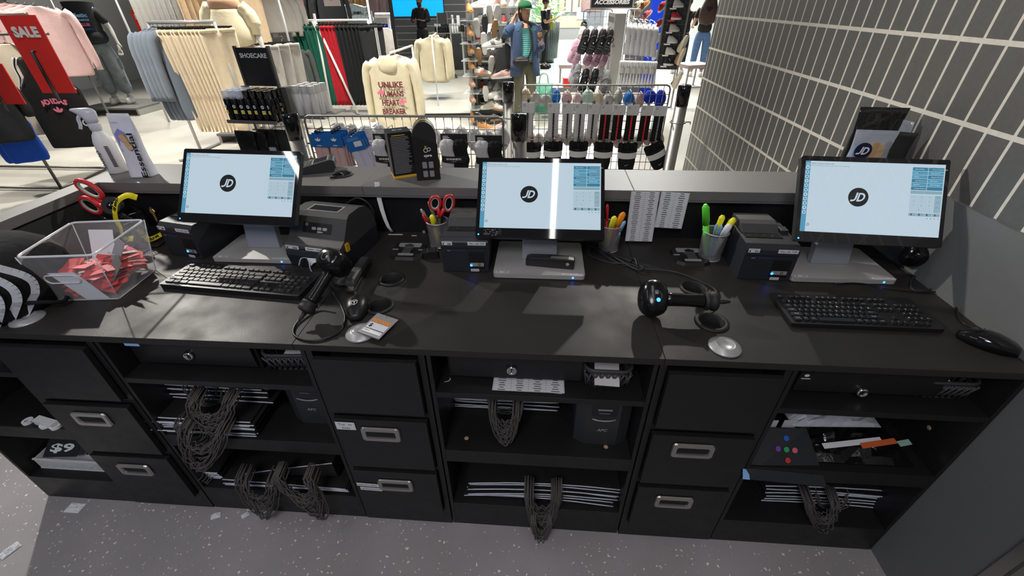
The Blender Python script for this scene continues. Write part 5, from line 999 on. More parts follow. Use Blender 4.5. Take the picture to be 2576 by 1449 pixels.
def pole(x, y, lab):
    t = thing('barrier_post', lab, 'post', (x, y, 0)); r = .045
    part(MB().lathe([(r+.05, 0), (r+.05, .01), (r, .012), (r, 1.00)], 'steel', 28), 'tube', t)
    part(MB().lathe([(r+.002, 1.00), (r+.002, 1.135), (r-.004, 1.142), (.0001, 1.142)], 'blkg', 28), 'cap', t, label='glossy black cap')
    part(MB().tube([((r+.012)*math.cos(q), (r+.012)*math.sin(q), .88) for q in [2*PI*i/24 for i in range(24)]], .005, 'steel', 6, None, True).tube([(r+.01, 0, .88), (r+.05, 0, .88), (r+.05, 0, .865)], .005, 'steel', 6), 'ring_bracket', t)
pole(-1.475, 1.70, 'steel barrier post with black cap beside the shoe care stand'); pole(-.142, 1.72, 'steel barrier post with black cap just above the middle till screen')
pole(-.288, 2.83, 'steel barrier post with black cap at the left end of the striped sock panel'); pole(1.03, 2.70, 'steel barrier post with black cap next to the tiled wall')
def F(n, c, v=.12): return fab(n, c, v)
FB = dict(white=F('white', (.62, .61, .62)), offw=F('off_white', (.55, .52, .48)), black=F('black_knit', (.014, .014, .015)), pink=F('pink', (.60, .40, .39)), red=F('red', (.55, .015, .03)), green=F('green', (.01, .13, .085)),
 cream=F('cream', (.68, .56, .40)), peach=F('peach', (.70, .52, .34)), grey=F('grey', (.36, .35, .33)), lgrey=F('light_grey', (.46, .44, .41)), slate=F('slate', (.16, .19, .23)), dblack=F('dark', (.02, .022, .024)), denim=F('denim', (.05, .085, .17), .35),
 jeans=F('jeans', (.07, .13, .26), .3), wash=F('washed_grey', (.20, .235, .255), .45), teal=F('teal', (.02, .38, .38)), olive=F('olive', (.12, .115, .075)), blue=F('blue', (.01, .04, .55)), bblue=F('bright_blue', (.02, .20, .65)), brown=F('brown', (.28, .13, .05)), pinkp=F('pale_pink', (.70, .50, .50)), tan=F('tan', (.45, .27, .17)), mint=F('mint', (.45, .62, .52)), hood=F('hoodie_cream', (.70, .62, .44)))
def sockform(mb, w, h, m, y=0, foot=.35, n=10):
    rings = [[(x*w/2*(1-.10*math.sin(s*PI)), yy+y, -h*s) for x, yy, _ in sell(1, .010, 12, 0, .7)] for s in [i/n for i in range(n+1)]]; mb.loft(rings, m)
def card_socks(px, py, Y, top, lab, grp, cardm, sockm, w, ch, sh, stripe=None, nb=1, txt=None, rot=0, s2=False):
    p = Yp(px, py, Y)
    for k in range(nb):
        t = thing('sock_pack', lab, 'socks', (p.x+.004*k, p.y+.026*k, p.z+.002*k), 0, grp); t.rotation_euler = (.03, rot, 0)
        mb = MB(); sockform(mb.__class__ and mb, w*.50, sh, sockm, .008, .3); part(mb, 'sock', t, loc=(-w*.20, 0, -ch*.5))
        mb = MB(); sockform(mb, w*.50, sh*.97, sockm, .014, .3); part(mb, 'sock', t, loc=(w*.20, 0, -ch*.5))
        if k == 0 or True:
            mb = MB(); mb.box((-w/2, -.006, -ch), (w/2, -.0045, 0), cardm)
            if txt == 'tre': trefoil(mb, mk((0, -.0062, -ch*.55), (1, 0, 0), (0, 0, 1)), ch*.28, 'wink', cardm); mb.text('adidas', mk((0, -.0062, -ch*.86), (1, 0, 0), (0, 0, 1)), ch*.10, 'wink', bold=.02)
            if txt == 'back': mb.rect(-w*.05, -ch*.75, w*.38, -ch*.42, 'paper', mk((0, -.0062, 0), (1, 0, 0), (0, 0, 1))); [mb.rect(-w*.35, -ch*(.18+.05*i), w*.3, -ch*(.165+.05*i), 'ltblue', mk((0, -.0062, 0), (1, 0, 0), (0, 0, 1))) for i in range(4)]; trefoil(mb, mk((0, -.0063, -ch*.1), (1, 0, 0), (0, 0, 1)), ch*.1, 'wink', cardm)
            if txt == 'sw': swoosh(mb, mk((w*.1, -.0062, -ch*.75), (1, 0, 0), (0, 0, 1)), w*.16, 'ink'); [mb.rect(-w*.38, -ch*(.2+.09*i), -w*.2, -ch*(.16+.09*i), 'inkg', mk((0, -.0062, 0), (1, 0, 0), (0, 0, 1))) for i in range(3)]
            part(mb, 'header_card', t)
        if stripe and k == 0:
            mb = MB(); n = 8
            for i in range(n): z0 = -ch-(sh-ch*.55)*i/n; mb.box((-.006-.0, -.0055, z0-(sh-ch*.5)/n*(.86 if i > 2 else 1)), (.006, -.0035, z0), stripe)
            part(mb, 'stripe', t)
        part(MB().tube([(0, 0, 0), (0, .0, .018), (0, .012, .026)], .0022, 'blkp', 6).ring(.006, .010, -.002, .002, 'blkp', 14, mk((0, -.001, .012), (1, 0, 0), (0, 0, 1))), 'hanger_hook', t)
card_socks(797, 337, 1.66, 0, 'pink socks on a blue card at the left end of the near grid', 'pink socks, left peg', 'sblue', FB['pink'], .095, .075, .19, None, 3, 'tre')
card_socks(837, 337, 1.66, 0, 'pink socks on a blue card on the second peg of the near grid', 'pink socks, second peg', 'sblue', FB['pink'], .095, .075, .19, None, 4, 'tre')
card_socks(884, 340, 1.65, 0, 'white lilac socks on a tilted blue card with barcode label on the near grid', 'lilac white socks, third peg', 'sblue', mat('fabric_lilac', (.58, .56, .68), .9), .11, .09, .21, None, 3, 'back', -.22)
def sonneti(px, py, Y, lab, wl, wr, rz=0):
    t = thing('sock_pack', lab, 'socks', Yp(px, py, Y), rz, None); w = .155
    mb = MB(); mb.box((-w/2, .012, -.075), (w/2, .0135, 0), 'blkr'); [mb.rect(-w*.42, -.012-.007*i, -w*.42+.03+.008*(i % 2), -.0155-.007*i, 'wink', mk((0, .0118, 0), (1, 0, 0), (0, 0, 1))) for i in range(3)]; part(mb, 'header_card', t)
    for (cx, m_) in ((-w*.24, wl), (w*.24, wr)):
        for k in range(2): part(MB().loft([[(x*(.032+.006*math.sin(s*9+k*2))+(k-.5)*.022, yy*(.026+.004*math.cos(s*7))+.004*k, -.045-.145*s) for x, yy, _ in sell(1, 1, 16, 0, .9)] for s in [i/8 for i in range(9)]], m_).ball(((k-.5)*.022, 0, -.047), (.030, .024, .022), m_), 'sock', t, loc=(cx, -.006, 0))
    mb = MB(); mb.loft([[(x*w*.49, yy*.036-.008, z) for x, yy, _ in sell(1, 1, 28, 0, .75)] for z in (-.150, -.112)], 'blkr', False); part(mb, 'band', t)
    mb = MB(); mb.text('SONNETI', mk((0, -.0455, -.127), (1, 0, 0), (0, 0, 1)), .010, 'wink', w=.085, bold=.04); mb.text('LONDON', mk((0, -.0455, -.140), (1, 0, 0), (0, 0, 1)), .0035, 'wink', w=.03); part(mb, 'lettering', t)
    part(MB().tube([(0, .012, -.012), (0, .010, .012), (0, .03, .02)], .003, 'chrome', 6), 'hanger_hook', t)
sonneti(968, 338, 1.64, 'black carded sock pack, white and black, just left of the product box', FB['white'], FB['black']); sonneti(1052, 336, 1.66, 'black carded sock pack hidden behind the black shoe care case', FB['black'], FB['black'])
sonneti(1140, 338, 1.64, 'black carded sock pack, half white half black, right of the shoe care case', FB['white'], FB['black']); sonneti(1228, 342, 1.65, 'black carded sock pack, white left black right, beside the barrier post', FB['white'], FB['black'])
def lump(name, px, py, Y, r, m_, lab, grp, cat='socks', seed=0):
    rnd = random.Random(seed); a, b_ = rnd.uniform(.8, 1.2), rnd.uniform(.8, 1.2); mb = MB(); mb.tube([(0, 0, r), (0, 0, r*1.5), (0, (1.742 if Y < 2 else 2.832)-Y, r*1.5)], .003, 'steel', 5)
    mb.loft([[(r*a*x*(.5+.6*math.sin(PI*s)+.08*math.sin(3*q+seed)), r*.6*yy, r*b_*(1.2-2.6*s)) for (x, yy, _), q in zip(sell(1, 1, 14), [2*PI*j/14 for j in range(14)])] for s in [i/7 for i in range(8)]], m_); o = mb.build(name); o.location = Yp(px, py, Y); return tag(o, lab, cat, grp)
for i in range(13): lump('sock_bundle', 855+34*i, 337+(i % 3)*4+i*.8, 1.84, .048, FB['white'], 'white rolled socks on the far side of the near grid, '+ordl(i, 13), 'white socks behind the near grid', seed=i)
for i in range(14):
    lump('sock_bundle', 1322+26*i, 243+(i % 3)*4, 2.93, .042, [FB['cream'], FB['pinkp'], FB['bblue'], FB['offw'], FB['mint'], FB['pink'], FB['lgrey']][(i*3) % 7] if i < 12 else FB['blue'], 'pastel sock bundle near the top behind the striped sock grid, '+ordl(i, 14), 'pastel socks behind the far grid', seed=i+40)
    lump('sock_bundle', 1330+25*i, 345+(i % 2)*8, 2.95, .045, FB['offw'] if i % 3 else FB['pinkp'], 'pale sock bundle low behind the striped sock grid, '+ordl(i, 14), 'pale socks behind the far grid', seed=i+70)
for i, px in enumerate((1329, 1394, 1430, 1462, 1495, 1527, 1560, 1594, 1630, 1664)):
    kind = 0 if i < 5 else (1 if i < 9 else 2)
    card_socks(px, 258+i*.9, 2.77, 0, ['white crew socks with black blocks, far grid, '+['leftmost of the white ones, askew', 'second white pack', 'middle white pack', 'fourth white pack', 'beside the black packs'][i % 5], 'black crew socks with red blocks, far grid, '+['beside the white packs', 'second black pack', 'third black pack', 'fourth black pack', ''][(i-5) % 5], 'black crew socks with grey blocks on a white card, far grid right end'][kind], ['white striped crew socks', 'black and red crew socks', None][kind], 'white', FB['white'] if kind == 0 else FB['black'], .096, .075, .235,
        'ink' if kind == 0 else ('redd' if kind == 1 else 'inkg'), 2 if i in (0, 7) else 1, 'sw', .04 if i == 0 else 0)
for i, (px, py, ro) in enumerate(((1338, 362, 0), (1392, 360, .0), (1456, 360, 0), (1519, 362, .02), (1580, 364, -.03), (1643, 366, -.5))):
    t = thing('sock_pack', ['black folded socks with a white band, partly behind the front barrier post', 'black folded socks with a white band, second in the lower row of the far grid', 'black folded socks with a white band, third in the lower row of the far grid', 'black folded socks with a white band, fourth in the lower row of the far grid', 'black folded socks with a white band, next to the tilted pack', 'tilted black folded socks with a white band near the tiled wall'][i], 'socks', Yp(px, py, 2.77)); t.rotation_euler = (0, ro, 0); w_ = .15
    for k in range(5): part(MB().loft([[(x*.022, yy*.026, -.0-.055*s) for x, yy, _ in sell(1, 1, 12)] for s in (0, .3, .7, 1)], FB['black']).ball((0, 0, 0), (.022, .026, .018), FB['black']), 'sock', t, loc=(-.056+.028*k, (k % 2)*.01, -.008*(k % 2)))
    part(MB().loft([[(x*w_*.47*k_, yy*.034, z) for x, yy, _ in sell(1, 1, 24, 0, .7)] for z, k_ in ((-.20, .85), (-.15, .98), (-.09, 1), (-.04, .95))], FB['black']), 'folded_body', t)
    mb = MB(); mb.loft([[(x*w_*.50, yy*.037, z+.008*x*x) for x, yy, _ in sell(1, 1, 28, 0, .7)] for z in (-.108, -.060)], 'white', False); part(mb, 'band', t, label='white paper band')
    mb = MB(); swoosh(mb, mk((.0, -.037, -.155), (1, 0, 0), (0, 0, 1)), .034, 'wink'); part(mb, 'logo', t); part(MB().box((-.012, -.005, .01), (.012, .0, .035), 'dsteel').tube([(0, 0, .03), (0, .04, .045)], .003, 'blkp', 6), 'hanger_hook', t)
# ================================================================ SHOP: GARMENTS
def hanger(mb, w, m='blkp', clips=True):
    mb.tube([(0, 0, -.02), (.018, 0, -.008), (.020, 0, .012), (0, 0, .022), (-.016, 0, .012)], .0022, 'nickel', 5).tube([(0, 0, -.02), (0, 0, -.045)], .0025, 'nickel', 5)
    if clips: mb.box((-w/2, -.006, -.06), (w/2, .006, -.045), m); [mb.box((sx*w*.38-.015, -.012, -.085), (sx*w*.38+.015, .012, -.045), m) for sx in (-1, 1)]
    else: mb.loft([[(x, -.006, z), (x, .006, z), (x, .006, z-.02), (x, -.006, z-.02)] for x, z in ((-w/2, -.10), (-w*.25, -.06), (0, -.04), (w*.25, -.06), (w/2, -.10))], m, True, False)
def pants_mesh(w, L, m, seed=0, th=.022, taper=.85):
    rnd = random.Random(seed); ph = rnd.random()*6; mb = MB(); n = 12; rings = []
    for i in range(15):
        s = i/14; ww = w/2*(1-(1-taper)*s)+.006*math.sin(5*s+ph); split = max(0, min(1, (s-.28)*6)); r_ = []
        for sgn in (1, -1):
            for k in range(n+1):
                u = (-1+2*k/n)*sgn; d = th*(1-abs(u)**4)*(.55+.45*math.cos(u*PI*2.0)**2)+.006*math.sin(7*u+4*s+ph); d *= (1-split*.9*math.exp(-(u/.10)**2)); r_.append((u*ww, -sgn*d*-1 if False else sgn*d*-1, -.07-L*s))
        rings.append(r_)
    return mb.loft(rings, m)
def pants(lab, m, loc, rz, grp=None, w=.36, L=1.0, seed=0, **k):
    t = thing('hanging_trousers', lab, 'trousers', loc, rz, grp); part(pants_mesh(w, L, m, seed, **k), 'trousers', t)
    part(MB().loft([[(x*w/2*1.01, yy*(k.get('th', .022)+.003), z) for x, yy, _ in sell(1, 1, 20, 0, .4)] for z in (-.068, -.105)], m), 'waistband', t); mb = MB(); hanger(mb, w*.9); part(mb, 'clip_hanger', t); return t
def top_mesh(t, w, L, m, th=.03, sleeve=.55, hood=False, seed=0, sm=None):
    rnd = random.Random(seed); ph = rnd.random()*6; rings = []
    for z, a in ((-.05, .22), (-.062, .34), (-.085, .62), (-.115, .88), (-.15, .93), (-.25, .86), (-.45*L/.7, .88), (-.62*L/.7, .90), (-L, .86), (-L-.02, .78)):
        rings.append([(x*w/2*a+.003*math.sin(9*z+ph), yy*th*(.35+.65*min(1, -z/.25))*(1+.25*math.sin(6*x+ph+8*z)), z) for x, yy, _ in sell(1, 1, 28, 0, .7)])
    part(MB().loft(rings, m), 'body', t)
    for sx in (-1, 1):
        if sleeve: part(MB().tube(spline([(sx*w*.40, 0, -.115), (sx*w*.50, .0, -.20), (sx*w*.545, .004, -.20-sleeve*.5), (sx*w*.55, .01, -.18-sleeve)], 5), [.055]*4+[.050]*4+[.043]*6+[.036]*2, sm or m, 12), 'sleeve', t)
    if hood: part(MB().loft([[(x*w*.19*k, yy*.06*k-dy, z) for x, yy, _ in sell(1, 1, 20)] for z, k, dy in ((-.03, .85, .01), (-.06, 1.0, .01), (-.11, 1.15, .03), (-.17, 1.0, .05), (-.20, .6, .055))], m), 'hood', t)
def topg(lab, m, loc, rz, grp=None, w=.52, L=.66, name='hanging_sweater', cat='sweater', **k):
    t = thing(name, lab, cat, loc, rz, grp); top_mesh(t, w, L, m, **k); mb = MB(); hanger(mb, w*.72, 'blkp', False); part(mb, 'hanger', t); return t
def row(proto, a, b_, n, rz, jit=.05):
    base = proto['label']; proto['label'] = base+', '+ordl(0, n)
    a, b_ = Vector(a), Vector(b_); tree = kids(proto)
    for i in range(n):
        p = a.lerp(b_, i/max(1, n-1)); r = rz+random.uniform(-jit, jit); ( dup(proto, p, r, base+', '+ordl(i, n), tree=tree) if i else (setattr(proto, 'location', p), setattr(proto, 'rotation_euler', (0, 0, r))))
def rail(pts, r, m, lab, name='clothes_rail', cat='clothes rail', feet=()):
    t = thing(name, lab, cat, pts[0]); o = Vector(pts[0]); part(MB().tube([Vector(p)-o for p in pts], r, m, 10), 'rail', t)
    for f in feet: part(MB().tube([Vector(q)-o for q in f], r*.9, m, 10), 'leg', t)
    return t
# --- white rack with slate jackets and cream trousers
a = Yp(380, 52, 4.7); b_ = Yp(536, 48, 4.7); z0 = 1.50; xl, xr = a.x, b_.x
rail([(xl-.05, 4.7, z0), (xr, 4.7, z0)], .020, 'silver', 'white clothes rack with slate jackets and cream trousers', feet=([(xr, 4.7, z0), (xr, 4.7, 0)], [(xl-.05, 4.7, z0), (xl-.05, 4.7, 0)], [(xr, 4.3, .02), (xr, 5.1, .02)], [(xl-.05, 4.3, .02), (xl-.05, 5.1, .02)]))
j = topg('long slate grey jacket at the left of the white rack', FB['slate'], (0, 0, 0), 0, 'slate jackets', .56, 1.02, 'hanging_jacket', 'jacket', sleeve=.62, th=.035)
row(j, (xl+.0, 4.7, z0), (xl+.22, 4.7, z0), 5, math.radians(68), .05)
jb = MB(); jb.ring(.022, .028, 0, .004, 'blkp', 20).disc(.022, 'blkg', T(0, 0, .002), 20).disc(.008, 'nickel', T(0, 0, .006), 12); o = jb.build('arm_badge'); o.parent = j; o.rotation_euler = (PI/2, 0, 0); o.location = (.10, -.048, -.55); o['label'] = 'round black badge'
for c in bpy.data.objects:
    if c.name.startswith('hanging_jacket') and abs(c.location.x-(xl+.22)) < .001: o.parent = c
p_ = pants('cream jogging trousers hanging on the white rack beside the slate jackets', FB['cream'], (0, 0, 0), 0, 'cream trousers', .42, 1.12, 3, th=.018)
row(p_, (xl+.26, 4.7, z0), (xr+.0, 4.7, z0), 11, math.radians(66), .06)
# --- tall row behind: light grey and peach trousers
rail([(-6.4, 6.4, 2.15), (-3.9, 6.4, 2.15)], .018, 'silver', 'high clothes rail behind with light grey and peach trousers', feet=([(-6.4, 6.4, 2.15), (-6.4, 6.4, 0)], [(-3.9, 6.4, 2.15), (-3.9, 6.4, 0)]))
p_ = pants('light grey jogging trousers on the high rail behind the white rack', FB['grey'], (0, 0, 0), 0, 'light grey trousers', .42, 1.1, 5, th=.022); row(p_, (-5.95, 6.4, 2.15), (-5.35, 6.4, 2.15), 8, math.radians(60))
p_ = pants('peach coloured trousers on the high rail behind the white rack', FB['peach'], (0, 0, 0), 0, 'peach trousers', .42, 1.1, 9, th=.022); row(p_, (-5.22, 6.4, 2.15), (-4.35, 6.4, 2.15), 10, math.radians(60))
# --- A-frame rack with green, red and black track trousers
zt = 1.42
rail([(-4.15, 7.3, zt), (-2.95, 7.3, zt)], .022, 'white', 'white A-frame rack holding green, red and black track trousers', feet=([(-3.80, 7.22, zt+.1), (-3.80, 7.05, 0)], [(-3.80, 7.2, zt), (-3.30, 7.0, .02)], [(-3.80, 7.1, zt), (-3.80, 8.0, 0)], [(-2.95, 7.3, zt), (-2.95, 7.3, 0)]))
p_ = pants('dark green velvety track trousers on the white A-frame rack', FB['green'], (0, 0, 0), 0, 'green track trousers', .40, 1.22, 11, th=.026); row(p_, (-4.12, 7.3, zt), (-3.68, 7.3, zt), 7, math.radians(62))
p_ = pants('red track trousers on the white A-frame rack', FB['red'], (0, 0, 0), 0, 'red track trousers', .40, 1.22, 12, th=.026); row(p_, (-3.62, 7.3, zt), (-3.42, 7.3, zt), 4, math.radians(62))
p_ = pants('black track trousers on the white A-frame rack', FB['dblack'], (0, 0, 0), 0, 'black track trousers', .40, 1.22, 13, th=.026); row(p_, (-3.36, 7.3, zt), (-2.95, 7.3, zt), 7, math.radians(62))
t = pants('black trousers with three white side stripes facing the till, end of the A-frame rack', FB['dblack'], (-2.86, 7.12, zt), math.radians(38), None, .40, 1.22, 14, th=.03); part(MB().box((.05, -.034, -1.2), (.058, -.030, -.1), 'white').box((.068, -.034, -1.2), (.076, -.030, -.1), 'white').box((.086, -.034, -1.2), (.094, -.030, -.1), 'white'), 'side_stripes', t, label='three white stripes')
topg('cream tracksuit top with red mark on the right end of the A-frame rack', FB['offw'], (-2.70, 7.35, 1.36), math.radians(50), None, .5, .7, sleeve=.5)
# --- shoe care hoodie on low arm
hx = Yp(978, 170, 5.0).x
rail([(hx+.05, 4.98, 1.15), (hx+.05, 6.0, 1.15)], .014, 'white', 'white display arm carrying the printed cream hoodie', 'clothes_stand', 'clothes rail', ([(hx+.05, 6.0, 1.15), (hx+.05, 6.0, 0)],))
t = topg('large cream hoodie seen from behind with maroon wavy lettering and pink doves', FB['hood'], (hx, 5.0, 1.15), math.radians(6), None, .58, .86, 'hanging_hoodie', 'hoodie', sleeve=.62, th=.07, hood=True)
M['maroon'] = mat('maroon_print', (.16, .03, .04), .7); M['pinkprint'] = mat('pink_print', (.75, .18, .28), .7)
for i, (tx, w_) in enumerate((('UNLIKE', .30), ('HUMANS', .30), ('HEART', .22), ('BREAKER', .30))):
    mb = MB(); mb.text(tx, mk((.01+(-.03 if i == 2 else 0), -.098, -.34-.105*i), (1, 0, 0), (0, .0, 1)), .062, 'maroon', w=w_, bold=.04); part(mb, 'printed_word', t)
for (dx, dz) in ((-.125, -.43), (.125, -.545)):
    mb = MB(); mb.poly([(-.05, 0), (-.02, .02), (0, .045), (.015, .02), (.05, .012), (.03, -.01), (.02, -.028), (-.01, -.015), (-.035, -.022)], 'pinkprint', mk((dx, -.098, dz), (1, 0, 0), (0, 0, 1)) @ T(0, 0, .001)); part(mb, 'printed_dove', t, label='pink printed bird')
for i in range(4): topg('plain cream hoodie hanging behind the printed one', FB['hood'], (hx-.015*i, 5.12+.09*i, 1.15), math.radians(6), 'plain cream hoodies', .54, .78, 'hanging_hoodie', 'hoodie', sleeve=.6, th=.05)
# --- grey sweats left of the A-frame rack
rail([(-4.5, 6.9, 1.84), (-4.1, 7.1, 1.84)], .015, 'white', 'upper arm with pale grey sweatshirts left of the green trousers', feet=([(-4.5, 6.9, 1.84), (-4.5, 6.9, 0)],))
s_ = topg('pale grey sweatshirt on the upper arm left of the green trousers', FB['lgrey'], (0, 0, 0), 0, 'pale grey sweatshirts', .46, .55, sleeve=.45, th=.04); row(s_, (-4.34, 6.9, 1.84), (-4.16, 7.05, 1.84), 3, math.radians(35))
p_ = pants('pale grey marl joggers left of the green trousers', FB['lgrey'], (0, 0, 0), 0, 'pale grey joggers', .42, 1.0, 21, th=.04); row(p_, (-3.88, 5.6, 1.26), (-3.76, 5.95, 1.26), 3, math.radians(22))
s_ = topg('dark grey hoodie hanging between the pale joggers and the green trousers', fab('dgrey', (.09, .10, .10)), (0, 0, 0), 0, 'dark grey hoodies', .5, .75, 'hanging_hoodie', 'hoodie', sleeve=.55, th=.04); row(s_, (-4.18, 6.6, 1.12), (-4.10, 6.8, 1.12), 2, math.radians(35))
topg('pink and white striped shirt hanging high left of the white logo sign', mat('pink_stripe', (.75, .25, .25), .8), (-4.12, 7.2, 2.05), .3, None, .4, .42, 'hanging_shirt', 'shirt', sleeve=.1)
# --- black rack at the far left: tees, vest, sale signs
bx = -5.2
rail([(-7.2, 3.27, 1.62), (bx, 3.27, 1.62)], .016, 'dsteel', 'black frame clothes rack at the far left with knit tops and a basketball vest', 'clothes_rack', 'clothes rack',
     ([(bx, 3.27, 1.62), (bx, 3.27, 0)], [(bx-.05, 3.95, 1.62), (bx-.05, 3.95, 0)], [(bx, 3.27, .03), (-7.2, 3.27, .03)], [(bx-.05, 3.95, .03), (-7.2, 3.95, .03)], [(bx, 3.27, .03), (bx-.05, 3.95, .03)], [(bx, 3.27, 1.60), (bx-.05, 3.95, 1.60)]))
rail([(-7.0, 3.6, 1.45), (-4.75, 3.6, 1.45)], .012, 'dsteel', 'thin hanging bar inside the black rack at the far left', 'hanging_bar', 'clothes rail')
s_ = topg('beige knitted top hanging in the black rack at the far left', F('beige', (.50, .44, .34)), (0, 0, 0), 0, 'beige knitted tops', .46, .86, sleeve=.25, th=.035); row(s_, (-5.75, 3.6, 1.42), (-5.25, 3.6, 1.42), 6, math.radians(55))
s_ = topg('red and blue sports top hanging low at the far left edge', fab('sport_blue', (.01, .07, .42)), (0, 0, 0), 0, 'blue sports tops', .34, .48, sleeve=0, th=.035); row(s_, (-5.34, 3.22, .84), (-5.27, 3.22, .84), 2, math.radians(35))
s_ = topg('black sports top at the far left under the second sale sign', FB['dblack'], (0, 0, 0), 0, 'black sports tops', .46, .62, sleeve=.25, th=.035); row(s_, (-5.30, 3.05, 1.22), (-5.15, 3.05, 1.22), 3, math.radians(35))
t = thing('basketball_vest', 'black basketball vest with pink arched lettering and white striped arm holes', 'vest', (-4.92, 3.48, 1.30), math.radians(14))
part(MB().loft([[(x*a_, yy*.03*(1+.2*math.sin(8*x+9*z)), z) for x, yy, _ in sell(1, 1, 28, 0, .7)] for z, a_ in ((-.03, .10), (-.06, .15), (-.20, .155), (-.29, .23), (-.33, .26), (-.6, .265), (-.86, .27), (-.88, .26))], FB['black']), 'body', t)
for sx in (-1, 1):
    for k in range(3): part(MB().tube(spline([(sx*(.11+.016*k), -.026, -.035), (sx*(.155+.012*k), -.028, -.12), (sx*(.165+.012*k), -.030, -.22), (sx*(.235+.006*k), -.024, -.30-.012*k)], 6), .0052, 'white' if k != 1 else FB['black'], 6), 'arm_trim', t)
mb = MB()
for i, c in enumerate('ADIDAS'): q = (i-2.5)*.13; mb.text(c, mk((.30*math.sin(q)*1.0, -.0375, -.72+.30*math.cos(q)), (math.cos(q), 0, -math.sin(q)), (math.sin(q), 0, math.cos(q))), .045, 'pinkprint', bold=.06)
part(mb, 'lettering', t); mb = MB(); trefoil(mb, mk((0, -.0375, -.53), (1, 0, 0), (0, 0, 1)), .055, 'pinkprint', FB['black']); part(mb, 'logo', t); mb = MB(); hanger(mb, .3, 'blkp', False); part(mb, 'hanger', t)
def salesign(c1, c2, Y, lab, mirror=False, txt=True, rz=0):
    a = Yp(*c1, Y); b_ = Yp(*c2, Y); w_ = .33; h_ = a.z-b_.z; t = thing('sale_sign', lab, 'sign', (a.x, Y, b_.z), rz)
    part(MB().box((-w_/2, -.004, 0), (w_/2, .004, h_), 'redd'), 'board', t)
    if txt: mb = MB(); X = mk((0, -.0045 if not mirror else -.0045, h_*.80), (1, 0, 0), (0, 0, 1)); X = X @ Matrix.Scale(-1, 4, (1, 0, 0)) if mirror else X; mb.text('SALE', X, .070, 'wink', w=.24, bold=.06); part(mb, 'lettering', t)
    part(MB().tube([(-.0, -.02, h_*.56), (.0, -.045, h_*.56), (0, -.045, -.06)], .013, 'blkp', 8), 'support_bar', t); return t
salesign((42, 38), (150, 234), 3.1, 'tall red SALE sign at the far left, in front of the pink sweaters'); salesign((-40, 160), (28, 262), 3.0, 'partly visible red sign at the left picture edge, lower than its neighbour', txt=False)
# --- pink sweaters behind
rail([(-8.2, 5.2, 1.78), (-6.2, 5.2, 1.78)], .015, 'dsteel', 'dark rail with pink sweaters behind the tall sale sign', feet=([(-6.2, 5.2, 1.78), (-6.2, 5.2, 0)],))
s_ = topg('pink sweater with small label hanging behind the tall sale sign', FB['pink'], (0, 0, 0), 0, 'pink sweaters', .60, .82, sleeve=.6, th=.04); row(s_, (-6.9, 5.2, 1.76), (-6.35, 5.1, 1.72), 5, math.radians(35))
p_ = pants('brown wooden-toned trousers at the top left behind the pink sweaters', F('taupe', (.20, .16, .13)), (0, 0, 0), 0, 'taupe trousers', .4, .9, 33, th=.022); row(p_, (-8.1, 5.3, 1.86), (-7.2, 5.3, 1.86), 8, math.radians(50))
# --- steel arch rack between the mannequins
t = thing('arch_rack', 'steel rack with tall rounded arch frames between the two mannequins', 'clothes rack', (-7.9, 8.6, 0))
for k in range(2): part(MB().tube(spline([(.35*k, .0, 0), (.35*k, 0, 1.35), (.35*k+.02, .0, 1.46), (.35*k+.12, .35, 1.50), (.35*k+.20, .62, 1.46), (.35*k+.22, .7, 1.35), (.35*k+.22, .7, 0)], 6), .022, 'steel', 8), 'arch', t)
s_ = topg('white patterned top on the steel arch rack', FB['white'], (0, 0, 0), 0, 'white tops on the arch rack', .45, .75, sleeve=.2, th=.04); row(s_, (-7.75, 8.9, 1.45), (-7.55, 9.1, 1.45), 3, math.radians(30))
s_ = topg('green top on the steel arch rack', F('mid_green', (.10, .22, .09)), (0, 0, 0), 0, 'green tops on the arch rack', .45, .6, sleeve=.3, th=.04); row(s_, (-7.3, 9.2, 1.2), (-7.05, 9.3, 1.2), 3, math.radians(30))
s_ = topg('bright blue jacket hanging beside the dark shirted mannequin', FB['bblue'], (0, 0, 0), 0, 'bright blue jackets', .45, .72, 'hanging_jacket', 'jacket', sleeve=.5, th=.05); row(s_, (-7.55, 8.1, 1.18), (-7.45, 8.0, 1.18), 2, math.radians(20))
s_ = pants('pale blue trousers hanging low right of the bright blue jackets', F('pale_blue', (.35, .5, .7)), (0, 0, 0), 0, 'pale blue trousers', .35, .6, 41, th=.03); row(s_, (-7.0, 8.0, .78), (-6.9, 8.0, .78), 2, .5)
s_ = topg('black garment hanging right of the bright blue jackets', FB['dblack'], (0, 0, 0), 0, 'black garments on the arch rack', .45, .8, sleeve=.4, th=.05); row(s_, (-7.15, 9.4, 1.15), (-7.0, 9.4, 1.15), 2, .4)
salesign((348, 25), (378, 108), 7.8, 'red sale sign seen in reverse behind the steel arch rack', True)
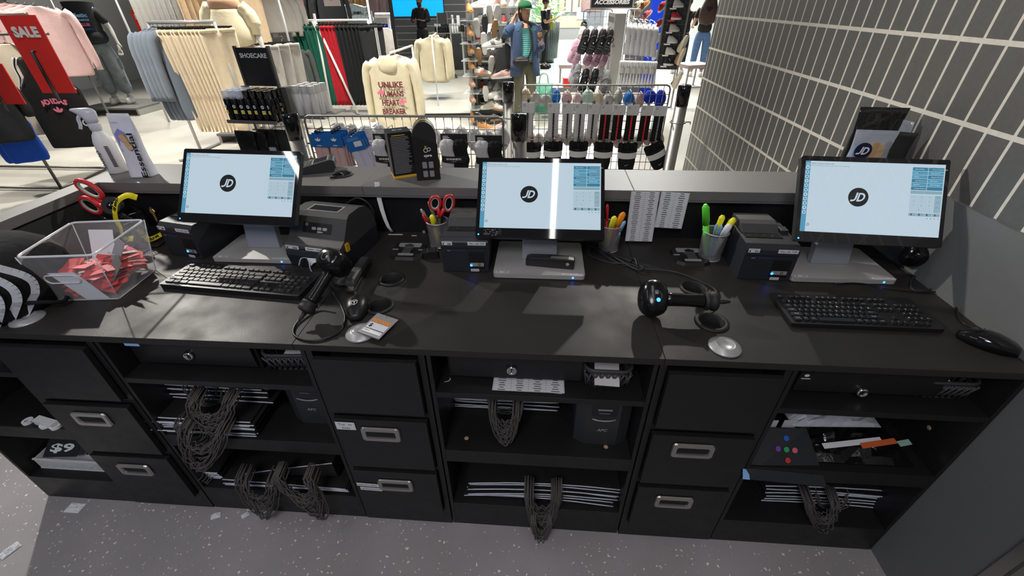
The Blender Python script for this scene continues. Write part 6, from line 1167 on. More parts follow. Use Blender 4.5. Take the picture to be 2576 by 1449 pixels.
# --- white round signs, LED, other back stock
t = thing('shop_sign', 'small white sign board with round black letter badge above the green trousers', 'sign', Yp(832, -10, 7.6), 0); mb = MB(); mb.box((-.14, -.006, -.14), (.14, .006, .16), 'white'); part(mb, 'board', t, .002); mb = MB(); jd(mb, mk((0, -.007, -.005), (1, 0, 0), (0, 0, 1)), .055); part(mb, 'badge', t)
for (px, py, Y, m_, w_, L, n, lab, g) in ((852, 20, 9.8, mat('floral', (.45, .62, .68), .8, noise=.8, nscale=30), .7, .30, 3, 'pale blue patterned shirt hanging behind the A-frame rack', 'patterned shirts'), (905, -8, 10.4, FB['brown'], .45, .5, 5, 'brown jacket hanging far behind the black trousers', 'brown jackets'), (985, -22, 9.6, F('dusk', (.13, .09, .09)), .5, .55, 4, 'dark brown coat hanging left of the mirror top', 'dark coats'), (790, -15, 9.0, FB['dblack'], .6, .62, 4, 'black padded jacket hanging above the green trousers', 'padded jackets')):
    s_ = topg(lab, m_, (0, 0, 0), 0, g, w_, L, 'hanging_jacket', 'jacket', sleeve=L*.6, th=.06); p = Yp(px, py, Y); row(s_, (p.x-.25, Y, p.z+.12), (p.x+.25, Y+.1, p.z+.12), n, math.radians(30))
for (px, py, Y, m_, L, n, lab, g) in ((930, 62, 9.2, FB['dblack'], .80, 5, 'dark trousers hanging between the A-frame rack and the mirror', 'dark trousers by the mirror'), (962, 62, 8.6, FB['blue'], .34, 6, 'royal blue shorts on the upper rail beside the mirror', 'upper blue shorts'), (968, 95, 8.4, FB['blue'], .20, 5, 'royal blue shorts on the lower rail beside the mirror', 'lower blue shorts')):
    s_ = pants(lab, m_, (0, 0, 0), 0, g, .34, L, 51, th=.03); p = Yp(px, py, Y); row(s_, (p.x-.18, Y, p.z+.06), (p.x+.18, Y+.05, p.z+.06), n, math.radians(50))
t = thing('display_shelving', 'white shelving unit just left of the tall mirror', 'shelving', (-2.95, 8.4, 0)); part(MB().box((-.02, -.02, 0), (.02, .02, 1.42), 'white'), 'upright', t); part(MB().box((.62, -.02, 0), (.66, .02, 1.42), 'white'), 'upright', t)
for z in (.95, 1.2): part(MB().box((-.02, -.25, z), (.66, .15, z+.03), 'white'), 'shelf', t)
part(MB().box((-.25, -.03, 1.42), (.66, .03, 1.46), 'white'), 'top_rail', t)
t = thing('led_strip_light', 'bright slanting white light strip above the hoodie', 'light', Yp(925, 10, 9.0)); part(MB().box((-.012, -.012, -.32), (.012, .012, .22), 'ledg'), 'tube', t)
t = thing('led_shelf_light', 'short bright horizontal light under the dark coats', 'light', Yp(962, 34, 9.0)); part(MB().box((-.15, -.01, -.012), (.15, .01, .012), 'ledg'), 'tube', t)
# --- tall mirror
t = thing('floor_mirror', 'tall floor mirror in a black frame in the middle of the shop', 'mirror', (-1.80, 6.9, 0), math.radians(4)); W, H = 1.24, 2.1
part(MB().box((-W/2, -.02, .02), (-W/2+.05, .03, H), 'blkp').box((W/2-.05, -.02, .02), (W/2, .03, H), 'blkp').box((-W/2, -.02, 0), (W/2, .03, .05), 'blkp').box((-W/2, -.02, H-.05), (W/2, .03, H), 'blkp').box((-W/2+.05, .005, .05), (W/2-.05, .03, H-.05), 'blkp'), 'frame', t)
part(MB().box((W/2, -.03, 0), (W/2+.05, .12, H), 'white'), 'side_panel', t, label='white side panel'); part(MB().rect(-W/2+.05, .05, W/2-.05, H-.05, 'mirror', mk((0, .004, 0), (1, 0, 0), (0, 0, 1))), 'glass', t)
# ================================================================ SHOE CARE STAND
SX, SY = -1.93, 2.25
t = thing('display_stand', 'free standing wire and metal shoe care display with black header sign', 'display stand', (SX, SY, 0), math.radians(-6))
part(MB().box((.145, -.02, 0), (.185, .06, 1.20), 'steel'), 'upright', t); part(MB().box((-.17, .0, 0), (-.15, .03, 1.20), 'steel'), 'upright', t)
part(MB().box((-.22, -.17, .992), (.16, .07, 1.002), 'steel').box((-.22, -.175, .992), (.16, -.17, 1.014), 'steel'), 'shelf', t); part(MB().box((.18, -.02, 1.0), (.42, .28, 1.01), 'steel').box((.18, -.024, 1.0), (.42, -.02, 1.02), 'steel'), 'shelf', t)
mb = MB()
for i in range(7): mb.tube([(-.16+.05*i, .015, 0), (-.16+.05*i, .015, .99)], .003, 'steel', 5)
for i in range(11): mb.tube([(-.16, .015, .05+.09*i), (.15, .015, .05+.09*i)], .003, 'steel', 5)
part(mb, 'wire_back', t); part(MB().box((-.25, -.2, 0), (.25, .25, .03), 'dsteel'), 'base', t)
s = part(MB().box((-.125, .01, 1.20), (.105, .022, 1.43), 'blkr').box((-.14, .005, 1.18), (-.125, .027, 1.44), 'dsteel').box((.105, .005, 1.18), (.12, .027, 1.44), 'dsteel'), 'header_sign', t)
mb = MB(); mb.text('SHOECARE', mk((-.008, .0095, 1.385), (1, 0, 0), (0, 0, 1)), .026, 'wink', w=.20, bold=.03); part(mb, 'lettering', s)
M['capclear'] = mat('clear_cap', (.7, .75, .9), .08, alpha=.5, spec=.9)
def can(loc, lab, grp, wh=False, clear=True):
    grp = grp
    t = thing('spray_can', lab, 'spray can', loc, random.uniform(-.3, .3)-.25, grp); r = .0235; bm = 'white' if wh else 'blkg'
    part(MB().lathe([(r*.9, 0), (r, .004), (r, .135), (r*.9, .142), (r*.45, .150)], bm, 20), 'can', t)
    part(MB().lathe([(r*.98, .142), (r*.98, .19), (r*1.02, .192), (.0001, .192)], 'capclear' if clear else bm, 20), 'cap', t)
    if not wh: mb = MB(); jd(mb, mk((0, -r-.0003, .095), (1, 0, 0), (0, 0, 1)), .011, 'wink', 'ink'); mb.rect(-.012, .050, .012, .072, 'wink', mk((0, -r-.0004, 0), (1, 0, 0), (0, 0, 1))).rect(-.012, .054, .012, .068, 'yel', mk((0, -r-.0008, 0), (1, 0, 0), (0, 0, 1))); part(mb, 'printed_label', t)
    return t
R6 = Rz(math.radians(-6))
protoc = can((0, 0, 0), 'black spray can with clear cap on the shoe care stand shelf', 'clear capped spray cans'); protob = can((0, 0, 0), 'black spray bottle with dark cap on the shoe care stand shelf', 'dark capped spray cans', False, False); protow = can((0, 0, 0), 'white round-topped bottle on the right shelf of the shoe care stand', 'white bottles on the stand', True, False)
tc_, tb_, tw_ = kids(protoc), kids(protob), kids(protow); first = {0: True, 1: True}
for i in range(7):
    for k in range(3):
        p = Vector((SX, SY, 1.003))+R6 @ Vector((-.19+.053*i, -.14+.055*k, 0)); kind = 0 if i < 3 else 1; pr, tr = ((protoc, tc_), (protob, tb_))[kind]
        lb_ = ['black spray can with clear cap', 'black spray bottle with dark cap'][kind]+' on the stand shelf, '+['front', 'middle', 'back'][k]+' row, '+ordl(i, 7)
        if first[kind]: pr.location = p; first[kind] = False; pr['label'] = lb_
        else: dup(pr, p, random.uniform(-.5, .1), lb_, tree=tr)
for i in range(3):
    for k in range(3):
        p = Vector((SX, SY, 1.011))+R6 @ Vector((.22+.06*i, .03+.07*k, 0))
        lb_ = 'white round-topped bottle on the stand, '+['front', 'middle', 'back'][k]+' row, '+['left', 'centre', 'right'][i]
        if i == k == 0: protow.location = p; protow['label'] = lb_
        else: dup(protow, p, 0, lb_, tree=tw_)
for i, (dx, dz, w_, m_) in enumerate(((-.17, .93, .15, 'foil'), (-.10, .92, .16, 'foil'), (-.02, .935, .14, 'foil'), (.06, .93, .12, 'blkr'))):
    q = Vector((SX, SY, dz-.19))+R6 @ Vector((dx, -.12+.02*i, 0)); t = pouch(q, -.1, w_, .19, .035, ['shiny black pouch hanging leftmost on the shoe care stand', 'shiny black pouch hanging second on the shoe care stand', 'shiny black pouch with clear window hanging third on the shoe care stand', 'dull black pack hanging rightmost on the shoe care stand'][i], m_)
    if i == 2: part(MB().box((-.05, -.020, .01), (.05, -.017, .07), 'smoke'), 'window', t)
for i in range(5):
    q = Vector((SX, SY, .62))+R6 @ Vector((-.14+.06*i, -.10, 0)); pouch(q, 0, .055, .15, .03, 'small black brush pack hanging low on the shoe care stand', 'dgry')['group'] = 'brush packs low on the stand'
# ================================================================ SHOES
LE = dict(white=mat('leather_white', (.66, .64, .62), .45), black=mat('leather_black', (.016, .016, .018), .4), tan=mat('suede_tan', (.42, .20, .07), .85, noise=.15), pinkt=mat('suede_pink', (.55, .34, .30), .8), red=mat('shoe_red', (.62, .03, .04), .45), cream=mat('shoe_cream', (.60, .54, .42), .6), gum=mat('gum_sole', (.40, .22, .10), .5), wsole=mat('white_sole', (.70, .70, .68), .5), green=mat('shoe_green', (.06, .2, .12), .5), coral=mat('shoe_coral', (.75, .16, .2), .5))
def shoe(name, lab, loc, rz, up, sole, L=.28, high=0, acc=None, grp=None, rot=None, cat='shoe'):
    t = thing(name, lab, cat, loc, rz, grp)
    if rot: t.rotation_euler = rot
    def wd(s): return .048*(math.sin(PI*min(.96, max(.04, .10+.80*s)))**.5)*(1.04 if s > .55 else .86)
    part(MB().loft([[(L*(s-.5), w_*math.cos(q), z) for q in [2*PI*j/4*0 for j in range(0)]] or [(L*(s-.5), -wd(s), 0), (L*(s-.5), wd(s), 0), (L*(s-.5), wd(s)*1.02, .026+.010*(1-s)), (L*(s-.5), -wd(s)*1.02, .026+.010*(1-s))] for s in [i/12 for i in range(13)]], sole), 'sole', t, .003)
    rings = []
    for i in range(14):
        s = i/13; hh = (.095+high if s < .30 else .095+(high*(1-(s-.30)/.2) if s < .5 else 0)-.050*min(1, (s-.30)/.55)) if s > .0 else .08+high
        if s > .85: hh = .045-.02*(s-.85)/.15
        if s < .04: hh = .075+high*.8
        w2 = wd(s)*.97; rings.append([(L*(s-.5)*.98, w2*math.cos(q)*(1-.35*max(0, math.sin(q))), .020+(hh)*max(0, math.sin(q))**.75) for q in [-.3+(PI+.6)*j/14 for j in range(15)]])
    part(MB().loft(rings, up, True, True), 'upper', t)
    if high < .1: part(MB().loft([[(L*(-.36+.20*math.cos(q)*1.0), .026*math.sin(q), .110+high-.012*math.cos(q)*(k))] for q in [0]] if False else [[(L*-.27+L*.16*k*math.cos(q), .027*k*math.sin(q), .1155+high*.95-.010*math.cos(q)) for q in [2*PI*j/14 for j in range(14)]] for k in (1, .6, .1)], 'blkm' if up != LE['black'] else 'inkg', False), 'opening', t)
    mb = MB(); [mb.tube([(L*(-.02+.05*k), -.026, .098-.009*k), (L*(-.02+.05*k), 0, .108-.010*k), (L*(-.02+.05*k), .026, .098-.009*k)], .0032, 'wsole' if False else LE['wsole'], 5) for k in range(5)]
    if acc != 'boot': part(mb, 'laces', t)
    if acc and acc != 'boot':
        mb = MB()
        for sy in (-1, 1): [mb.add([(L*(-.10+.07*k), sy*.0475, .035), (L*(-.07+.07*k), sy*.0475, .035), (L*(-.0+.07*k), sy*.030, .088), (L*(-.03+.07*k), sy*.030, .088)], [(0, 1, 2, 3)], acc) for k in range(3)]
        part(mb, 'side_stripes', t)
    return t
t = thing('shoe_wall', 'brightly lit shoe wall with glass shelves right of the tall mirror', 'shoe wall', (-.95, 7.15, 0))
part(MB().box((-.20, 0, 0), (.60, .05, 2.2), 'litwall').box((-.24, -.6, 0), (-.20, .05, 2.2), 'steel'), 'panel', t)
M['glass'] = mat('glass_shelf', (.75, .85, .85), .05, alpha=.35, spec=.8); M['lit'] = mat('lit_panel', (1, 1, 1), .5, emit=(1, .98, .95), es=1.6)
for i, z in enumerate((.20, .42, .65, .88, 1.12, 1.36, 1.58)): part(MB().box((-.20, -.62, z), (.58, 0, z+.012), 'glass'), 'shelf', t)
part(MB().box((-.05, -.012, 1.0), (.10, -.001, 2.2), 'lit'), 'light_panel', t, label='bright light panel')
t = thing('shoe_rack', 'white shoe shelving behind the woman in the green cap', 'shelving', (-.97, 7.9, 0))
for x in (0, .45): part(MB().box((x, -.3, 0), (x+.03, 0, 2.2), 'white'), 'upright', t)
for z in (.3, .6, .9, 1.2, 1.42, 1.64): part(MB().box((.03, -.3, z), (.45, 0, z+.02), 'white'), 'shelf', t)
part(MB().box((.03, -.01, 0), (.45, 0, 2.2), 'litwall'), 'back_panel', t)
for i, (py, mt_) in enumerate(((20, 0), (78, 0), (122, 0), (160, 0), (205, 1), (245, 1), (293, 0))):
    lab = ['tan suede slipper boot, top of the column beside the mirror', 'tan suede slipper boot, second down beside the mirror', 'tan suede slipper boot, third down beside the mirror', 'tan suede slipper boot in the middle of the column beside the mirror', 'pinkish tan slipper boot, upper of two beside the mirror', 'pinkish tan slipper boot, lower of two beside the mirror', 'pinkish tan slipper lowest beside the mirror'][i]
    p = Yp(1181+i*1.5, py, 6.35); shoe('slipper_boot', lab, p-Vector((0, 0, .06)), math.radians(-70), LE['tan'] if not mt_ else LE['pinkt'], LE['gum'], .26, .03 if not mt_ else 0, 'boot', None, None, 'boot')
t = thing('slipper_shelving', 'row of glass slipper shelves fixed beside the mirror edge', 'shelf', (Yp(1181, 100, 6.5).x, 6.42, 0)); part(MB().box((-.02, .12, 0), (.02, .16, 2.0), 'steel'), 'upright', t)
for py in (38, 96, 139, 178, 221, 262, 308): z = Yp(1181, py, 6.35).z-.06; part(MB().box((-.10, -.2, z-.01), (.14, .16, z), 'glass'), 'shelf', t)
spec = [(1238, 108, 6.0, 'white', 'wsole', .0, 'blkp', .31, 0, 'large white sneaker with black stripes facing the till'), (1218, 100, 6.1, 'white', 'wsole', .0, 'blkp', .31, 1, 'white sneaker with black stripes standing upright on its heel'),
 (1262, 185, 6.2, 'pinkt', 'wsole', 0, None, .32, 0, 'dusty pink suede sneaker angled down on the shoe wall'), (1215, 178, 6.3, 'white', 'gum', 0, 'redd', .28, 0, 'white sneaker with red side stripes and gum sole'),
 (1222, 225, 6.3, 'black', 'wsole', 0, None, .26, 1, 'small black sneaker low on the shoe wall'), (1213, 292, 6.2, 'black', 'black', 0, 'boot', .26, 0, 'black slide sandal low on the shoe wall behind the near grid'), (1240, 292, 6.4, 'black', 'gum', 0, None, .28, 0, 'black laced shoe lying beside the black slide'),
 (1220, 52, 6.5, 'black', 'black', .06, None, .26, 1, 'black high top sneaker near the top of the shoe wall'), (1275, 22, 7.3, 'black', 'black', .03, None, .34, 0, 'bulky black trail shoe at the top beside the green cap'), (1208, 8, 6.5, 'white', 'wsole', 0, None, .30, 0, 'white running shoe at the very top of the shoe wall'),
 (1232, 25, 6.5, 'white', 'wsole', .05, None, .26, 1, 'white high top sneaker upper left on the shoe wall'), (1250, 25, 6.5, 'white', 'wsole', .05, None, .26, 1, 'white high top sneaker beside its twin at the top'), (1270, 72, 7.6, 'cream', 'wsole', 0, None, .30, 0, 'cream low sneaker left of the denim shoulder'),
 (1245, 62, 6.5, 'cream', 'gum', 0, 'gold', .26, 1, 'cream sneaker with yellow stripes at mid height'), (1272, 112, 7.6, 'white', 'wsole', 0, 'inkg', .28, 0, 'white and grey sneaker left of the denim shirt'), (1268, 140, 7.4, 'white', 'wsole', 0, None, .28, 0, 'plain white sneaker beside the denim shirt hem'),
 (1236, 152, 6.4, 'white', 'wsole', 0, 'redd', .26, 1, 'white red-striped sneaker standing below the large white pair'), (1285, 215, 6.5, 'cream', 'wsole', 0, None, .28, 0, 'cream fluffy sneaker near the black capped post'), (1200, 60, 6.5, 'white', 'wsole', 0, 'redd', .27, 1, 'white and red sneaker beside the slipper column'),
 (1240, 235, 6.5, 'white', 'wsole', 0, None, .28, 0, 'bright white sneaker in the lit low corner'), (1262, 238, 6.5, 'white', 'wsole', 0, 'sblue', .27, 0, 'white sneaker with blue stripes in the lit low corner'), (1230, 262, 6.4, 'cream', 'wsole', 0, None, .28, 0, 'cream sneaker above the black slide'), (1255, 266, 6.4, 'white', 'gum', 0, None, .28, 0, 'white sneaker with gum sole above the laced shoe'),
 (1225, 315, 6.0, 'tan', 'gum', 0, 'boot', .30, 0, 'tan sandal low behind the near grid'), (1252, 318, 6.0, 'pinkt', 'gum', 0, 'boot', .28, 0, 'light brown slide low behind the near grid'), (1285, 165, 7.5, 'white', 'wsole', 0, None, .27, 0, 'white sneaker just behind the black tote bag'), (1205, 132, 6.4, 'white', 'gum', 0, 'redd', .26, 1, 'red and white sneaker right of the third tan boot')]
for (px, py, Y, u, so, hi, ac, L, stand, lab) in spec:
    shoe('sneaker', lab, Yp(px, py+12, Y), 0, LE[u], LE[so], L, hi, ac, None, (0, 0, math.radians(random.uniform(-35, -5) if px % 2 else random.uniform(195, 215))) if not stand else (0, math.radians(-62), math.radians(-80+random.uniform(-15, 15))))
rnd = random.Random(77); cols = ['white', 'white', 'white', 'cream', 'white', 'black', 'pinkt', 'white', 'red']; k = 0
for z in (.212, .432, .662, .892, 1.132, 1.372, 1.592):
    for xx in (-1.06, -.93, -.80, -.67, -.54, -.42):
        k += 1; c = cols[(k*5) % 9]
        shoe('sneaker', ''+{'pinkt': 'dusty pink'}.get(c, c)+' sneaker at the back of the shoe wall, '+['lowest', 'second lowest', 'third lowest', 'middle', 'third highest', 'second highest', 'top'][(k-1)//6]+' shelf, '+ordl((k-1) % 6, 6), (xx, 6.98, z+.001), math.radians(-90+rnd.uniform(-25, 25)), LE[c], LE['wsole'] if k % 4 else LE['gum'], .25, .02 if k % 3 == 0 else 0, 'redd' if k % 5 == 0 else ('sblue' if k % 7 == 0 else None), 'display sneakers at the back of the shoe wall')
for z in (.32, .62, .92, 1.22, 1.44):
    for xx in (-.86, -.70): k += 1; shoe('sneaker', 'white sneaker on the white shelving behind the woman in the cap', (xx, 7.74, z+.001), math.radians(200+rnd.uniform(-20, 20)) if k % 2 else math.radians(-90), LE[cols[k % 5]], LE['wsole'], .26, 0, None, 'sneakers on the white shelving')
p = Yp(958, 92, 8.2); shoe('sneaker', 'brown and black sneaker on the white shelf left of the mirror', p, -.4, LE['tan'], LE['black'], .3)
# ---------------------------------------------------------------- clogs, white socks and gondola
GX, GY = Yp(1552, 100, 5.2).x, 5.2
t = thing('gondola_post', 'tall pale grey display fin between the black clogs and the white socks', 'display fin', (GX, GY, 0)); part(MB().box((-.055, -.04, 0), (.075, .62, 1.53), mat('pale_grey_metal', (.42, .41, .38), .5)), 'fin', t, .004)
mb = MB(); [mb.box((-.0565, .02+.045*i, 1.43), (-.055, .032+.045*i, 1.49), 'blkm') for i in range(12)]; part(mb, 'slots', t)
t = thing('hanging_sign', 'black ACCESSORIES sign in a pale frame above the display fin', 'sign', Yp(1540, 0, 5.7)); part(MB().box((-.27, -.01, -.09), (.27, .01, .20), 'silver').box((-.255, -.013, -.075), (.255, -.009, .19), 'blkr'), 'board', t); mb = MB(); mb.text('ACCESSORIES', mk((0, -.0135, -.02), (1, 0, 0), (0, 0, 1)), .042, 'wink', w=.44, bold=.05, shear=.15); part(mb, 'lettering', t)
gridwall(5.75, Yp(1468, 40, 5.75).x, Yp(1540, 40, 5.75).x, .1, 1.56, .08, .08, 'tall wire grid left of the display fin, hung with clogs'); gridwall(5.78, Yp(1578, 40, 5.78).x, Yp(1612, 40, 5.78).x, .1, 1.56, .08, .08, 'tall wire grid right of the display fin, hung with white socks')
def clog(loc, lab, m_, grp=None, rz=0, tilt=0):
    t = thing('foam_clog', lab, 'clog', loc, rz, grp); t.rotation_euler = (0, tilt, rz)
    part(MB().loft([[(x*a, -.012+yy*b_, z) for x, yy, _ in sell(1, 1, 18, 0, .8)] for z, a, b_ in ((0, .020, .012), (-.015, .036, .024), (-.06, .044, .035), (-.12, .042, .040), (-.17, .048, .045), (-.22, .056, .040), (-.26, .050, .026), (-.275, .030, .012))], m_), 'clog_body', t)
    mb = MB(); [mb.disc(.006, 'blkm' if m_ != LE['black'] else 'inkg', mk((-.022+.022*(k % 3), -.0585+.004*(k//3), -.185-.025*(k//3)), (1, 0, 0), (0, 0, 1)), 10) for k in range(6)]; part(mb, 'vent_holes', t)
    part(MB().tube([(-.045, -.03, -.14), (-.05, -.055, -.10), (0, -.066, -.07), (.05, -.055, -.10), (.045, -.03, -.14)], .006, m_, 8), 'heel_strap', t); part(MB().disc(.008, 'wink', mk((0, -.061, -.15), (1, 0, 0), (0, .1, 1)), 10), 'badge', t); return t
FO = dict(black=LE['black'], pink=mat('foam_pink', (.58, .34, .44), .6), lilac=mat('foam_lilac', (.45, .40, .50), .6), grey=mat('foam_grey', (.24, .24, .25), .6), whit=mat('foam_white', (.66, .63, .64), .6))
for i, px in enumerate((1477, 1498, 1519, 1537)): clog(Yp(px, 72, 5.15), ['black foam clog hanging leftmost in the upper row', 'black foam clog second in the upper row', 'black foam clog third in the upper row', 'black foam clog in the upper row touching the display fin'][i], FO['black'], None, .3, .25)
for i, px in enumerate((1467, 1488, 1510, 1530)): clog(Yp(px, 66, 5.45), 'white foam clog hanging behind the black upper row', FO['whit'], 'white clogs behind the black ones', .3, .2)
for i, (px, py) in enumerate(((1452, 98), (1463, 102), (1492, 105), (1512, 108), (1532, 106))): clog(Yp(px, py, 5.35), 'pink foam clog hanging behind and below the black upper row', FO['pink'], 'pink clogs', .5, .35)
for i, (px, py, m_, l_) in enumerate(((1456, 160, 'grey', 'grey spotted foam clog hanging leftmost in the lower row'), (1476, 172, 'black', 'black foam clog second in the lower row'), (1500, 172, 'black', 'black foam clog in the middle of the lower row'), (1528, 176, 'grey', 'dark grey foam clog in the lower row beside the display fin'), (1488, 150, 'whit', 'white foam clog behind the lower row, left one'), (1515, 152, 'whit', 'white foam clog behind the lower row, right one'), (1450, 150, 'lilac', 'lilac foam clog sticking out left of the lower row'))): clog(Yp(px, py, 5.1 if i < 4 else 5.4), l_, FO[m_], None, .3, .2)
for i in range(4): clog(Yp(1462+22*i, 228, 5.0), 'black foam clog at the bottom behind the top bar of the far grid', FO['black'], 'lowest black clogs', .3, .2)
def wsock(px, py, Y, lab, grp, L, fold, seed):
    t = thing('white_socks', lab, 'socks', Yp(px, py, Y), random.uniform(-.2, .3), grp)
    if not fold: part(MB().loft([[(x*w_+.004*math.sin(6*q+seed), yy*w_*.6, z) for (x, yy, _), q in zip(sell(1, 1, 16), range(16))] for z, w_ in ((0, .020), (-.04, .034), (-.10, .028), (-.14, .020), (-.20, .032), (-.28, .042), (-.31, .036))], FB['white']), 'sock', t)
    else:
        for k in range(3): part(MB().loft([[(x*w_+(k-1)*.024*(1-z*3), yy*w_, z) for x, yy, _ in sell(1, 1, 12)] for z, w_ in ((.0, .014), (-.02, .022), (-.05, .016), (-.12, .012), (-.17, .011), (-.25, .015), (-.29, .013))], FB['white']), 'sock', t)
        part(MB().loft([[(x*.034, yy*.030, z) for x, yy, _ in sell(1, 1, 16)] for z in (-.075, -.135)], FB['lgrey'], False), 'band', t, label='pale paper band')
    part(MB().tube([(0, 0, .0), (0, .0, .03), (0, .25, .04)], .003, 'nickel', 5), 'hanger_hook', t)
for i in range(6):
    wsock(1584+13.5*i, 62+i*1.2, 5.15, 'white sports socks, upper row right of the display fin, '+ordl(i, 6), 'upper white socks', .3, False, i)
    wsock(1586+12*i, 56+i, 5.45, 'white sports socks hanging behind the upper row', 'rear upper white socks', .3, False, i+9)
for i in range(6): wsock(1568+15.5*i, 152+i*.5, 5.05, 'white banded sock bunch, lower row right of the display fin, '+ordl(i, 6), 'lower white socks', .3, True, i)
# ---------------------------------------------------------------- right hand displays
t = thing('blue_panel', 'bright blue display column behind the white socks', 'display panel', (Yp(1650, 60, 8.8).x, 8.8, 0)); part(MB().box((-.13, 0, 0), (.11, .04, 2.2), mat('bright_blue_panel', (.005, .06, .75), .4)), 'panel', t)
t = thing('grey_panel', 'dark grey display wall left of the blue column', 'display panel', (Yp(1618, 60, 9.3).x, 9.3, 0)); part(MB().box((-.28, 0, 0), (.22, .04, 2.2), 'farwall'), 'panel', t)
for i, (px, py, m_, l_) in enumerate(((1605, 18, 'cream', 'cream runner upper left on the grey display wall'), (1598, 32, 'white', 'white runner on the grey display wall'), (1622, 18, 'tan', 'tan running shoe at the top beside the blue column'), (1628, 42, 'coral', 'coral pink running shoe beside the blue column'), (1602, 42, 'cream', 'cream shoe low on the grey display wall'), (1668, 20, 'red', 'red running shoe upper right of the blue column'), (1662, 62, 'red', 'red running shoe lower right of the blue column'), (1658, 98, 'white', 'white shoe below the red ones'), (1652, 140, 'white', 'white shoe lowest near the tall perforated panel'))):
    shoe('running_shoe', l_, Yp(px, py, 8.5), 0, LE[m_], LE['wsole'], .30, 0, None, None, (0, -.5, .9))
t = thing('standing_panel', 'tall narrow dark perforated panel with small shoes on ledges, right of the blue column', 'display panel', (Yp(1698, 60, 7.8).x, 7.8, 0), -.15)
for x in (-.20, .18): part(MB().box((x-.012, -.015, 0), (x+.012, .015, 2.2), 'steel'), 'upright', t)
part(MB().box((-.19, 0, .62), (.17, .01, 2.2), 'dgry'), 'panel', t); mb = MB()
for i in range(7): mb.box((-.185+.058*i, -.004, .10), (-.182+.058*i, 0, 2.2), 'inkg')
for i in range(14): mb.box((-.19, -.004, .10+.15*i), (.17, 0, .103+.15*i), 'inkg')
part(mb, 'wire_grid', t)
for i in range(7): part(MB().box((-.15, -.09, .68+.17*i), (.13, .0, .69+.17*i), 'gryp').box((-.13, -.092, .665+.17*i), (-.03, -.090, .685+.17*i), 'wink' if i != 4 else 'redd'), 'ledge', t)
for i, (z, m_) in enumerate(((.69, 'black'), (.86, 'white'), (1.03, 'white'), (1.20, 'cream'), (1.37, 'red'), (1.54, 'white'))): shoe('small_shoe', ['tiny black trainer on the lowest ledge of the perforated panel', 'tiny white trainer on the second ledge of the perforated panel', 'tiny white trainer on the third ledge of the perforated panel', 'tiny cream trainer on the fourth ledge of the perforated panel', 'tiny red trainer on the fifth ledge of the perforated panel', 'tiny white trainer on the topmost visible ledge of the perforated panel'][i], t.location+Vector((-.01, -.06, z+.001)), .1, LE[m_], LE['wsole'], .17)
for k, (px, py) in enumerate(((1722, 88), (1716, 118), (1708, 178))): shoe('sandal', ['pale yellow shoe sole edge beside the perforated panel, upper', 'tan strap sandal beside the perforated panel, middle', 'pale yellow shoe beside the perforated panel, lowest'][k], Yp(px, py+25, 7.6), 0, LE['cream'] if k != 1 else LE['gum'], LE['cream'], .28, 0, 'boot', None, (0, -1.3, -.9))
def bench(x, y, rz, w_, d_, h_, m_, lab):
    t = thing('seat_bench', lab, 'bench', (x, y, 0), rz); part(MB().prism(rr(w_, d_, .03), h_-.07, h_, m_), 'seat', t, .015)
    for sx in (-1, 1):
        for sy in (-1, 1): part(MB().box((sx*(w_/2-.04)-.014, sy*(d_/2-.04)-.014, 0), (sx*(w_/2-.04)+.014, sy*(d_/2-.04)+.014, h_-.07), 'steel'), 'leg', t)
    part(MB().box((-w_/2+.04, -d_/2+.03, .02), (w_/2-.04, -d_/2+.05, .045), 'steel'), 'foot_rail', t); return t
M['seatp'] = mat('taupe_pink_vinyl', (.40, .30, .29), .5)
p = Zp(1742, 158, .48); bench(p.x, p.y-.1, .35, .62, .55, .48, 'seatp', 'taupe topped steel bench near the tiled wall corner'); bench(p.x+.65, p.y+.1, .35, .5, .55, .42, 'ledge', 'grey topped bench partly hidden by the tiled wall')
p = Zp(1440, 160, .48); bench(p.x, p.y, 0, .60, .5, .48, 'seatp', 'pinkish stool with steel legs left of the hanging clogs'); p = Zp(1425, 215, .45); bench(p.x, p.y, 0, .5, .45, .45, 'ledge', 'low grey stool with a red box on it, left of the lower clogs')
t = thing('shoe_box', 'small red shoe box on the low grey stool', 'box', (p.x+.06, p.y-.04, .451), .1); part(MB().box((-.12, -.09, 0), (.12, .09, .10), 'redd'), 'box', t); part(MB().box((-.124, -.094, .10), (.124, .094, .13), 'redd'), 'lid', t, .002)
t = thing('shopping_bag', 'mint green printed shopping bag standing on the floor beside the woman in the cap', 'shopping bag', (Yp(1368, 200, 7.2).x, 7.2, .02), .1); part(MB().loft([[(x*.17*k, yy*.07, z) for x, yy, _ in sell(1, 1, 20, 0, .5)] for z, k in ((0, 1), (.2, 1.02), (.47, .98))], mat('mint_print', (.12, .45, .32), .6, noise=.45, nscale=14)), 'bag', t)
for sy in (-1, 1): part(MB().tube(spline([(-.08, sy*.05, .46), (-.05, sy*.05, .60), (.05, sy*.05, .60), (.08, sy*.05, .46)], 5), .008, 'mint', 6), 'handle', t)
for i, (px, lab) in enumerate(((1480, 'pink backpack hanging high left of the accessories sign, left one'), (1497, 'pink backpack hanging high left of the accessories sign, right one'))):
    t = thing('hanging_backpack', lab, 'backpack', Yp(px, -5, 6.2)); part(MB().loft([[(x*k, yy*.05, z) for x, yy, _ in sell(1, 1, 18, 0, .6)] for z, k in ((-.16, .085), (-.14, .09), (-.02, .09), (.03, .05))], FB['pinkp']), 'body', t); part(MB().tube([(-.02, 0, .03), (0, 0, .08), (.02, 0, .03)], .006, FB['pinkp'], 6), 'handle', t); mb = MB(); swoosh(mb, mk((0, -.052, -.04), (1, 0, 0), (0, 0, 1)), .05, 'wink'); part(mb, 'logo', t)
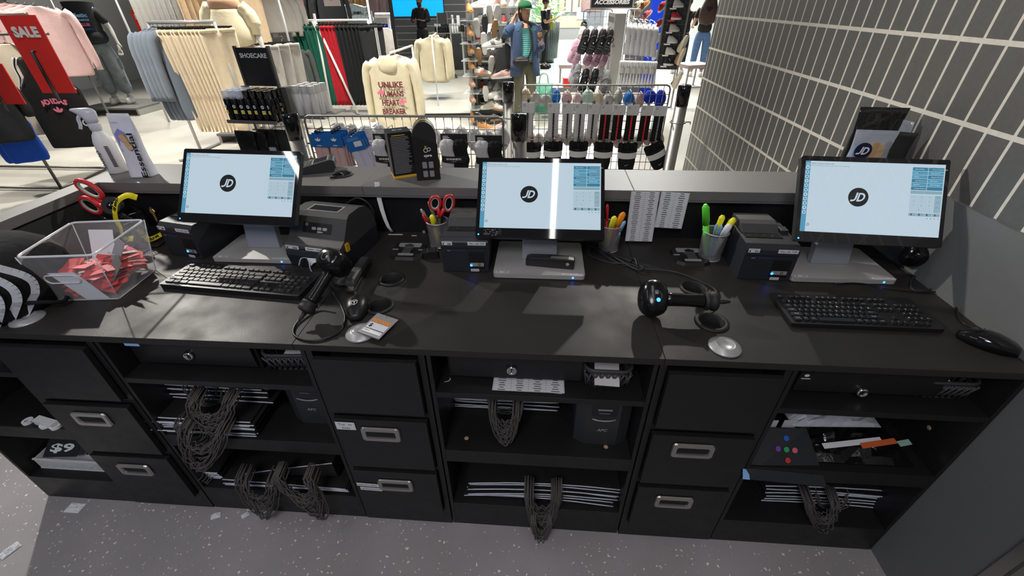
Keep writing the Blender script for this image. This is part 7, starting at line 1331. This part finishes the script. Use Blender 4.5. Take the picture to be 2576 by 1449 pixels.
# ---------------------------------------------------------------- mall beyond
pl = Vector((Yp(1376, 110, 14.6).x, 14.6, 0)); t = thing('round_planter', 'tall dark ribbed round planter full of leafy green plants', 'planter', pl)
part(MB().lathe([(.24, 0), (.24, .12), (.33, .12), (.36, 1.1), (.32, 1.1), (.30, 1.0)], mat('planter_grey_green', (.07, .10, .10), .5), 32), 'pot', t); mb = MB(); [mb.tube([(.335*math.cos(q), .335*math.sin(q), .14), (.365*math.cos(q), .365*math.sin(q), 1.09)], .012, 'dsteel', 5) for q in [2*PI*i/36 for i in range(36)]]; part(mb, 'ribs', t)
mb = MB(); rnd = random.Random(9); M['leaf'] = mat('bright_leaf', (.12, .42, .06), .5, noise=.4, nscale=5)
for i in range(260):
    a, e, r_ = rnd.uniform(0, 2*PI), rnd.uniform(.1, 1.4), rnd.uniform(.3, .75); c = Vector((r_*math.cos(a)*math.cos(e), r_*math.sin(a)*math.cos(e), 1.05+r_*math.sin(e)*.95)); d = Vector((math.cos(a), math.sin(a), rnd.uniform(-.3, .8))).normalized(); sd = d.cross(Vector((0, 0, 1))).normalized()*.045; mb.add([c, c+d*.08+sd, c+d*.19, c+d*.08-sd], [(0, 1, 2, 3)], 'leaf')
part(mb, 'foliage', t)
t = thing('kiosk', 'far shop front with pink goods and dark frames across the mall', 'shop front', (Yp(1420, 60, 24).x, 24, 0)); part(MB().box((-1.6, 0, 0), (1.9, .3, 4), 'farwall'), 'front_wall', t); part(MB().box((-1.4, -.02, .5), (.9, 0, 1.0), 'wood'), 'wood_base', t); part(MB().box((-1.6, -.1, 0), (1.9, 0, .45), 'ledge'), 'plinth', t)
for i in range(16): part(MB().box((-1.3+.33*(i % 8), -.06, 1.15+.7*(i//8)), (-1.05+.33*(i % 8), 0, 1.65+.7*(i//8)), mat('far_pink', (.55, .25, .20), .7) if i % 3 else mat('far_tan', (.40, .22, .14), .7)), 'goods_block', t)
part(MB().box((.55, -.1, .85), (1.05, -.08, 1.35), 'ltblue'), 'poster', t, label='light blue poster'); part(MB().cyl((0, 0, 0), .16, .02, 'blkg', 20, T(.95, -.12, .62) @ Rx(PI/2)), 'round_sign', t)
struct(MB().box((-12, 24.3, 0), (18, 24.5, 5), 'litwall').build('wall_far'))
# ================================================================ PEOPLE AND MANNEQUINS
def skin(nodes, edges, m, name, parent, root, sub=2, branch=.6):
    bm = bmesh.new(); L = bm.verts.layers.skin.verify(); V = {}
    for k, (p, r) in nodes.items(): v = bm.verts.new(p); v[L].radius = (r, r) if not isinstance(r, tuple) else r; v[L].use_root = (k == root); V[k] = v
    for a, b in edges: bm.edges.new((V[a], V[b]))
    me = bpy.data.meshes.new(name); bm.to_mesh(me); bm.free(); me.materials.append(M[m] if isinstance(m, str) else m); o = bpy.data.objects.new(name, me); COL.objects.link(o); o.parent = parent
    s = o.modifiers.new('skin', 'SKIN'); s.use_smooth_shade = True; s.branch_smoothing = branch; u = o.modifiers.new('sub', 'SUBSURF'); u.levels = u.render_levels = sub; return o
def figure(name, lab, cat, loc, rz, sk, arms, shirt, trou, shoe_m, sc=1, legs=None, sleeve=1, fig=1.0, hair=None, shirt_hem=.88, waistr=.13, headturn=0, head=True, loose=1.0, trl=1.0):
    t = thing(name, lab, cat, loc, rz); t.scale = (sc, sc, sc)
    J = dict(pel=((0, 0, .93), .115), wai=((0, 0, 1.06), .105), che=((0, -.01, 1.25), .125), upc=((0, 0, 1.37), .095), nek=((0, .012, 1.45), .050), jaw=((math.sin(headturn)*.015, -.018, 1.515), .062), hed=((0, .0, 1.585), .080), top=((0, .008, 1.645), .060))
    E = [('pel', 'wai'), ('wai', 'che'), ('che', 'upc'), ('upc', 'nek')]+([('nek', 'jaw'), ('jaw', 'hed'), ('hed', 'top')] if head else [])
    if not head: [J.pop(k) for k in ('jaw', 'hed', 'top')]
    lg = legs or {}
    for s, sx in (('l', 1), ('r', -1)):
        k_, a_, t_ = lg.get(s, ((sx*.105, -.01, .50), (sx*.115, .02, .10), (sx*.135, -.12, .03)))
        J.update({s+'hi': ((sx*.095, 0, .86), .088), s+'kn': (k_, .058), s+'an': (a_, .040), s+'to': (t_, .032)}); E += [('pel', s+'hi'), (s+'hi', s+'kn'), (s+'kn', s+'an'), (s+'an', s+'to')]
        el, wr, hd = arms[s]; sh = (sx*.175, 0, 1.38); J.update({s+'sh': (sh, .055), s+'el': (el, .040), s+'wr': (wr, .026), s+'pa': (hd, (.034, .018))}); E += [('upc', s+'sh'), (s+'sh', s+'el'), (s+'el', s+'wr'), (s+'wr', s+'pa')]
        d = (Vector(hd)-Vector(wr)).normalized(); sd = d.cross(Vector((0, .6, 1))).normalized()
        for f in range(4):
            b0_ = Vector(hd)+d*.035+sd*(.012*(f-1.5)*1.5); c_ = Vector((0, -.012, -.004)); b1_ = b0_+d*(.030+.004*(f in (1, 2))); b2_ = b1_+d*.022+c_
            for q_, pt, rr_ in ((0, b0_, .0095), (1, b1_, .0085), (2, b2_, .007)): J['%sf%d%d' % (s, f, q_)] = (tuple(pt), rr_)
            E += [(s+'pa', '%sf%d0' % (s, f)), ('%sf%d0' % (s, f), '%sf%d1' % (s, f)), ('%sf%d1' % (s, f), '%sf%d2' % (s, f))]
        tb = Vector(wr)+d*.03+sd*.032; J[s+'th'] = (tuple(tb), .010); J[s+'t2'] = (tuple(tb+d*.03+sd*.010), .008); E += [(s+'wr', s+'th'), (s+'th', s+'t2')]
    skin(J, E, sk, 'body', t, 'pel')
    P = {k: Vector(v[0]) for k, v in J.items()}
    if shirt:
        n = dict(a=(tuple(P['pel']+Vector((0, 0, shirt_hem-.93))), .165*loose), b=(tuple(P['wai']), .150*loose), c=(tuple(P['che']), .155*loose), d=(tuple(P['upc']+Vector((0, 0, -.01))), .105), e=(tuple(P['nek']+Vector((0, .004, -.035))), .062)); e = [('a', 'b'), ('b', 'c'), ('c', 'd'), ('d', 'e')]
        for s in 'lr': n[s+'s'] = (tuple(P[s+'sh']), .072); n[s+'x'] = (tuple(P[s+'sh'].lerp(P[s+'el'], min(1, sleeve))), .062*(1.0 if sleeve < 1 else .95)); e += [('d', s+'s'), (s+'s', s+'x')]
        if sleeve > 1:
            for s in 'lr': n[s+'y'] = (tuple(P[s+'el'].lerp(P[s+'wr'], sleeve-1)), .045); e += [(s+'x', s+'y')]
        skin(n, e, shirt, 'shirt', t, 'c')
    if trou:
        n = dict(a=(tuple(P['pel']+Vector((0, 0, .06))), .135), b=(tuple(P['pel']), .145)); e = [('a', 'b')]
        for s in 'lr': n[s+'h'] = (tuple(P[s+'hi']-Vector((0, 0, .04))), .105*loose); n[s+'k'] = (tuple(P[s+'kn']), .080*loose); n[s+'a'] = (tuple(P[s+'kn'].lerp(P[s+'an'], .93*trl)), .066*loose); e += [('b', s+'h'), (s+'h', s+'k'), (s+'k', s+'a')]
        skin(n, e, trou, 'trousers', t, 'b')
    for s, sx in (('l', 1), ('r', -1)):
        a = P[s+'an']; o = part(MB().loft([[(x*.047*k, yo+0*yy, z) if False else (x*.048*k, yy*.135+yo, z) for x, yy, _ in sell(1, 1, 18, 0, .85)] for z, k, yo in ((-.095, 1, -.06), (-.06, 1.04, -.06), (-.035, .9, -.055), (-.0, .7, -.04))], shoe_m), 'shoe', t, loc=a)
    if head:
        h = Matrix.Translation((0, 0, 1.585)) @ Rz(headturn)
        part(MB().loft([[(x*.010, yy*.012-.083+.004*(z < -.01), z) for x, yy, _ in sell(1, 1, 10)] for z in (.018, -.002, -.018, -.026)], sk, True, True, h), 'nose', t)
        for sx in (-1, 1): part(MB().ball((sx*.030, -.072, .008), (.012, .006, .006), 'wink', h).ball((sx*.030, -.0775, .008), (.005, .003, .005), 'blkm', h), 'eye', t); part(MB().ball((sx*.078, .004, -.005), (.010, .016, .028), sk, h), 'ear', t)
        part(MB().ball((0, -.070, -.048), (.022, .008, .005), mat('lip_rose', (.35, .12, .10), .5), h), 'mouth', t); part(MB().box((-.044, -.080, .022), (-.018, -.076, .026), hair or 'hairg', h).box((.018, -.080, .022), (.044, -.076, .026), hair or 'hairg', h), 'eyebrows', t)
    return t
M['hairg2'] = M['hairg']
wp = Vector((Yp(1322, 200, 6.3).x-.01, 6.3, 0))
t = figure('person', 'woman in green cap, open denim shirt and teal striped top, one hand behind her neck', 'person', wp, math.radians(14), 'skin', dict(r=((-.28, -.02, 1.30), (-.155, .02, 1.50), (-.10, .05, 1.56)), l=((.235, .0, 1.12), (.20, -.22, 1.20), (.17, -.27, 1.26))), None, FB['olive'], LE['wsole'], .98, headturn=.45, loose=1.0)
M['teals'] = fab('teal_stripes', (.02, .38, .38)); nt = M['teals'].node_tree; wv = nt.nodes.new('ShaderNodeTexWave'); wv.bands_direction = 'Z'; wv.inputs['Scale'].default_value = 12; tcn = nt.nodes.new('ShaderNodeTexCoord'); mx = nt.nodes.new('ShaderNodeMix'); mx.data_type = 'RGBA'; mx.inputs[6].default_value = (.02, .30, .32, 1); mx.inputs[7].default_value = (.30, .62, .58, 1); nt.links.new(tcn.outputs['Object'], wv.inputs[0]); nt.links.new(wv.outputs[1], mx.inputs[0]); nt.links.new(mx.outputs[2], nt.nodes['Principled BSDF'].inputs['Base Color'])
skin(dict(a=((0, 0, .92), .160), b=((0, 0, 1.06), .146), c=((0, -.01, 1.22), .140), d=((0, 0, 1.34), .090), e=((0, .0, 1.40), .058)), [('a', 'b'), ('b', 'c'), ('c', 'd'), ('d', 'e')], M['teals'], 'striped_top', t, 'c')
op = lambda k, z, w_=1: [(k*.205*w_*math.cos(q), k*.165*math.sin(q)+.01, z) for q in [math.radians(-66+312*j/22) for j in range(23)]]
o = part(MB().loft([op(.36, 1.445), op(.72, 1.42), op(.92, 1.385), op(1.02, 1.30), op(1.0, 1.10), op(1.05, .92), op(1.12, .74)], FB['denim'], False, True, None, False), 'denim_shirt', t); so = o.modifiers.new('s', 'SOLIDIFY'); so.thickness = .008
part(MB().tube(spline([(-.16, 0, 1.38), (-.23, -.01, 1.34), (-.285, -.02, 1.30), (-.255, -.01, 1.36)], 4), [.075]*5+[.068]*4+[.056]*4, FB['denim'], 12), 'denim_sleeve', t); part(MB().tube(spline([(.16, 0, 1.38), (.215, 0, 1.25), (.238, 0, 1.11), (.215, -.14, 1.155)], 4), [.075]*5+[.062]*4+[.052]*4, FB['denim'], 12), 'denim_sleeve', t)
H = Matrix.Translation((0, 0, 1.585)) @ Rz(.45); M['capg'] = fab('cap_green', (.025, .13, .055))
part(MB().loft([[(x*.098*k, yy*.108*k+.008, z) for x, yy, _ in sell(1, 1, 24)] for z, k in ((.022, 1.0), (.06, .98), (.09, .82), (.112, .5), (.118, .1))], 'capg', True, True, H).loft([[(x*.088, -.07-dy, .026-dz) for x in (-1, -.6, 0, .6, 1)] for dy, dz in ((0, 0), (.05, .004), (.085, .016))], 'capg', False, True, H, False), 'cap', t)
part(MB().loft([[(x*.086*k, yy*.055*k+.050, z) for x, yy, _ in sell(1, 1, 20)] for z, k in ((.03, 1.02), (-.03, 1.0), (-.10, .80), (-.14, .5))], 'hairg', True, True, H), 'hair', t)
f = thing('waist_bag', 'black waist bag worn across the striped top of the woman in the cap', 'bag', wp+Vector((-.045, -.215, .93)), .2); part(MB().ball((0, 0, 0), (.125, .05, .075), 'blkr', None, 18, 10).box((-.09, -.048, .02), (.09, -.044, .026), 'silver'), 'pouch', f); part(MB().tube(spline([(.10, .0, .04), (.15, .03, .16), (.16, .06, .30), (.12, .08, .44)], 5), .014, 'blkr', 6), 'strap', f)
f = thing('mobile_phone', 'black mobile phone held up by the woman in the green cap', 'phone', wp+Vector((.235, -.245, 1.265))); f.rotation_euler = (.5, .55, .2); part(MB().prism(rr(.072, .150, .010), -.004, .004, 'blkg', mk((0, 0, 0), (1, 0, 0), (0, 0, 1))), 'body', f)
f = thing('tote_bag', 'long dark grey tote bag on the shoulder of the woman in the cap', 'bag', wp+Vector((-.30, .05, .0))); part(MB().loft([[(x*.15*k, yy*.06, z) for x, yy, _ in sell(1, 1, 20, 0, .6)] for z, k in ((.62, .75), (.66, .95), (.95, 1), (1.10, .7), (1.15, .3))], 'dgry'), 'bag', f); part(MB().tube([(-.03, 0, 1.12), (.05, 0, 1.38), (.10, -.02, 1.44)], .018, 'dgry', 8), 'strap', f)
# man walking behind
p = Yp(1372, 160, 13.2); t = figure('person', 'man in black t-shirt with yellow panel and dark trousers standing near the planter', 'person', (p.x-.03, 13.2, 0), math.radians(80), 'skin', dict(r=((-.22, -.02, 1.12), (-.16, -.26, 1.20), (-.14, -.33, 1.24)), l=((.22, -.02, 1.12), (.16, -.26, 1.20), (.14, -.33, 1.24))), FB['black'], FB['dblack'], LE['black'], 1.02, sleeve=.8)
part(MB().ball((0, .01, 1.60), (.092, .10, .088), 'hairg'), 'hair', t); part(MB().loft([[(.14*math.cos(q)*k, -.165-.01*math.sin(q), z) for q in (0, 1, 2.1, PI)] for z, k in ((.95, 1), (1.30, .8))], 'yel', False, False, Rz(1.2), False), 'yellow_panel', t)
# woman with long hair
p = Yp(1768, 100, 11.5); t = figure('person', 'woman seen from behind with long dark hair, black t-shirt and blue jeans', 'person', (p.x+.02, 11.6, 0), math.radians(172), 'skin', dict(r=((-.25, -.04, 1.12), (-.20, -.24, 1.10), (-.18, -.30, 1.14)), l=((.25, -.03, 1.10), (.26, -.20, 1.02), (.24, -.27, 1.00))), FB['black'], FB['jeans'], LE['white'], 1.06, sleeve=.75, loose=1.08)
part(MB().loft([[(x*k, yy*.075+.07, z) for x, yy, _ in sell(1, 1, 24)] for z, k in ((1.66, .06), (1.62, .10), (1.50, .14), (1.35, .19), (1.20, .20), (1.10, .16), (1.04, .05))], 'hairb'), 'hair', t)
p = Yp(1722, 100, 11.9); t = figure('person', 'person in dark clothes mostly hidden behind the perforated panel, holding a pole', 'person', (p.x, 12.1, 0), math.radians(150), 'skin', dict(r=((-.25, -.04, 1.12), (-.20, -.24, 1.15), (-.18, -.30, 1.18)), l=((.25, -.03, 1.10), (.20, -.22, 1.12), (.17, -.29, 1.15))), FB['dblack'], FB['dblack'], LE['white'], 1.0, sleeve=1.6)
part(MB().ball((0, .01, 1.60), (.092, .10, .088), 'hairg'), 'hair', t)
# member of staff seen only in the mirror
t = figure('person', 'bearded man in dark turban and black top, visible in the tall mirror', 'person', (-2.75, -.45, 0), math.radians(195), 'skinb', dict(r=((-.24, -.03, 1.12), (-.14, -.26, 1.12), (-.10, -.33, 1.14)), l=((.24, -.03, 1.12), (.14, -.26, 1.12), (.10, -.33, 1.14))), FB['black'], FB['dblack'], LE['black'], 1.06, sleeve=1.8)
part(MB().loft([[(x*.108*k, yy*.118*k+.005, z) for x, yy, _ in sell(1, 1, 24)] for z, k in ((1.60, .95), (1.64, 1.08), (1.70, 1.0), (1.74, .6), (1.75, .1))], mat('fabric_turban', (.01, .015, .04), .9)), 'turban', t); part(MB().loft([[(x*.062*k, yy*.05-.045, z) for x, yy, _ in sell(1, 1, 16)] for z, k in ((1.55, 1.05), (1.50, 1), (1.44, .6), (1.41, .2))], 'hairg'), 'beard', t)
t = thing('wall_screen', 'large bright blue screen on the back wall, seen in the mirror', 'screen', (-3.1, -3.19, 1.75)); part(MB().box((-.9, 0, -.55), (.9, .05, .55), 'blkp'), 'housing', t); part(MB().rect(-.87, -.52, .87, .52, mat('screen_cyan', (0, .2, .5), .3, emit=(.0, .42, .95), es=1.2), mk((0, .052, 0), (-1, 0, 0), (0, 0, 1))), 'display', t, label='glowing cyan display')
# ---------------------------------------------------------------- mannequins
M['mannq'] = mat('mannequin_white', (.50, .49, .46), .4)
def plinth(x, y, w_, d_, lab): t = thing('mannequin_plinth', lab, 'plinth', (x, y, 0)); part(MB().box((-w_/2, -d_/2, .10), (w_/2, d_/2, .13), 'ledge'), 'top', t); [part(MB().box((sx*w_/2-.02*sx-.02, -d_/2+.02, 0), (sx*w_/2-.02*sx+.02, d_/2-.02, .10), 'steel'), 'leg', t) for sx in (-1, 1)]; return t
p = Yp(322, 262, 7.3); plinth(p.x, 7.3, 1.1, .9, 'low steel plinth under the mannequin in washed cargo trousers')
t = figure('mannequin', 'white mannequin in oversized black printed t-shirt and washed grey cargo trousers', 'mannequin', (p.x-.05, 7.3, .132), math.radians(22), 'mannq', dict(r=((-.27, .03, 1.12), (-.30, -.05, .90), (-.30, -.08, .82)), l=((.27, .03, 1.12), (.31, -.04, .90), (.31, -.07, .82))), FB['dblack'], FB['wash'], LE['white'], 1.08, sleeve=.85, head=False, loose=1.38, shirt_hem=.86)
for i, (tx, m_, h_, w_) in enumerate((('Athletic', 'ltblue', .05, .30), ('WORLD FAMOUS', 'ltblue', .026, .30), ('THE CLUB', 'pinkprint', .036, .26), ('EST 2001', 'sblue', .02, .28))):
    mb = MB(); mb.text(tx, mk((0, -.232+.004*i, 1.30-.062*i), (1, 0, 0), (0, 0, 1)), h_, m_, w=w_, bold=.05); part(mb, 'printed_line', t)
for sx in (-1, 1): part(MB().box((-.055, -.02, -.08), (.055, .02, .08), FB['wash']), 'cargo_pocket', t, .01, loc=(sx*.18, -.03, .60)); part(MB().box((-.05, -.018, -.05), (.05, .018, .05), FB['wash']), 'cargo_pocket', t, .01, loc=(sx*.165, -.06, .36))
p = Yp(622, 200, 5.6); plinth(p.x+.02, 5.55, .9, .8, 'low steel plinth under the mannequin in cream sweats')
t = figure('mannequin', 'mannequin in cream cropped sweatshirt and loose cream trousers with tan midriff band', 'mannequin', (p.x+.05, 5.55, .132), math.radians(10), 'mannq', dict(r=((-.26, .03, 1.12), (-.27, -.02, .90), (-.27, -.05, .82)), l=((.27, .03, 1.12), (.32, -.04, .92), (.34, -.06, .84))), None, FB['hood'], LE['white'], 1.08, head=False, loose=1.30)
part(MB().loft([[(x*.175*k, yy*.13*k, z) for x, yy, _ in sell(1, 1, 28, 0, .85)] for z, k in ((1.36, .95), (1.40, 1.0), (1.44, 1.0), (1.47, .9))], FB['tan']), 'tan_band', t, label='tan band')
part(MB().loft([[(x*.175*k+.004*math.sin(5*j), yy*.14*k+.004*math.sin(7*j), z) for j, (x, yy, _) in enumerate(sell(1, 1, 32, 0, .85))] for z, k in ((.98, .95), (1.0, 1.28), (1.05, 1.40), (1.15, 1.36), (1.26, 1.18), (1.34, 1.0), (1.37, .95))], FB['hood']), 'gathered_sweatshirt', t)
for sx in (-1, 1): part(MB().tube(spline([(sx*.17, 0, 1.40), (sx*.235, .02, 1.32), (sx*.265, .02, 1.20), (sx*.262, .02, 1.10)], 5), [.075]*5+[.085]*6+[.06]*5, FB['hood'], 12), 'sleeve', t)
